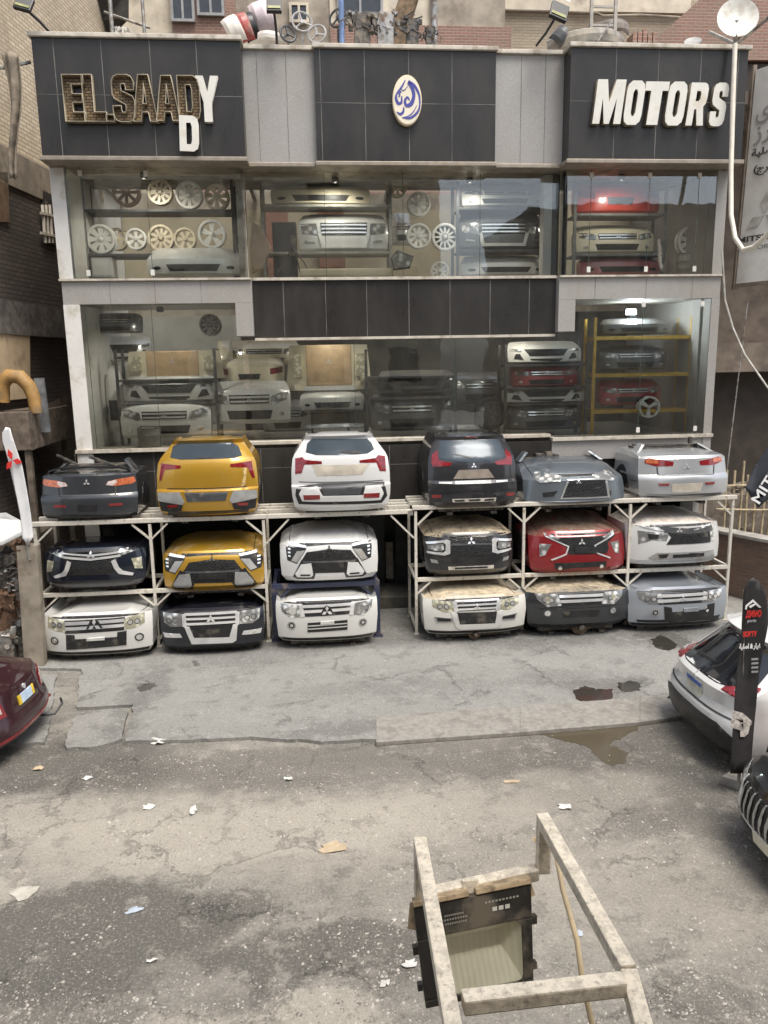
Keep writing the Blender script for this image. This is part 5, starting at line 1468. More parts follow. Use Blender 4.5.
# ------------------------------------------------------------------ things on show behind the glass
def rim_tree(name, px, py, rpx, Y, spokes, m, label, face=(0,-1,0), dark=None, group='alloy wheels on show behind the glass', tyre=False, twist=0.0, wide=.5):
    c = P(px, py, Y)
    r = (P(px + rpx, py, Y) - c).length
    rt = tag(empty(name, c), label, 'wheel', group)
    ax = Vector(face)
    MB().lathe([(r*.82,-.03),(r*.86,-.035),(r,-.03),(r,-.0),(r*.93,.02),(r*.93,.12),(r,.14),(r*.9,.14),(r*.82,.1)], c, -ax, 28, closed=True).build('rim', m, rt, smooth=True)
    if dark: MB().lathe([(0,.10),(r*.84,.10),(r*.84,.12),(0,.12)], c, -ax, 24).build('barrel_disc', dark, rt)
    sp = MB()
    for k in range(spokes):
        t = 2*math.pi*k/spokes + twist
        d = Vector((math.cos(t), 0, math.sin(t))); s_ = Vector((-math.sin(t), 0, math.cos(t)))
        w0, w1 = r*.10, r*wide*math.pi/spokes*.8
        y0, y1 = ax*.0, ax*.028
        pts = [c + d*r*.15 - s_*w0, c + d*r*.86 - s_*w1, c + d*r*.86 + s_*w1, c + d*r*.15 + s_*w0]
        sp.prism([p + y0 for p in pts], y1 - ax*.05)
    sp.build('spokes', m, rt)
    MB().lathe([(0,-.036),(r*.12,-.036),(r*.18,-.02),(r*.2,.03)], c, -ax, 16).build('hub_cap', m, rt, smooth=True)
    if tyre:
        MB().lathe([(r*1.0,-.02),(r*1.25,-.02),(r*1.36,.02),(r*1.36,.17),(r*1.25,.2),(r,.2)], c, -ax, 28, closed=True).build('tyre', RUBBER, rt, smooth=True)
    return rt
RS = mat('alloy_silver', (.85,.83,.78), .35, metal=.0, var=.1)
RG = mat('alloy_gold_grey', (.74,.64,.48), .4, metal=.0, var=.1)
RD = mat('alloy_dark', (.10,.10,.10), .35, metal=.4, var=.2)
IY = .75
for px, py, r_, n_, m_, lb, wd, tw in (
    (160,192,12.5,10,RG,'ten spoke gold grey wheel, first on the upper shelf of the wheel bay',.45,.1),
    (189,195,13.5,10,RS,'ten spoke bright wheel in the middle of the upper wheel shelf',.5,.3),
    (217,197,12.5,7,RG,'seven spoke champagne wheel, last on the upper wheel shelf',.6,.2),
    (101,239,14.5,8,RS,'broad eight spoke silver wheel, first in the lower wheel row',.7,.0),
    (136,239,10.5,6,RS,'small six spoke wheel in the lower row between two dark ones',.5,.5),
    (161,238,13.0,10,RG,'many spoke champagne wheel under the first upper one',.45,.2),
    (185,239,11.0,6,RG,'star shaped six spoke wheel in the lower row',.45,.0),
    (212,234,14.0,5,RS,'wide split spoke wheel, last in the lower wheel row',.5,.3),
    (397,186,10.5,8,RG,'dim wheel on the upper shelf beside the brown pier',.4,.1),
    (419,204,11.5,7,RS,'seven spoke bright wheel over another, right of the middle pillar',.55,.3),
    (419,236,12.0,9,RS,'nine spoke bright wheel below the seven spoke one',.5,.1),
    (440,271,9.0,9,RS,'small wheel low on the floor right of the middle pillar',.5,.0),
    (692,241,14.5,9,RS,'nine spoke grey wheel standing on a drum in the red car bay',.55,.1)):
    rim_tree('alloy_wheel', px, py, r_, IY, n_, m_, lb, wide=wd, twist=tw)
rim_tree('alloy_wheel', 117, 239, 11, IY + .35, 6, RG, 'five armed dull wheel half hidden behind the broad silver one', wide=.5)
rim_tree('alloy_wheel', 91, 195, 12, IY + 1.2, 8, RG, 'faint wheel far back near the white pilaster', wide=.4)
rim_tree('alloy_wheel', 126, 192, 14, IY + 1.2, 8, mat('alloy_brown', (.3,.2,.14), .4, metal=.3), 'faint brown wheel far back in the wheel bay', wide=.4)
rim_tree('alloy_wheel', 445, 237, 13, IY, 12, RS, 'steel wheel with a bright ring and dark centre', wide=.25, dark=RD)
rim_tree('alloy_wheel', 210, 325, 11, 1.0, 10, RD, 'black ten spoke wheel hung on the white wall downstairs', wide=.5, dark=mat('pale_disc', (.5,.48,.42), .6))
rim_tree('alloy_wheel', 649, 407, 10.5, .3, 3, RS, 'three spoke ring wheel leaning on the yellow beam rack', wide=.3, twist=.5)
rim_tree('alloy_wheel', 491, 414, 12, .9, 6, RD, 'black wheel with tyre standing in the dim lower window', tyre=True, wide=.5)

def shelf(label, px0, px1, pys, Y, m=DARK_GREY, pyb=277, depth=.5, name='display_shelf', pt=None, posts=True, th=.045):
    rt = tag(empty(name, P((px0+px1)/2, pyb, Y)), label, 'shelf')
    x0, x1 = P(px0, pys[0], Y).x, P(px1, pys[0], Y).x
    zb = ZU0 - .015 if pyb < 300 else ZL0 - .015
    for py in pys:
        z = P((px0+px1)/2, py, Y).z
        MB().box(x0 + .03, x1 - .03, Y - .08, Y + depth, z - th, z).build('shelf_board', m, rt, bevel=.006)
    zt = P((px0+px1)/2, pt or pys[0], Y).z
    if posts:
        for x in (x0, x1):
            for y in (Y - .06, Y + depth):
                MB().box(x - .028, x + .028, y - .02, y + .02, zb, zt + .02).build('post', m, rt)
    return rt
shelf('dark shelf carrying the wheels in the wheel bay', 84, 233, (210, 254), IY - .05, pt=168)
shelf('thin grey shelf behind the middle glass with two bumpers', 262, 390, (205, 252), IY + .02, m=mat('shelf_steel', (.3,.29,.26), .5), pt=176)
shelf('dark shelf of bumpers and noses near the bluish reflection', 457, 548, (208, 250), IY + .02, pt=170)
shelf('grey shelf with the red tail over a cream nose', 574, 664, (214, 254), IY - .1, m=mat('shelf_grey', (.2,.2,.19), .5), pt=170)
shelf('tall display rack with three yellow beams', 594, 690, (336, 373, 409), .4, m=mat('yellow_beam', (.60,.37,.05), .5, var=.15), pyb=430, pt=318, th=.07)
shelf('dark stand holding the stacked noses by the yellow rack', 505, 586, (364, 387, 403), .55, pyb=430, pt=345)
shelf('dark stand under the white and silver fronts downstairs', 118, 216, (379, 403), .55, pyb=445, pt=350)
shelf('dim stand in the middle of the lower window', 366, 455, (376, 397), .55, pyb=440, pt=350)

def iclip(kind, label, px0, px1, pyt, pye, pyb, Y, pm, style='front', depth=.5, cat='car part', hl=None):
    """a nose or tail shown indoors; py: top of hood line, hood edge, bottom"""
    pc = (px0 + px1) / 2
    x0, x1 = P(px0, pye, Y + .12).x, P(px1, pye, Y + .12).x
    zb, ze, zt = P(pc, pyb, Y).z, P(pc, pye, Y).z, P(pc, pyt, Y + depth * .6).z
    H = ze - zb; hw = (x1 - x0) / 2
    rt = tag(empty(kind, ((x0 + x1) / 2, Y, zb)), label, cat, 'car parts on show behind the glass')
    if zt < ze + .02: zt = ze + .02
    rows = [(0,.08,hw*.93,.10,depth,0),(H*.1,.01,hw*.98,.13,depth,0),(H*.5,0,hw,.15,depth,0),(H*.85,.02,hw,.17,depth,0),(H,.07,hw*.98,.17,depth,.01),(H+(zt-ze)*.6,depth*.55,hw*.93,.1,depth,.02),(H+(zt-ze),depth*.9,hw*.88,.04,depth,.02)]
    B = Body(rt, rows, pm, 'body')
    def s(poly): return [(x*hw, z*H) for x, z in poly]
    def m(nm, mt, poly, off=.008):
        B.patch(nm, mt, s(poly), off, grid=.1); B.patch(nm, mt, [(-x, z) for x, z in s(poly)][::-1], off, grid=.1)
    def c(nm, mt, poly, off=.008): B.patch(nm, mt, s(poly), off, grid=.1)
    hl = hl or HEADL
    if style == 'front':
        m('headlight', hl, [(.52,.62),(.60,.58),(.92,.70),(.95,.92),(.8,.93),(.55,.82)])
        c('grille', GRILLE, [(-.48,.6),(.48,.6),(.5,.86),(-.5,.86)])
        c('chrome_bar', CHROME, [(-.48,.76),(.48,.76),(.49,.82),(-.49,.82)], .016); c('chrome_bar', CHROME, [(-.46,.64),(.46,.64),(.47,.69),(-.47,.69)], .016)
        c('lower_grille', BLACK_PLASTIC, [(-.5,.14),(.5,.14),(.56,.4),(-.56,.4)])
        m('fog_lamp', BULB, circ((.78*1.0, .28), .06, 10), .012)
        for po in diamonds(.06): B.patch('emblem', CHROME, [(x, z + H*.73) for x, z in po], .024)
    elif style == 'guard':
        m('headlight', hl, [(.56,.5),(.92,.58),(.95,.9),(.6,.88)])
        c('grille', GRILLE, [(-.5,.5),(.5,.5),(.52,.9),(-.52,.9)])
        for k in (.56,.68,.8): c('chrome_bar', CHROME, [(-.5,k),(.5,k),(.5,k+.05),(-.5,k+.05)], .014)
        c('bumper_guard', WHITE_TRIM, [(-.58,.55),(-.5,.55),(-.44,.2),(.44,.2),(.5,.55),(.58,.55),(.5,.1),(-.5,.1)], .02)
        m('fog_lamp', BULB, [(.64,.26),(.86,.3),(.86,.36),(.64,.32)], .012)
    elif style == 'bumper':
        c('lower_grille', BLACK_PLASTIC, [(-.5,.2),(.5,.2),(.58,.55),(-.58,.55)])
        m('fog_lamp', BLACK_PLASTIC, circ((.78, .38), .09, 10), .01)
    elif style == 'tail':
        m('tail_light', TAILR, [(.6,.5),(.95,.6),(.96,.86),(.6,.78)])
        c('plate_recess', DARK_GREY, [(-.28,.3),(.28,.3),(.32,.55),(-.32,.55)])
    elif style == 'hook':
        c('grille', GRILLE, [(-.45,.45),(.45,.45),(.6,.88),(-.6,.88)])
        m('headlight', hl, [(.66,.7),(.95,.78),(.95,.95),(.68,.86)])
        m('fog_lamp', BLACK_PLASTIC, [(.6,.2),(.85,.3),(.8,.6),(.7,.6)])
        c('lower_grille', BLACK_PLASTIC, [(-.4,.08),(.4,.08),(.44,.28),(-.44,.28)])
    return B
iW = paint('shown_white', (.85,.84,.80), 0, .25); iC = paint('shown_cream', (.80,.72,.54), 0, .3); iS = paint('shown_silver', (.66,.66,.64), .2, .25)
iR = paint('shown_red', (.60,.06,.04), .0, .2); iM = paint('shown_maroon', (.36,.04,.055), .05, .25); iG = paint('shown_graphite', (.13,.135,.14), .2, .3); iP = paint('shown_pink', (.55,.16,.16), .0, .3)
iclip('bumper', 'silver bumper lying under the wheel shelf', 146, 240, 247, 255, 275, .35, iS, 'bumper', .4)
iclip('bumper', 'cream bumper on the upper shelf behind the middle glass', 270, 370, 184, 187, 204, IY, iC, 'bumper', .4)
iclip('nose_panel', 'grey nose with white bumper guard on the thin grey shelf', 298, 388, 213, 219, 251, IY, iS, 'guard', .45)
iclip('nose_panel', 'white nose high on the dark shelf near the bluish reflection', 462, 546, 181, 187, 206, IY, iW, 'front', .4)
iclip('nose_panel', 'black off road nose below the white one upstairs', 459, 546, 212, 219, 249, IY, iG, 'guard', .45)
iclip('tail_panel', 'bright red tail on the top shelf upstairs', 577, 661, 178, 184, 213, IY-.1, iR, 'tail', .45)
iclip('nose_panel', 'cream nose between the red tail and maroon bumper', 577, 655, 224, 230, 253, IY-.1, iC, 'front', .45)
iclip('bumper', 'maroon pink bumper on the floor of the red tail bay', 581, 661, 257, 259, 275, IY-.1, iP, 'bumper', .4)
iclip('grille_panel', 'black grille hung high on the wall downstairs', 89, 142, 313, 316, 333, 1.0, iG, 'front', .15)
iclip('nose_panel', 'pale crossover nose with hooked lamps over a white one', 122, 216, 374, 382, 402, .45, iS, 'hook', .45)
iclip('nose_panel', 'white hatchback nose low in the first lower window', 119, 210, 399, 407, 438, .3, iW, 'front', .45)
iclip('fender', 'white fender standing behind the white hatchback nose', 103, 124, 366, 374, 432, .9, iW, 'bumper', .5)
iclip('nose_panel', 'silver nose with big clear lamps beside the bay corner', 208, 290, 381, 390, 424, .45, iS, 'front', .45)
iclip('tail_panel', 'cream tail behind the silver nose', 214, 284, 358, 364, 386, 1.0, iC, 'tail', .4)
iclip('nose_panel', 'silver bumper nose under the cream truck front', 300, 364, 391, 395, 411, .5, iS, 'bumper', .4)
iclip('nose_panel', 'black nose with clear lamps in the middle of the lower window', 370, 452, 393, 400, 431, .5, iG, 'front', .45)
iclip('nose_panel', 'dim dark nose stacked over the black one downstairs', 378, 456, 370, 376, 394, .6, iG, 'hook', .4)
iclip('nose_panel', 'white nose topmost of the stack by the yellow rack', 508, 582, 341, 347, 363, .5, iW, 'hook', .4)
iclip('nose_panel', 'red nose second from the top of the stack', 513, 578, 362, 368, 387, .5, iM, 'front', .4)
iclip('nose_panel', 'white bumper nose third in the stack', 505, 586, 385, 389, 403, .5, iW, 'hook', .4)
iclip('nose_panel', 'graphite nose with chrome grille, lowest of the stack', 507, 582, 401, 407, 430, .45, iG, 'front', .4)
iclip('nose_panel', 'grey nose on the middle yellow beam', 600, 668, 345, 350, 370, .42, iG, 'front', .4)
iclip('nose_panel', 'maroon nose on the lower yellow beam', 601, 662, 379, 385, 405, .42, iM, 'front', .4)
iclip('nose_panel', 'dark nose above the top yellow beam', 604, 672, 318, 322, 334, .42, iG, 'bumper', .4)

iclip('nose_panel', 'dim silver nose at the back under the wall grille', 100, 150, 336, 342, 362, 1.6, iS, 'hook', .4)
iclip('nose_panel', 'cream nose high behind the tan truck panel', 228, 300, 340, 346, 366, 1.5, iC, 'front', .4)
iclip('nose_panel', 'silver nose at the back beside the black stool', 262, 312, 400, 407, 432, 1.2, iS, 'front', .4)
iclip('nose_panel', 'dark nose at the back by the standing tyre', 452, 505, 372, 379, 404, 1.5, iG, 'front', .4)
iclip('bumper', 'silver bumper topmost on the dark shelf upstairs', 466, 548, 165, 170, 180, IY, iS, 'bumper', .4)
iclip('bumper', 'pale bumper on the floor under the black off road nose', 462, 548, 255, 260, 275, IY, iW, 'bumper', .4)
iclip('bumper', 'cream bumper high over the cream upper shelf', 285, 380, 166, 171, 180, IY + .3, iC, 'bumper', .3)
iclip('nose_panel', 'silver nose at the back beside the brown pier upstairs', 392, 412, 212, 220, 244, 1.6, iS, 'front', .3)
iclip('fender', 'cream fender standing by the first lower shelf', 216, 232, 340, 350, 378, 1.3, iC, 'bumper', .4)
# truck fronts downstairs
def truck_front(label, px0, px1, py0, py1, Y):
    p, q = P(px0, py1, Y), P(px1, py0, Y)
    rt = tag(empty('truck_front', ((p.x+q.x)/2, Y, p.z)), label, 'car part')
    w_, h_ = q.x - p.x, q.z - p.z
    MB().box(p.x + .24*w_, q.x - .24*w_, Y, Y + .06, p.z + .1*h_, q.z).build('panel', mat('tan_truck_panel', (.34,.24,.14), .55, var=.15), rt, bevel=.02)
    for s_, x in ((1, p.x), (-1, q.x)):
        q2 = MB(); q2.prism([(x, Y+.25, p.z), (x + s_*.24*w_, Y, p.z), (x + s_*.24*w_, Y, q.z), (x + s_*.05*w_, Y+.25, q.z)], (0, .12, 0))
        q2.build('cab_corner', iC, rt)
        MB().box(min(x + s_*.09*w_, x + s_*.19*w_), max(x + s_*.09*w_, x + s_*.19*w_), Y - .01, Y + .08, p.z + .3*h_, p.z + .8*h_).build('headlight', HEADY, rt)
    MB().box(p.x + .2*w_, q.x - .2*w_, Y - .05, Y - .003, p.z, p.z + .1*h_).build('bumper', iS, rt)
    for po in diamonds(.07): 
        o = MB().prism([((p.x+q.x)/2 + x, Y - .012, p.z + .62*h_ + z) for x, z in po], (0, .01, 0)).build('emblem', CHROME, rt)
truck_front('tan and cream truck front over the pale crossover nose', 123, 222, 350, 380, .75)
truck_front('cream pickup front in the middle lower window', 286, 372, 344, 391, .8)
# odd furniture
def boxy(name, label, cat, px0, px1, py0, py1, Y, d, m, legs=False):
    p, q = P(px0, py1, Y), P(px1, py0, Y)
    rt = tag(empty(name, ((p.x+q.x)/2, Y + d/2, p.z)), label, cat)
    if legs:
        MB().box(p.x, q.x, Y, Y + d, q.z - .05, q.z).build('top', m, rt, bevel=.008)
        for x in (p.x + .03, q.x - .03):
            for y in (Y + .03, Y + d - .03): MB().box(x - .02, x + .02, y - .02, y + .02, p.z, q.z - .05).build('leg', m, rt)
    else:
        MB().box(p.x, q.x, Y, Y + d, p.z, q.z).build('body', m, rt, bevel=.015)
        MB().box(p.x + .03, q.x - .03, Y - .012, Y - .002, p.z + .03, q.z - .03).build('front_panel', m, rt, bevel=.004)
    return rt
boxy('stool', 'black stool in front of the pickup front', 'stool', 311, 350, 411, 438, .2, .4, BLACK_PLASTIC, True)
boxy('cabinet', 'black cabinet beside the grey nose upstairs', 'cabinet', 274, 296, 222, 276, IY + .2, .4, BLACK_PLASTIC)
boxy('crate', 'white carton on the floor under the broad silver wheel', 'box', 92, 112, 257, 277, IY - .1, .35, WHITE_TRIM)
boxy('plinth', 'low cream plinth behind the middle glass', 'plinth', 300, 392, 268, 277, .45, .5, iC)
boxy('poster', 'white paper poster over the wheel shelf', 'poster', 156, 174, 166, 180, 1.6, .02, WHITE_TRIM)
for px, py, r_, h_, lb in ((688, 276, 11, 21, 'grey drum carrying the nine spoke wheel'), (150, 447, 11, 18, 'grey drum at the foot of the first lower window')):
    c = P(px, py, IY if py < 300 else .0); rr = (P(px + r_, py, IY) - P(px, py, IY)).length; hh = h_ * .0195
    rt = tag(empty('drum', c), lb, 'drum')
    MB().lathe([(0,0),(rr,0),(rr,hh*.3),(rr*1.05,hh*.33),(rr,hh*.36),(rr,hh*.64),(rr*1.05,hh*.67),(rr,hh*.7),(rr,hh),(0,hh)], c, (0,0,1), 20).build('drum_body', mat('drum_grey', (.36,.34,.30), .5, var=.2), rt, smooth=True)
    MB().lathe([(rr*.9,hh+.001),(rr*.9,hh+.02),(rr,hh+.02),(rr,hh+.001)], c, (0,0,1), 20, closed=True).build('drum_lip', GREY_METAL, rt)
c = P(402, 261, .4)
hb = tag(empty('headlight_unit', c), 'loose clear headlight lying by the middle pillar upstairs', 'headlight')
MB().prism([P(391,258,.4),P(397,250,.4),P(414,256,.4),P(410,268,.4),P(394,270,.4)], (0,.12,0)).build('housing', BLACK_PLASTIC, hb, bevel=.01)
MB().prism([P(392,258,.38),P(398,251,.38),P(413,257,.38),P(409,267,.38),P(395,269,.38)], (0,.018,0)).build('lens', HEADL, hb)
c = P(255, 262, .5)
ov = tag(empty('wing_panel', c), 'pale oval wing panel leaning at the bay corner upstairs', 'car part')
MB().prism([P(252,222,.5),P(260,226,.5),P(271,248,.5),P(262,268,.5),P(252,274,.5),P(249,250,.5)], (0,.03,0)).build('skin', mat('pale_brown_panel', (.45,.34,.25), .5, var=.1), ov, bevel=.01)
st = tag(empty('wire_stand', P(293, 276, .6)), 'dark wire stand with splayed legs on the upper floor', 'stand')
for dx in (-16, -6, 8, 18): MB().tube([P(293,248,.6), P(293 + dx*.6,262,.58), P(293 + dx,275,.55)], .012, 6).build('leg', BLACK_PLASTIC, st)
# ------------------------------------------------------------------ clutter on the roof
ZR = 9.9
RY = .7
def scrap(label, px, py, rpx, Y, seed, m=OILY, name='scrap_engine', zb=None, n=26):
    """an engine-like heap of housings, pipes and pulleys in one piece"""
    rr = random.Random(seed)
    c = P(px, py, Y); r_ = (P(px + rpx, py, Y) - c).length
    b = MB()
    b.obox(c, (r_*1.1, r_*.9, r_*1.0), Matrix.Rotation(rr.uniform(-.3,.3), 3, 'Y'))
    for _ in range(n):
        p = c + Vector((rr.uniform(-1,1)*r_, rr.uniform(-.6,.6)*r_, rr.uniform(-.7,.7)*r_))
        k = rr.random()
        if k < .4: b.obox(p, [r_*rr.uniform(.12,.5) for _ in range(3)], Matrix.Rotation(rr.uniform(0,3), 3, rr.choice('XYZ')))
        elif k < .75: b.lathe([(0,0),(r_*rr.uniform(.1,.28),0),(r_*rr.uniform(.1,.28),r_*.2),(0,r_*.2)], p, (rr.uniform(-1,1),-1,rr.uniform(-.5,.5)), 12)
        else: b.tube([p, p + Vector((rr.uniform(-1,1),rr.uniform(-.4,.2),rr.uniform(-.6,.6)))*r_*.8, p + Vector((rr.uniform(-1,1),rr.uniform(-.3,.3),rr.uniform(-1,.4)))*r_], r_*.06, 6)
    zb = ZR if zb is None else zb
    if c.z - r_*.5 > zb: b.box(c.x - r_*.6, c.x + r_*.6, c.y - r_*.4, c.y + r_*.4, zb, c.z - r_*.45)
    o = b.build(name, m)
    return tag(o, label, 'scrap', None)
scrap('oily engine block in the roof pile, beside the blue pole', 362, 22, 13, RY, 1, mat('scrap_iron', (.10,.09,.08), .6, metal=.3, var=.5, scale=14, dirt=(.3,.25,.19), damt=.4, dscale=8))
scrap('ribbed grey gearbox in the middle of the roof pile', 385, 22, 13, RY + .1, 2, GREY_METAL)
scrap('dark manifold at the end of the roof pile by the trunk', 412, 26, 10, RY - .2, 3)
scrap('small scrap heap low on the roof edge right of the trunk', 430, 33, 7, RY - .2, 4)
scrap('small scrap of white and black plastic by the sign corner', 120, 33, 8, RY - .2, 5, mat('pale_scrap', (.4,.38,.34), .6, var=.6, scale=12))
def ring(label, px, py, r_, Y, m, tilt):
    c = P(px, py, Y); rr = (P(px + r_, py, Y) - c).length
    b = MB(); ax = Vector((tilt, -1, .25)).normalized(); u = ax.orthogonal().normalized(); q = ax.cross(u)
    b.tube([c + (u*math.cos(t*2*math.pi/20) + q*math.sin(t*2*math.pi/20))*rr for t in range(21)], .022, 6)
    for t in (0, 2.1, 4.2): b.tube([c, c + (u*math.cos(t) + q*math.sin(t))*rr], .018, 5)
    b.lathe([(0,-.03),(rr*.2,-.03),(rr*.2,.03),(0,.03)], c, ax, 10)
    b.bar(c + Vector((0,.05,-rr)), Vector((c.x, c.y + .05, ZR)), .04)
    return tag(b.build('steering_wheel', m), label, 'steering wheel', 'steering wheels on the roof')
GW = mat('pale_grey_plastic', (.32,.31,.3), .5, var=.2)
ring('grey steering wheel upright in the roof pile, highest of the three', 302, 22, 10, RY, GW, .2)
ring('grey steering wheel lower beside the highest one', 317, 34, 9, RY - .3, GW, -.3)
ring('dark steering wheel nearest the striped bumpers', 288, 34, 8, RY - .1, DARK_GREY, .4)
ring('dark steering wheel beside the blue pole', 338, 18, 9, RY + .2, DARK_GREY, -.5)
# nested old bumpers
def shell(label, cx, cy, w_, h_, m, Y, tilt, name='old_bumper', prof=None):
    c = P(cx, cy, Y); k = (P(cx + 1, cy, Y) - c).length
    b = MB(); n = 14
    rot = Matrix.Rotation(tilt, 3, 'Y')
    sec = prof or [(-.5,.0),(-.3,-.18),(.1,-.22),(.4,-.12),(.5,.05)]
    for i in range(n + 1):
        t = i / n * 2 - 1
        for (zz, yy) in sec:
            b.v.append(c + rot @ Vector((t*w_*k/2, yy*h_*k + abs(t)**2.4*w_*k*.35, zz*h_*k)))
    m_ = len(sec)
    for i in range(n):
        for j in range(m_ - 1): b.f.append([i*m_+j, (i+1)*m_+j, (i+1)*m_+j+1, i*m_+j+1])
    o = b.build(name, m)
    md = o.modifiers.new('thickness', 'SOLIDIFY'); md.thickness = .03
    return tag(o, label, 'bumper', 'old bumpers dumped on the roof')
rwm = mat('red_bumper_paint', (.34,.07,.06), .4, var=.2, dirt=(.4,.34,.27), damt=.4)
shell('white old bumper at the end of the striped bundle on the roof', 233, 27, 26, 17, mat('old_white_plastic', (.68,.64,.58), .5, var=.1), RY, 1.1)
shell('red old bumper nested in the striped bundle on the roof', 242, 25, 27, 17, rwm, RY + .1, 1.2)
shell('black old bumper nested behind the red one', 249, 24, 26, 15, BLACK_PLASTIC, RY + .2, 1.2)
shell('pale lilac old bumper standing behind the bundle', 262, 14, 30, 22, mat('lilac_bumper_paint', (.62,.52,.54), .4, var=.12), RY + .4, 1.25)
shell('white bumper scrap lying under the floodlight', 270, 35, 26, 9, mat('old_white_plastic2', (.66,.62,.56), .5, var=.15), RY - .1, .1)
gb = mat('faded_grey_bumper', (.26,.24,.21), .6, var=.3, dirt=(.36,.31,.24), damt=.45, dscale=4)
shell('faded grey bumper draped over the roof edge under the ladder', 595, 36, 80, 16, gb, RY - .2, -.06)
shell('brown grey bumper behind the ladder, curling up at its end', 605, 27, 66, 12, mat('brown_bumper', (.2,.17,.14), .6, var=.3), RY + .2, -.25)
shell('dark broken bumper corner by the ladder foot', 563, 36, 18, 18, DARK_GREY, RY, .8)
bt = MB(); 
for i in range(5): bt.box(P(633 + i*5, 40, RY).x, P(637 + i*5, 40, RY).x, RY, RY + .3, ZR, P(640, 33 - (i % 3)*2, RY).z)
tag(bt.build('brick_stack', RED_BR), 'small stack of red bricks on the roof by the dish', 'bricks')
tag(MB().bar(P(597, 42, RY - .3), P(611, 22, RY - .3), .12, .02).build('metal_strip', GREY_METAL), 'bright metal strip leaning in front of the ladder', 'scrap')
# ladder, poles, trunk
lad = tag(empty('ladder', P(603, 40, RY)), 'tall grey metal ladder standing behind the faded bumpers', 'ladder')
LM = mat('ladder_metal', (.36,.33,.29), .5, metal=.4, var=.2)
for px in (591, 615):
    p = P(px, 40, RY); MB().box(p.x - .03, p.x + .03, RY, RY + .05, ZR, 13.5).build('rail', LM, lad)
xa, xb = P(591, 40, RY).x + .031, P(615, 40, RY).x - .031
for i in range(11): 
    MB().box(xa, xb, RY + .01, RY + .04, ZR + .25 + i*.32, ZR + .29 + i*.32).build('rung', LM, lad)
tk = tag(empty('tree', P(405, 38, RY + .3)), 'bare brown tree trunk rising behind the roof pile', 'tree')
tb = MB(); 
tb.tube([Vector((P(398, 38, 1.6).x, 1.6, ZR)), P(402, 20, 1.6), P(406, 8, 1.6), P(412, -8, 1.6), P(424, -45, 1.6)], [.22,.2,.19,.17,.14], 10)
tb.build('trunk', mat('tree_bark', (.27,.19,.12), .9, var=.4, scale=9, bump=.8, bscale=18), tk, smooth=True)
lfm = mat('roof_tree_leaves', (.06,.085,.03), .6, var=.5, scale=3)
lb = MB(); rr = random.Random(4); cc = P(424, -60, 1.6)
for _ in range(900):
    p = cc + Vector((rr.gauss(0,.9), rr.gauss(0,.8), rr.gauss(.7,.5)))
    u = Vector((rr.uniform(-1,1), rr.uniform(-1,1), rr.uniform(-1,1))).normalized()*.09; v = u.orthogonal()*.6
    lb.add([p-u, p+v, p+u, p-v], [(0,1,2,3)])
lb.build('crown', lfm, tk)
def pole(label, px, w_, m, Y, py0=40, top=14.5, name='pipe', lean=0):
    c = P(px, py0, Y)
    b = MB().tube([Vector((c.x, Y, ZR)), Vector((c.x + lean, Y, top))], w_, 10)
    return tag(b.build(name, m, smooth=True), label, 'pipe', None)
pole('grey standing pipe right of the tree trunk', 434, .07, GREY_METAL, RY + .5)
pole('slim blue pole in the roof pile', 342, .05, mat('blue_pole_paint', (.16,.24,.42), .5, var=.2), RY - .1)
pole('white drain pipe on the far red brick wall', 80, .09, WHITEWALL, 8.7, top=16)
pole('thin grey pole behind the first sign, by the awning', 113, .035, GREY_METAL, RY)
pole('second thin grey pole behind the EL.SAADY sign', 145, .03, GREY_METAL, RY)
# pole('thin pole behind the brass coloured plaster wall', 437, .03, DARK_GREY, RY + .9)
aw = tag(empty('awning', P(112, 20, 6)), 'dark sagging awning on the far plaster wall', 'awning')
MB().prism([P(96,-8,6), P(128,-8,6), P(128,18,6), P(108,38,6.6), P(103,20,6.3)], (0,.08,0)).build('canopy', mat('dark_awning_cloth', (.045,.043,.04), .8, var=.3), aw)
MB().tube([P(104,12,6.0), P(150,28,6.0)], .03, 6).build('strut', GREY_METAL, aw)
# satellite dishes
def dish(label, px, py, rx, Y, ax, zb, m):
    c = P(px, py, Y); r_ = (P(px + rx, py, Y) - c).length
    rt = tag(empty('satellite_dish', (c.x, c.y, zb)), label, 'satellite dish')
    ax = Vector(ax).normalized()
    pr = [(r_*t/8, -.22*r_*(1 - (t/8)**2)) for t in range(9)] + [(r_*t/8, -.22*r_*(1 - (t/8)**2) - .02) for t in range(8, -1, -1)]
    MB().lathe(pr, c, ax, 28).build('reflector', m, rt, smooth=True)
    MB().tube([c - ax*.25*r_, c - ax*.35*r_ - Vector((0,0,.2)), Vector((c.x, c.y + .1, zb))], .035, 8).build('mast', GREY_METAL, rt)
    d = Vector((ax.x, ax.y, 0)); tip = c + ax*r_*.25 - Vector((0,0,r_*1.05))
    MB().tube([c - Vector((0,.06,r_*1.0)) , tip], .02, 6).build('arm', GREY_METAL, rt)
    MB().lathe([(0,-.08),(.05,-.06),(.05,.08),(0,.08)], tip, ax, 10).build('receiver', GREY_METAL, rt)
DSH = mat('dish_white', (.70,.68,.62), .45, var=.08, dirt=(.5,.44,.36), damt=.25)
dish('large white satellite dish over the MOTORS sign corner', 738, 17, 19, -.2, (-.25,-1,.25), ZR, DSH)
dish('small grey satellite dish lying near the large one', 693, 41, 8, .2, (-.3,-.7,.8), ZR, GW)
tag(MB().tube([P(735, 46, -.4), P(768, 18, -1.2), P(800, -4, -2)], .03, 6).build('stay_pole', GREY_METAL), 'grey stay pole slanting up from the large dish', 'pipe')
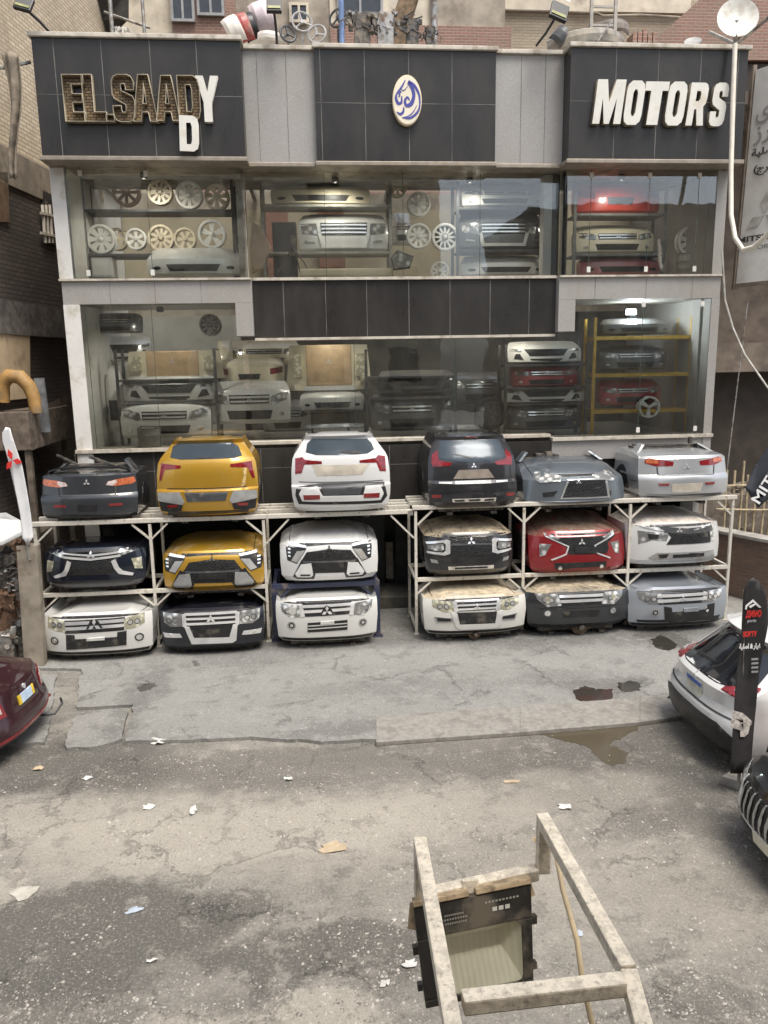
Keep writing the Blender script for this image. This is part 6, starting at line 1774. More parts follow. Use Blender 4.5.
tag(MB().tube([P(709, 32, -.1), P(733, 43, -.3)], .03, 6).build('dish_brace', GREY_METAL), 'short grey brace bar between the two dishes', 'pipe')
# floodlights on arms, seen from behind and below
LG = mat('floodlight_lens', (.80,.82,.78), .1, var=.1, coat=1)
def flood(label, pts, px, py, w_, h_, Y, tilt):
    c = P(px, py, Y); k = (P(px + 1, py, Y) - c).length
    rt = tag(empty('floodlight', P(*pts[0], Y + .3)), label, 'floodlight', 'floodlights over the sign fascia')
    MB().tube([P(*p, Y + .3 - .3*i/(len(pts)-1)) for i, p in enumerate(pts)], .022, 6).build('arm', BLACK_PLASTIC, rt)
    M_ = Matrix.Rotation(tilt, 3, 'Y') @ Matrix.Rotation(R(-28), 3, 'X')
    MB().obox(c, (w_*k, .07, h_*k), M_).build('housing', BLACK_PLASTIC, rt, bevel=.012)
    MB().obox(c + M_ @ Vector((0,-.040,.02*h_)), (w_*k*.84, .008, h_*k*.78), M_).build('lens', LG, rt)
    MB().obox(c + M_ @ Vector((0,-.046,-h_*k*.30)), (w_*k*.84, .006, h_*k*.17), M_).build('driver_window', mat('olive_lens', (.22,.22,.05), .3), rt)
flood('floodlight over the end of the EL.SAADY sign', [(53,36),(40,22),(29,12)], 24, 4, 17, 17, -1.0, .25)
flood('floodlight over the granite panel by the striped bumpers', [(277,44),(276,28),(274,12)], 274, 5, 15, 19, -.8, .0)
flood('floodlight between the emblem and the MOTORS sign', [(536,46),(546,33),(554,20)], 559, 12, 18, 20, -.9, .35)
# ------------------------------------------------------------------ whole cars in the street
def street_car(kind, label, loc, rz, rows, pm, cat='car'):
    rt = tag(empty(kind, (*loc, 0), rz), label, cat)
    return Body(rt, rows, pm, 'body', ns=10)
def wheels(B, hw, ys, r_=.33, m=RS):
    for y in ys:
        for s_ in (-1, 1):
            c = wm(B.root) @ Vector((s_*(hw - .10), y, r_))
            ax = (wm(B.root).to_3x3() @ Vector((s_, 0, 0)))
            w_ = MB().lathe([(r_*.62,-.1),(r_*.92,-.11),(r_,-.07),(r_,.07),(r_*.92,.11),(r_*.62,.1)], c, ax, 24, closed=True).build('wheel', RUBBER, B.root, smooth=True)
            q = MB().lathe([(0,.06),(r_*.15,.09),(r_*.2,.07),(r_*.6,.05),(r_*.63,.1),(r_*.63,-.08),(0,-.08)], c, ax, 20)
            q.build('rim', m, w_, smooth=True)
        po = [(y + math.cos(R(t))*(r_+.07), r_ + max(0, math.sin(R(t)))*(r_+.06)) for t in range(180, -1, -15)]
        po = [(y - r_ - .07, .2)] + po + [(y + r_ + .07, .2)]
        for ax in ('x', '-x'): B.patch('wheel_arch', BLACK_PLASTIC, po, .004, axis=ax, grid=.15, depth=.01)
def mir(B, nm, mt, poly, off=.008):
    B.patch(nm, mt, poly, off); B.patch(nm, mt, [(-x, z) for x, z in poly][::-1], off)
hw = .90
wh = street_car('parked_car', 'white crossover parked with its tail to the racks, beside the black flag', (4.66, -6.05), R(-90),
  [(.22,.16,.84,.12,4.2,0),(.30,.04,.88,.16,4.25,0),(.52,0,.90,.18,4.3,0),(.66,.02,.90,.20,4.3,0),(.70,.05,.895,.20,4.3,0),(.80,.09,.89,.22,4.3,0),(.97,.07,.88,.25,4.3,.01),(1.03,.14,.86,.25,4.1,.01),(1.08,.28,.83,.25,3.4,.01),(1.44,.72,.70,.22,2.9,.01),(1.53,.66,.66,.18,2.5,.02),(1.57,.9,.64,.12,2.3,.03),(1.60,1.4,.60,.05,2.1,.03)], WHT)
BKG = mat('black_rear_glass', (.008,.009,.011), .05, var=.2, spec=.7, coat=1)
wh.patch('rear_window', BKG, [(-.74,1.05),(-.60,1.44),(-.3,1.47),(.3,1.47),(.60,1.44),(.74,1.05),(.4,1.02),(-.4,1.02)], .006)
mir(wh, 'tail_light', TAILR, [(.52,.99),(.74,1.0),(.82,.96),(.81,1.05),(.76,1.09),(.52,1.03)], .012)
wh.patch('bumper', BLACK_PLASTIC, [(-.86,.24),(.86,.24),(.88,.5),(.6,.6),(-.6,.6),(-.88,.5)], .01)
wh.patch('bumper_seam', DARK_GREY, [(-.82,.69),(.82,.69),(.82,.71),(-.82,.71)], .006)
np_ = wh.patch('number_plate', mat('worn_plate', (.50,.50,.42), .5), [(-.19,.74),(.19,.74),(.19,.92),(-.19,.92)], .014)
wh.patch('plate_band', mat('blue_plate_band', (.03,.10,.42), .4), [(-.185,.86),(.185,.86),(.185,.915),(-.185,.915)], .018, parent=np_)
for po in diamonds(.055): wh.patch('emblem', CHROME, [(x, z + .98) for x, z in po], .012)
wh.patch('wiper', BLACK_PLASTIC, [(-.36,1.09),(.02,1.12),(.02,1.145),(-.36,1.12)], .02)
for s_, ax in ((1, 'x'), (-1, '-x')):
    wh.patch('side_window', BKG, [(.75,1.12),(1.0,1.42),(2.2,1.46),(2.75,1.12)], .006, axis=ax, grid=.12)
wheels(wh, hw, (.95, 3.5))
MAR = paint('paint_maroon', (.034,.006,.010), .3, .2, (.2,.16,.12))
rd = street_car('parked_car', 'dark red saloon with its tail into the picture, blue white plate', (-3.84, -5.0), R(84),
  [(.22,.14,.74,.12,4.0,0),(.30,.03,.79,.16,4.1,0),(.45,0,.81,.18,4.1,0),(.56,.03,.815,.2,4.1,0),(.60,.06,.81,.2,4.1,0),(.86,.10,.79,.22,4.1,.01),(.93,.14,.77,.22,4.0,.01),(.97,.40,.74,.16,3.2,.02),(1.0,.62,.70,.12,3.0,.02),(1.36,1.15,.56,.08,2.5,.03),(1.40,1.5,.52,.04,2.2,.03)], MAR)
mir(rd, 'tail_light', TAILR, [(.48,.64),(.74,.64),(.73,.86),(.52,.85)], .012)
mir(rd, 'indicator', TAILC, [(.54,.70),(.68,.70),(.68,.79),(.55,.79)], .02)
np_ = rd.patch('number_plate', mat('pale_blue_plate', (.50,.62,.76), .4), [(-.17,.66),(.17,.66),(.17,.78),(-.17,.78)], .016)
for s_ in (-1, 1): rd.patch('plate_end', mat('yellow_plate_end', (.72,.50,.04), .5), [(s_*.175-.03,.66),(s_*.175+.03,.66),(s_*.175+.03,.78),(s_*.175-.03,.78)], .018)
rd.patch('trim_strip', mat('red_trim', (.24,.015,.02), .25, coat=1), [(-.80,.33),(.80,.33),(.80,.37),(-.80,.37)], .01)
rd.patch('badge', CHROME, circ((0,.84), .035), .014)
q = MB(); q.add([(-.52,.66,1.03),(.52,.66,1.03),(.42,1.06,1.32),(-.42,1.06,1.32)], [(0,1,2,3)])
rd.patch('rear_window', BKG, [(-.56,1.02),(-.46,1.31),(.46,1.31),(.56,1.02)], .006)
for ax in ('x', '-x'): rd.patch('side_window', BKG, [(.95,1.02),(1.25,1.3),(2.3,1.32),(2.8,1.02)], .006, axis=ax, grid=.12)
MB().tube([wm(rd.root) @ Vector(p) for p in ((.45,.15,.2),(.50,-.04,.2),(.62,-.10,.3),(.72,-.04,.33))], .018, 6).build('tow_hook', BLACK_PLASTIC, rd.root)
wheels(rd, .81, (.85, 3.35), .30)
BK2 = paint('paint_gloss_black', (.010,.011,.013), .3, .15, (.2,.18,.15))
bk = street_car('parked_car', 'black saloon with chrome slatted grille and pale plate, beside the flag base', (4.12, -8.72), R(-90),
  [(.20,.16,.84,.14,4.2,0),(.28,.04,.89,.22,4.3,0),(.50,0,.91,.26,4.4,0),(.72,.03,.91,.28,4.4,0),(.82,.10,.89,.28,4.4,.02),(.88,.35,.87,.22,4.4,.03),(.98,1.1,.84,.08,4.0,.03),(1.02,1.35,.80,.06,3.9,.03),(1.42,2.0,.62,.05,3.3,.03),(1.46,2.4,.58,.03,3.0,.03)], BK2)
bk.patch('grille', GRILLE, [(-.48,.42),(.48,.42),(.62,.56),(.58,.76),(-.58,.76),(-.62,.56)], .006)
for k in range(-5, 6):
    x = k*.105
    bk.patch('grille_slat', SILVER, [(x-.008,.43),(x+.012,.43),(x+.035 if k > 0 else x-.02,.58),(x+.012,.75),(x-.008,.75),(x+.015 if k > 0 else x-.04,.58)], .018)
bk.patch('grille_surround', CHROME, [(-.52,.40),(.52,.40),(.50,.43),(-.50,.43)], .016)
mir(bk, 'grille_surround', CHROME, [(.50,.40),(.52,.40),(.66,.56),(.62,.78),(.595,.78),(.635,.56)], .016)
mir(bk, 'headlight', HEADL, [(.64,.66),(.88,.70),(.88,.80),(.66,.76)], .010)
mir(bk, 'fog_surround', CHROME, [(.70,.34),(.86,.38),(.86,.41),(.70,.37)], .012)
bk.patch('lower_grille', BLACK_PLASTIC, [(-.6,.26),(.6,.26),(.56,.37),(-.56,.37)], .008)
bk.patch('number_plate', mat('cream_plate', (.66,.62,.50), .5, var=.1), [(-.22,.30),(.22,.30),(.22,.42),(-.22,.42)], .03)
bk.patch('windscreen', BKG, [(-.66,1.05),(-.54,1.40),(.54,1.40),(.66,1.05)], .006)
for ax in ('x', '-x'): bk.patch('side_window', BKG, [(1.6,1.06),(2.1,1.38),(3.2,1.4),(3.6,1.06)], .006, axis=ax, grid=.12)
wheels(bk, .91, (.9, 3.55))
# red motor scooter between the two parked cars
sc_ = tag(empty('motor_scooter', (5.35, -7.42, 0)), 'red motor scooter squeezed between white crossover and black saloon', 'scooter')
SR = paint('paint_scooter_red', (.42,.02,.025), .1, .15)
MB().tube([(5.02,-7.42,.32),(5.1,-7.42,.6),(5.16,-7.42,1.0)], .04, 8).build('fork', BLACK_PLASTIC, sc_)
for x in (5.0, 6.2): MB().lathe([(.12,-.05),(.24,-.06),(.27,0),(.24,.06),(.12,.05)], (x,-7.42,.27), (0,1,0), 20, closed=True).build('wheel', RUBBER, sc_, smooth=True)
MB().prism([(5.0,-7.56,.5),(5.12,-7.56,1.0),(5.24,-7.56,1.06),(5.3,-7.56,.5),(5.8,-7.56,.42),(5.9,-7.56,.72),(6.4,-7.56,.76),(6.3,-7.56,.4),(5.3,-7.56,.3)], (0,.28,0)).build('fairing', SR, sc_, bevel=.03)
MB().box(5.72,6.36,-7.54,-7.30,.765,.84).build('seat', BLACK_PLASTIC, sc_, bevel=.03)
MB().tube([(5.24,-7.72,1.16),(5.18,-7.58,1.1),(5.18,-7.26,1.1),(5.24,-7.1,1.16)], .018, 8).build('handlebar', BLACK_PLASTIC, sc_)
for s_ in (-1, 1):
    MB().lathe([(0,-.06),(.07,-.04),(.09,0),(.08,.02),(0,.02)], (5.14,-7.42+s_*.28,1.26), (1,0,.1), 14).build('mirror', SR, sc_, smooth=True)
    MB().tube([(5.2,-7.42+s_*.22,1.12),(5.15,-7.42+s_*.28,1.22)], .01, 6).build('mirror_arm', BLACK_PLASTIC, sc_)
# ------------------------------------------------------------------ flags
FLW = mat('white_flag_cloth', (.74,.74,.74), .7, var=.06, scale=5)
FLB = mat('black_flag_cloth', (.028,.026,.027), .65, var=.25, scale=6)
FRED = mat('flag_print_red', (.62,.03,.025), .6, var=.08); FWHT = mat('flag_print_white', (.75,.75,.74), .6, var=.05); FGRY = mat('flag_print_grey', (.3,.3,.31), .6)
def flag(label, outline, Y, th=.012, m=FLW, wave=.05):
    lo = [P(px, py, Y) for px, py in outline]
    zb = min(p.z for p in lo)
    cx = sum(p.x for p in lo)/len(lo)
    rt = tag(empty('feather_flag', (cx, Y, zb)), label, 'flag')
    bm_pts = [(p.x, p.z) for p in lo]
    bm = bmesh.new(); f = bm.faces.new([bm.verts.new((x, z, 0)) for x, z in bm_pts])
    bmesh.ops.triangulate(bm, faces=[f], ngon_method='EAR_CLIP')
    for ax, k in ((0, 5), (1, 14)):
        a, b_ = min(p[ax] for p in bm_pts), max(p[ax] for p in bm_pts)
        for i in range(1, k):
            co = [0,0,0]; co[ax] = a + (b_-a)*i/k; no = [0,0,0]; no[ax] = 1
            bmesh.ops.bisect_plane(bm, geom=bm.verts[:]+bm.edges[:]+bm.faces[:], plane_co=co, plane_no=no, dist=1e-5)
    bm.verts.index_update()
    q = MB(); q.v = [Vector((v.co.x, Y + math.sin(v.co.x*9 + v.co.y*2.2)*wave*.5, v.co.y)) for v in bm.verts]
    q.f = [[v.index for v in f.verts] for f in bm.faces]; bm.free()
    o = q.build('cloth', m, rt, smooth=True)
    md = o.modifiers.new('thickness', 'SOLIDIFY'); md.thickness = th
    return rt
Yw = -2.35
fw = flag('white feather flag with a red three diamond emblem, on a wooden post', [(2.3,441),(2.3,433),(6,427),(10.5,428),(15,443),(23,467),(27,490),(30.5,514),(33,537),(27.5,545),(22.5,538),(20,514),(15,490),(10,467),(4,446)], Yw)
ec = P(13.2, 460, Yw); 
for po in diamonds(.19):
    rot = R(18); pts = [(x*math.cos(rot) - z*math.sin(rot), x*math.sin(rot) + z*math.cos(rot)) for x, z in po]
    MB().prism([(ec.x + x*.8, Yw - .045, ec.z + z) for x, z in pts], (0, .006, 0)).build('emblem', FRED, fw)
MB().tube([P(3, 432, Yw + .04), P(18, 500, Yw + .04), P(30, 560, Yw + .04)], .018, 8).build('flag_pole', GREY_METAL, fw)
pt = MB(); p0, p1 = P(28, 545, -2.25), P(44, 650, -1.95)
pt.add([(p0.x-.17,-2.3,p0.z),(p0.x+.15,-2.3,p0.z),(p0.x+.15,-2.12,p0.z),(p0.x-.17,-2.12,p0.z),(p1.x-.22,-2.3,.0),(p1.x+.10,-2.3,.0),(p1.x+.10,-2.12,.0),(p1.x-.22,-2.12,.0)], [(0,1,2,3),(7,6,5,4),(0,4,5,1),(1,5,6,2),(2,6,7,3),(3,7,4,0)])
tag(pt.build('wooden_post', mat('grey_board', (.27,.235,.185), .8, var=.15, scale=4, dirt=(.15,.12,.09), damt=.3), bevel=.01), 'broad grey brown boxed post beside the first rack', 'post')
Yk = -7.25
fb = flag('black feather flag with red lettering and a white peak mark', [(744,592),(747,582),(752,577),(758,581),(763,590),(766,604),(767,620),(763,645),(759,675),(757,705),(754,735),(750,772),(729,772),(731,735),(734,700),(737,672),(742,645),(743,618)], Yk, m=FLB)
def k12(x, y): return 725 + x*43/367, 570 + y*120/1024
def fprint(pts, m, nm='print', rt_=fb):
    MB().prism([P(*k12(*p), Yk - .04) for p in pts], (0, .005, 0)).build(nm, m, rt_)
for seg in ([(172,335),(176,305),(240,252),(246,268),(190,312),(186,338)], [(240,252),(310,318),(298,322),(236,270)], [(205,312),(218,326),(262,296),(290,322),(300,318),(262,282)]): fprint(seg, FWHT, 'peak_mark')
def ftext(body, cx, cy, wpx, hpx, m, nm='lettering', rot=0.0, rt_=fb, Y=None, conv=k12, bold=.003):
    Y = Yk - .043 if Y is None else Y
    c = P(*conv(cx, cy), Y); a = P(*conv(cx + wpx/2, cy), Y); t = P(*conv(cx, cy - hpx/2), Y)
    return text3d(nm, body, m, front_at(c) @ Matrix.Rotation(rot, 4, 'Z'), (t.z - c.z)*2/.72, .003, rt_, fit=abs(a.x - c.x)*2, bold=bold)
ftext('ДИМО', 245, 378, 130, 52, FRED); ftext('parts', 228, 433, 75, 22, FGRY); ftext('SORTV', 212, 548, 115, 44, FRED)
AR1 = '\uFE94\uFEF4\uFEE0\uFEBB\uFE8D'; 
ftext(AR1 + ' \u0026 ' + '\uFEAD\uFE8E\uFEF4\uFECF', 212, 652, 180, 40, FWHT)
for k in range(4): fprint([(228,755+k*36),(285,752+k*36),(283,768+k*36),(226,771+k*36)], FGRY)
def k720(x, y): return 720 + x*48/307, 690 + y*160/1024
for pts in ([(80,130),(150,150),(205,200),(200,225),(130,205),(78,170)], [(75,180),(150,190),(150,260),(120,255),(70,240)], [(130,215),(195,222),(180,280),(155,300),(130,300)]):
    MB().prism([P(*k720(*p), Yk - .04) for p in pts], (0, .005, 0)).build('print', mat('flag_photo_print', (.5,.46,.42), .6, var=.4, scale=20), fb)
pb = MB(); c = P(736, 779, -7.2)
pb.prism([G(722,776,.12), G(737,766,.12), G(752,772,.12), G(748,784,.12)], (0,0,-.12))
tag(pb.build('flag_base', CONCRETE, bevel=.012), 'grey concrete block under the black feather flag', 'block')
MB().tube([Vector((P(741,775,Yk).x, Yk+.03, .1)), P(742,680,Yk+.03), P(745,590,Yk+.03)], .02, 8).build('flag_pole', GREY_METAL, fb)
# second dark flag entering at the side
Ym = -3.2
fm = flag('slanted black flag with white capital letters by the bamboo fence', [(745,488),(757,466),(768,446),(790,410),(815,400),(812,440),(790,480),(759,508)], Ym, m=mat('navy_black_cloth', (.03,.034,.045), .65, var=.2))
a, b_ = P(752, 501, Ym), P(797, 431, Ym)
ang = math.atan2(b_.z - a.z, b_.x - a.x)
ln = (b_ - a).length
t = text3d('lettering', 'MITSUBISHI', FWHT, front_at(a + (b_-a)*.12 + Vector((.04,-.05,-.0))) @ Matrix.Rotation(ang, 4, 'Z'), .25, .004, fm, fit=ln*1.1, bold=.004)
t.location = t.location + Vector((math.cos(ang)*ln*.42, 0, math.sin(ang)*ln*.42))
MB().tube([Vector((P(815,520,Ym).x, Ym+.02, .0)), P(815,400,Ym+.02)], .025, 8).build('flag_pole', GREY_METAL, fm)
# banner on the garage building
def bplane(px, py): 
    A_, B_ = Vector((8.55, -.1, 0)), Vector((9.6, -2.2, 0)); n_ = Vector((B_.y - A_.y, A_.x - B_.x, 0)).normalized()
    d = ray(px, py); return CAM + d * ((A_ - CAM).dot(n_) / d.dot(n_))
tl, bl = bplane(756, 70), bplane(736, 284)
xd = Vector((1.05, -2.1, 0)).normalized()
bn = tag(empty('banner', bl), 'large dusty white wall banner with Arabic lettering beside the shop', 'banner')
BNM = mat('dusty_banner', (.74,.71,.65), .7, var=.1, scale=2, dirt=(.55,.5,.42), damt=.3, dscale=1.2)
nv = xd.cross(Vector((0,0,1)))
MB().prism([bl, bl + xd*2.3, tl + xd*2.3, tl], nv*-.04 if nv.y < 0 else nv*.04).build('panel', BNM, bn)
off = nv*(.012 if nv.y < 0 else -.012)
q = MB(); q.bar(tl + Vector((0,.06,.1)), bl + Vector((0,.06,-.1)), .07); q.bar(bl + Vector((0,.06,-.03)), bl + xd*2.3 + Vector((0,.06,-.03)), .07); q.build('frame', mat('banner_frame', (.2,.16,.12), .6, var=.2), bn)
up_ = (tl - bl).normalized()
FG2 = mat('faded_print', (.34,.33,.31), .7, var=.15); FBK = mat('dark_print', (.06,.058,.055), .7)
def btext(body, u0, wv, px, py, m, hh, nm='lettering'):
    c = bplane(px, py) + xd*(wv/2) + off
    text3d(nm, body, m, frame(c, xd, up_), hh, .004, bn, fit=wv, bold=.004)
btext('\uFEEF\uFEAA\uFECC\uFEB4\uFEDF\uFE8D', 0, 1.2, 757, 112, FG2, .42)
btext('\uFEAF\uFEAD\uFEEE\uFE97\uFEEE\uFEE3', 0, 1.2, 755, 134, FG2, .40)
btext('\uFE94\uFEF4\uFEE0\uFEBB\uFE8D \uFE95\uFE8D\uFEAD\uFE8E\uFEF4\uFEB3', 0, 1.3, 752, 154, FBK, .17)
btext('(\uFE9D\uFEAD\uFE8E\uFEA8\uFEDF\uFE8D)', 0, .7, 754, 170, FBK, .17)
btext('MITSUBISHI', 0, 1.2, 738, 241, FBK, .14)
btext('MOTORS', 0, .7, 739, 250, FG2, .10)
ce = bplane(765, 215) + off
for po in diamonds(.42): MB().prism([ce + xd*x + up_*z for x, z in po], nv*.004).build('emblem', mat('faded_emblem', (.46,.43,.38), .7), bn)
# cables
CBW = mat('white_cable', (.72,.66,.55), .5, var=.08)
cw = tag(MB().tube([P(735,44,-.9), P(733,100,-1.0), P(731,170,-1.2), P(731,215,-1.4), P(735,238,-1.6), P(743,250,-1.8), P(754,247,-2.0), P(768,234,-2.3), P(800,190,-2.8)], .042, 8).build('white_cable', CBW, smooth=True), 'thick white cable hanging in a loop past the MOTORS sign', 'cable')
tag(MB().tube([P(722,250,-.9), P(725,300,-.9), P(733,328,-1.0), P(745,355,-1.3), P(768,388,-1.8), P(800,420,-2.4)], .018, 6).build('grey_cable', mat('grey_cable_skin', (.4,.38,.34), .6)), 'thin grey cable sagging from the shop corner to the flag', 'cable')
tag(MB().tube([P(748,300,-.6), P(738,380,-.6), P(727,470,-.8)], .012, 6).build('thin_wire', GREY_METAL), 'thin wire hanging before the dark garage mouth', 'cable')
# ------------------------------------------------------------------ right-hand yard: brick wall, bamboo fence
bw = tag(empty('brick_wall', (8.6, -.4, 0)), 'low old brick wall with a stone cap beside the rack', 'wall')
OBR = bricks('old_brown_brick', (.24,.15,.11), (.17,.11,.085), (.2,.17,.14), 1.0, 'y', dirt=(.12,.1,.08), damt=.4, bump=.9)
OBX = bricks('old_brown_brick_end', (.26,.15,.11), (.18,.11,.085), (.2,.17,.14), 1.0, 'x', dirt=(.12,.1,.08), damt=.4, bump=.9)
zt = G(735, 540).z
A0, A1 = Vector((7.75, 1.1, 0)), Vector((8.85, -1.0, 0))
dv = (A1 - A0).normalized(); nvv = Vector((dv.y, -dv.x, 0))
h1 = P(748, 545, -1.0).z
q = MB(); q.prism([A0, A1, A1 + Vector((.36,.0,0)), A0 + Vector((.36,0,0))], (0,0,h1)); q.build('wall', OBR, bw)
q = MB(); q.prism([A0 + Vector((-.03,0,h1+.003)), A1 + Vector((-.03,-.03,h1+.003)), A1 + Vector((.39,-.03,h1+.003)), A0 + Vector((.39,0,h1+.003))], (0,0,.07)); q.build('coping', CONCRETE, bw, bevel=.01)
fe = tag(empty('bamboo_fence', (9.2, 1.4, 0)), 'rickety bamboo paling fence before the dark garage', 'fence')
BAM = mat('bamboo', (.42,.34,.22), .7, var=.3, scale=7)
rr = random.Random(3)
for k in range(12):
    px = 722 + k*7.2
    p = P(px, 560, .9)
    MB().tube([Vector((p.x, .9, .0)), Vector((p.x + rr.uniform(-.05,.05), .9, P(px, 466 + rr.uniform(-6,12), .9).z))], .026, 6).build('pale', BAM, fe)
for py in (487, 512, 540, 566): MB().tube([P(716, py + rr.uniform(-3,3), .85), P(760, py - 2, .85), P(810, py - 4, .85)], .022, 6).build('rail', BAM, fe)
rub = MB()
for _ in range(420):
    p = Vector((rr.uniform(7.9, 12), rr.uniform(1.15, 1.75), 0)); p.z = rr.uniform(0, 2.1 if p.y > 1.3 else 1.2)
    s_ = rr.uniform(.06,.16); rub.obox(p, (s_*1.8, s_, s_*.7), Matrix.Rotation(rr.uniform(-.5,.5), 3, 'Y'))
rub.box(7.9, 12, 1.2, 2.0, 0, 1.9)
tag(rub.build('rubble_stack', mat('stacked_rubble', (.22,.185,.15), .9, var=.5, scale=5, dirt=(.09,.075,.06), damt=.4)), 'heap of stacked stones behind the bamboo fence', 'rubble', None, 'stuff')
# ------------------------------------------------------------------ left-hand junk yard
stl = tag(empty('market_stall', (-6, -1.2, 0)), 'dark wooden stall with a boarded side under the sooty brick wall', 'stall')
WD = mat('stall_boards', (.13,.10,.075), .8, var=.4, scale=6, dirt=(.06,.05,.04), damt=.4, bump=.5, bscale=20)
p, q_ = P(-30, 452, -1.0), P(28, 412, -1.0)
MB().box(p.x, q_.x, -1.0, 1.2, p.z, q_.z).build('counter', WD, stl, bevel=.02)
q = MB(); q.prism([(q_.x + .004, -1.0, p.z), (q_.x + .004, -1.0, q_.z), P(68, 395, 1.4), P(70, 432, 1.4)], (0, .05, 0)); q.build('side_board', WD, stl)
for x in (p.x + .1, q_.x - .1):
    for y in (-.9, 1.1): MB().box(x - .05, x + .05, y - .05, y + .05, 0, p.z - .004).build('leg', WD, stl)
tag(MB().tube([P(2,402,-.7), P(2,384,-.7), P(9,376,-.7), P(20,377,-.7), P(29,386,-.7), P(34,398,-.7), P(36,413,-.7)], [.13,.13,.13,.13,.12,.11,.10], 12).build('old_hose', mat('ochre_rubber', (.36,.21,.07), .6, var=.2, dirt=(.2,.15,.1), damt=.3), smooth=True), 'thick ochre hose bent over the stall top', 'hose')
tag(MB().bar(P(39,378,-.4), P(46,432,-.4), .16, .08).build('metal_plank', mat('blue_grey_tin', (.22,.23,.24), .5, metal=.3, var=.3)), 'blue grey tin strip hanging beside the hose', 'scrap')
rag = quadgrid('rag', None, P(3,55,-.9), P(20,55,-.9) - P(3,55,-.9), P(12,180,-.9) - P(3,55,-.9), 14, 24, lambda p, u, v: p + Vector((math.sin(v*5)*.06 + (u-.5)*(-.15*v), math.sin(u*9 + v*3)*.06 - .1, 0)))
o = rag.build('hanging_rag', mat('brown_rag', (.23,.19,.145), .95, var=.35, scale=8, dirt=(.12,.1,.08), damt=.4), smooth=True); md = o.modifiers.new('thickness', 'SOLIDIFY'); md.thickness = .015
tag(o, 'brown torn rag hanging on the brick house wall', 'rag')
tag(MB().tube([P(0,68,-1.0), P(30,62,-.6)], .03, 6).build('iron_rod', GREY_METAL), 'iron rod sticking out above the brown rag', 'rod')
jm = [OILY, GREY_METAL, mat('rust_scrap', (.13,.075,.045), .75, metal=.2, var=.5, scale=10)]
for i, (px, py, r_, lb) in enumerate(((8,560,15,'rusty hub and axle on the junk heap'), (24,585,14,'oily gearbox beside the boxed post'), (6,600,16,'pale alloy gearbox low on the junk heap'), (26,625,13,'black engine block at the foot of the boxed post'), (6,640,14,'dark engine part by the maroon saloon'), (22,545,10,'small axle part below the white flag'))):
    scrap(lb, px, py, r_, -1.7 - .1*i, 20 + i, jm[i % 3], 'scrap_engine', 0.0, 34)
hd = MB(); hd.prism([P(-25,515,-1.6), P(6,512,-1.5), P(21,520,-1.4), P(22,531,-1.7), P(2,541,-2.0), P(-25,545,-2.0)], (0,.0,-.08))
tag(hd.build('car_hood', WHT, bevel=.02), 'loose white car hood lying on the junk heap', 'car part')
tag(MB().box(-8.5, -5.0, -.9, .2, 0, 2.0).build('junk_shelf', WD), 'dark timber shelf behind the junk heap', 'shelf')
# ------------------------------------------------------------------ litter
rr = random.Random(11)
PAP = mat('litter_paper', (.55,.54,.51), .8, var=.1); PAPB = mat('litter_blue', (.42,.47,.54), .7, var=.2); PAPT = mat('litter_cardboard', (.42,.33,.22), .8, var=.2)
def litter(px, py, w_, h_, m, label, z=0.0, curl=.03):
    c = G(px, py, z); kx, ky = sx(px, py, .5)*2, sy(px, py, .5)*2
    n = 12; base = []
    for i in range(n):
        t = 2*math.pi*i/n + rr.uniform(-.2,.2); k = rr.uniform(.55,1.2)
        base.append(Vector((c.x + math.cos(t)*w_*kx*k/2, c.y + math.sin(t)*h_*ky*k/2, z + .006 + rr.uniform(0, curl))))
    b = MB(); cen = Vector((c.x, c.y, z + .012 + rr.uniform(0, curl)))
    b.v = base + [cen]; b.f = [[i, (i+1) % n, n] for i in range(n)]
    o = b.build('litter', m); md = o.modifiers.new('thickness', 'SOLIDIFY'); md.thickness = .003
    tag(o, label, 'litter', 'litter on the street')
litter(159,743,17,6,PAP,'crumpled white paper at the edge of the forecourt', 0, .05)
litter(148,808,14,5,PAP,'thin white wrapper lying before the forecourt patch')
litter(193,811,9,9,PAP,'folded white scrap beside the thin wrapper', 0, .05)
litter(134,911,18,7,PAPB,'flat bluish plastic scrap on the dark wet patch', 0, .01)
litter(410,965,16,10,PAP,'white paper scrap beside the floodlight bracket', 0, .02)
litter(151,962,12,3,PAP,'narrow white slip on the wet patch')
litter(385,985,12,8,PAP,'small pale scrap near the bracket')
litter(22,893,30,14,mat('pale_mortar', (.42,.39,.34), .9),'pale mortar smear at the street edge', 0, .004)
litter(332,848,28,12,PAPT,'torn brown cardboard on the light gravel', 0, .015)
litter(565,808,16,6,PAP,'pair of white scraps before the saloon', 0, .03)
litter(38,769,10,6,PAPT,'tan scrap under the dark red saloon tail')
litter(87,779,10,4,PAP,'white scrap near the dark red saloon')
litter(288,780,10,4,PAP,'small white slip mid street')
litter(510,782,20,3,PAPT,'long straw in the middle of the street', 0, .01)
litter(578,935,14,6,PAPB,'blue scrap seen through the bracket', 0, .02)
litter(23,667,9,5,PAP,'grey scrap under the red saloon hook', ZS, .02)
from mathutils import noise as mnoise
st = MB()
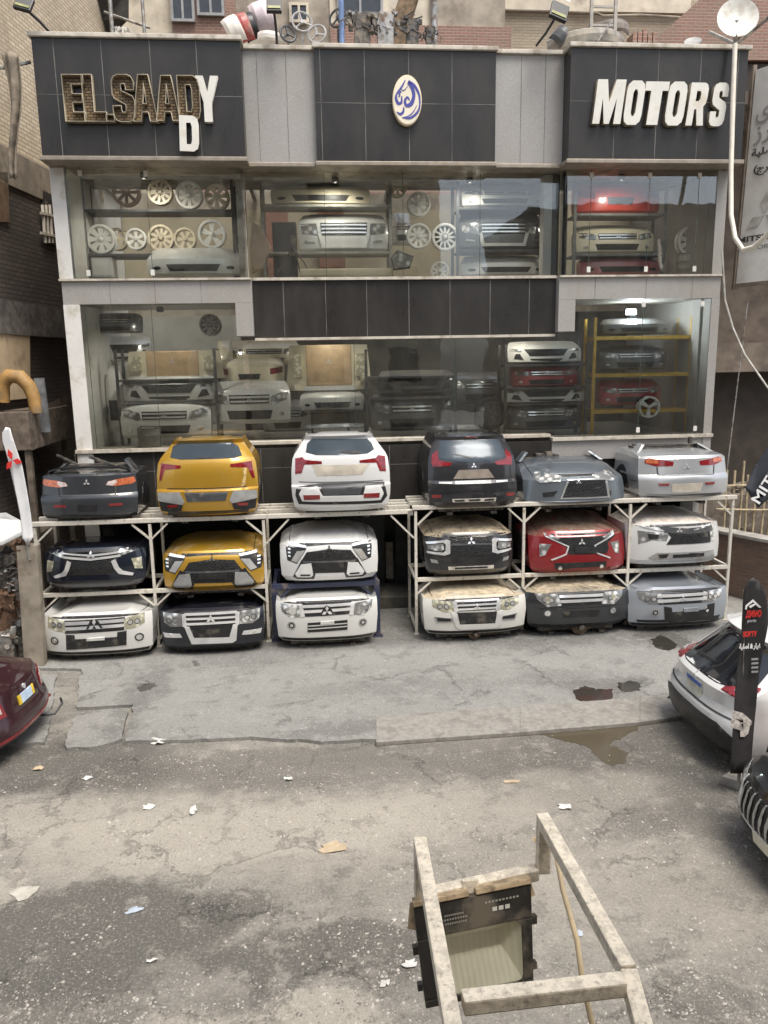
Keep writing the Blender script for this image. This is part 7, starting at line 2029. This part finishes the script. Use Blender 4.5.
for _ in range(30000):
    px, py = rr.uniform(-20, 790), 735 + 300*rr.random()**.8
    c = G(px, py)
    if c.y > G(px, 752).y: continue
    d_ = mnoise.fractal(Vector((c.x*.55, c.y*.8, 3.0)), 1.0, 2.0, 5) + .55*math.exp(-((py-835)/28)**2)*(px < 480) + .5*math.exp(-((py-1010)/25)**2)*(px < 420)
    if rr.random() > .25 + d_*1.3: continue
    s_ = .004 + .013*rr.random()**3.2
    if rr.random() < .008: s_ *= 2
    a_ = rr.uniform(0, 6.3); u = Vector((math.cos(a_), math.sin(a_), 0))*s_*rr.uniform(.8,1.6); v = Vector((-u.y, u.x, 0))*rr.uniform(.5,.9)
    k = Vector((rr.uniform(-.3,.3)*s_, rr.uniform(-.3,.3)*s_, s_*rr.uniform(.5,1.0)))
    z0 = Vector((0,0,-.001))
    st.add([c+u+z0, c+v+z0, c-u+z0, c-v+z0, c+k], [(0,1,4),(1,2,4),(2,3,4),(3,0,4)])
for _ in range(500):
    px, py = rr.uniform(60, 790), rr.uniform(655, 738); c = G(px, py, ZS); s_ = .004 + .012*rr.random()**3
    st.add([c+Vector((s_,0,0)), c+Vector((0,s_,0)), c+Vector((-s_,0,0)), c+Vector((0,-s_,0)), c+Vector((0,0,s_*.7))], [(0,1,4),(1,2,4),(2,3,4),(3,0,4)])
STN = NT('gravel_stone'); STN.base(STN.mix(STN.ramp(STN.noise(9, 3), .35, .65), (.17,.155,.135), (.50,.465,.41))); STN.rough(.9); STN = STN.m
tag(st.build('gravel', STN, origin=(0,-9,0)), kind='stuff')
# ------------------------------------------------------------------ steel bracket with floodlight, reaching out from the balcony
GALV = NT('weathered_galvanised_steel')
_g = GALV.ramp(GALV.noise(26, 8, .7), .42, .62); _h = GALV.ramp(GALV.noise(70, 6, .7), .5, .7)
_c = GALV.mix(_g, (.74,.66,.53), (.52,.46,.37)); _c = GALV.mix(GALV.math('MULTIPLY', _h, .6), _c, (.17,.14,.11))
GALV.base(_c); GALV.rough(.7); GALV.p.inputs['Metallic'].default_value = .0; GALV.bump(GALV.noise(90, 5), .35, .004); GALV = GALV.m
TANK = mat('old_tan_paint', (.44,.33,.20), .7, var=.25, scale=30, dirt=(.14,.1,.07), damt=.35, dscale=25)
ZA = 3.52
br = tag(empty('lamp_bracket', (G(500, 900, ZA).x, -14.4, ZA)), 'weathered steel tube bracket reaching out over the street', 'bracket')
T = .040
Lf, Ln = G(420, 842, ZA), G(447, 996, ZA)
Rf, Rn = G(542, 818, ZA), G(628, 972, ZA)
ldir = (Ln - Lf).normalized()
MB().bar(Lf, Ln + ldir*.9, T, T).build('arm', GALV, br, bevel=.005)
rdir = (Rn - Rf).normalized()
MB().bar(Rf, Rn, T, T).build('arm', GALV, br, bevel=.005)
e2 = G(645, 1035, ZA - .04)
MB().bar(Rn - Vector((0,0,.003)), e2 + (e2 - Rn)*1.2, T*1.03, T*.99).build('arm_end', GALV, br, bevel=.005)
C0 = G(460, 1003, ZA); C1 = G(624, 984, ZA)
d = (C1 - C0).normalized()
MB().bar(C0 + d*.006, C1 + d*.0, T, T).build('cross_bar', GALV, br, bevel=.005)
DROP = .1
while proj(Lf - Vector((0,0,DROP)))[1] < 893: DROP += .004
Lb, Rb = Lf - Vector((0,0,DROP)), Rf - Vector((0,0,DROP))
MB().bar(Lf - Vector((0,0,T*.5+.001)) - ldir*-.018, Lb + ldir*.018 + Vector((0,0,.0)), T, T, up=(0,1,0)).build('leg', GALV, br, bevel=.005)
MB().bar(Rf - Vector((0,0,T*.5+.001)) + rdir*.018, Rb + rdir*.018, T, T, up=(0,1,0)).build('leg', GALV, br, bevel=.005)
bd = (Rb - Lb).normalized()
B0, B1 = Lb + ldir*.018 + bd*(T*.52), Rb + rdir*.018 - bd*(T*.52)
MB().bar(B0, B1, T, T).build('back_bar', GALV, br, bevel=.005)
# floodlight hanging from the back bar
Yt = min(B0.y, B1.y) - .035
tl_, tr_ = P(413, 904, Yt), P(531, 880, Yt)
bl_, br_ = P(426, 1009, Yt - .13), P(534, 986, Yt - .13)
xv = (tr_ - tl_).normalized()
yv = ((tl_ + tr_) - (bl_ + br_)).normalized()
zv = xv.cross(yv).normalized()
if zv.y > 0: zv = -zv
W_ = (tr_ - tl_).length
fl = tag(empty('floodlight', tl_ + xv*W_/2), 'tan and black floodlight with ribbed cream reflector hung on the steel bracket', 'floodlight')
def L(u, v, w_=0.0): return (tl_.lerp(tr_, u)).lerp(bl_.lerp(br_, u), v) + zv*w_
def slabf(nm, us, vs, w0, w1, m, bevel=.0, par=None):
    q = MB(); pts = [L(us[0],vs[0],w0), L(us[1],vs[0],w0), L(us[1],vs[1],w0), L(us[0],vs[1],w0)]
    q.prism(pts, zv*(w1-w0)); return q.build(nm, m, par or fl, bevel=bevel)
BZ = mat('floodlight_black', (.022,.02,.017), .45, var=.3, scale=12, dirt=(.16,.13,.09), damt=.3, dscale=8)
slabf('back_plate', (0,1), (.04,1), -.105, -.092, TANK, .004)
u0, u1, v0, v1 = .13, .91, .36, .93
for us, vs in (((0,1),(.04,v0)), ((0,1),(v1,1)), ((0,u0),(v0+.002,v1-.002)), ((u1,1),(v0+.002,v1-.002))):
    slabf('bezel', us, vs, -.09, .0, BZ, .003)
RFL = NT('cream_reflector')
_w = RFL.n('ShaderNodeTexWave', wave_type='BANDS', bands_direction='X'); _w.inputs['Scale'].default_value = 18; RFL.l(RFL.pos.outputs['Position'], _w.inputs['Vector'])
RFL.base(RFL.mix(_w.outputs['Fac'], (.90,.86,.73), (.95,.92,.80))); RFL.rough(.3); RFL.p.inputs['Metallic'].default_value = .0; RFL.bump(_w.outputs['Fac'], .3, .003); RFL = RFL.m
# reflector bowl: sloping walls to a small back plate
bw_ = MB(); o_ = [L(u0,v0,-.012), L(u1,v0,-.012), L(u1,v1,-.012), L(u0,v1,-.012)]; i_ = [L(u0+.1,v0+.10,-.085), L(u1-.16,v0+.10,-.085), L(u1-.16,v1-.30,-.085), L(u0+.1,v1-.30,-.085)]
bw_.add(o_ + i_, [(0,1,5,4),(1,2,6,5),(2,3,7,6),(3,0,4,7),(4,5,6,7)])
bw_.build('reflector', RFL, fl)
FGL = glassy('floodlight_glass', (.99,.99,.97), 1.3, .12)
slabf('glass', (u0,u1), (v0,v1), -.008, -.005, FGL)
CM = mat('corner_mask', (.02,.02,.018), .5)
for (a_, b_, sa, sb) in ((u0,v0,1,1),(u1,v0,-1,1),(u0,v1,1,-1),(u1,v1,-1,-1)):
    q = MB(); q.prism([L(a_,b_,-.004), L(a_+sa*.06,b_,-.004), L(a_+sa*.02,b_+sb*.02,-.004), L(a_,b_+sb*.06,-.004)], zv*.003); q.build('corner_mask', BZ, fl)
for us, vs in (((-.05,-.004),(.42,.50)), ((1.004,1.05),(.36,.44)), ((-.05,-.004),(.78,.84)), ((1.004,1.04),(.80,.86))):
    slabf('clip', us, vs, -.05, -.01, BZ)
slabf('top_flange', (.0,.47), (-.02,.035), -.075, .006, TANK, .003); slabf('top_flange', (.53,1), (-.02,.035), -.075, .006, TANK, .003)
MB().bar(L(.02,.03,-.05), L(-.03,.28,-.05), .03, .008).build('yoke_arm', TANK, fl)
MB().bar(L(.98,.03,-.05), L(1.02,.2,-.05), .03, .008).build('yoke_arm', TANK, fl)
m0 = L(.5,.03,-.05); MB().bar(m0, m0 + Vector((0,.01,.035)), .05, .02).build('yoke_bolt', GALV, fl)
MK = mat('faded_marks', (.28,.26,.22), .6)
for (ua, ub, v) in ((.25,.42,.17),(.22,.45,.21),(.25,.44,.25),(.60,.9,.12)):
    for k in range(10):
        w_ = (ub-ua)/10; slabf('mark', (ua+k*w_, ua+k*w_+w_*.6), (v, v+.018), .001, .0018, MK)
for k in range(3): slabf('mark', (.66+k*.055, .70+k*.055), (.185,.225), .001, .0018, mat('pale_marks', (.5,.48,.42), .6))
cbl = [Rb + Vector((-.01,.05,.06)), Rb + Vector((.05,.06,.10)), G(563, 890, 3.35), G(577, 940, 3.25), G(583, 985, 3.15), G(596, 1040, 3.0), G(600, 1120, 3.0)]
tag(MB().tube(cbl, .009, 8).build('lamp_cable', mat('yellowed_cable', (.62,.49,.31), .6), smooth=True), 'yellowed cable curving down from the steel bracket', 'cable')
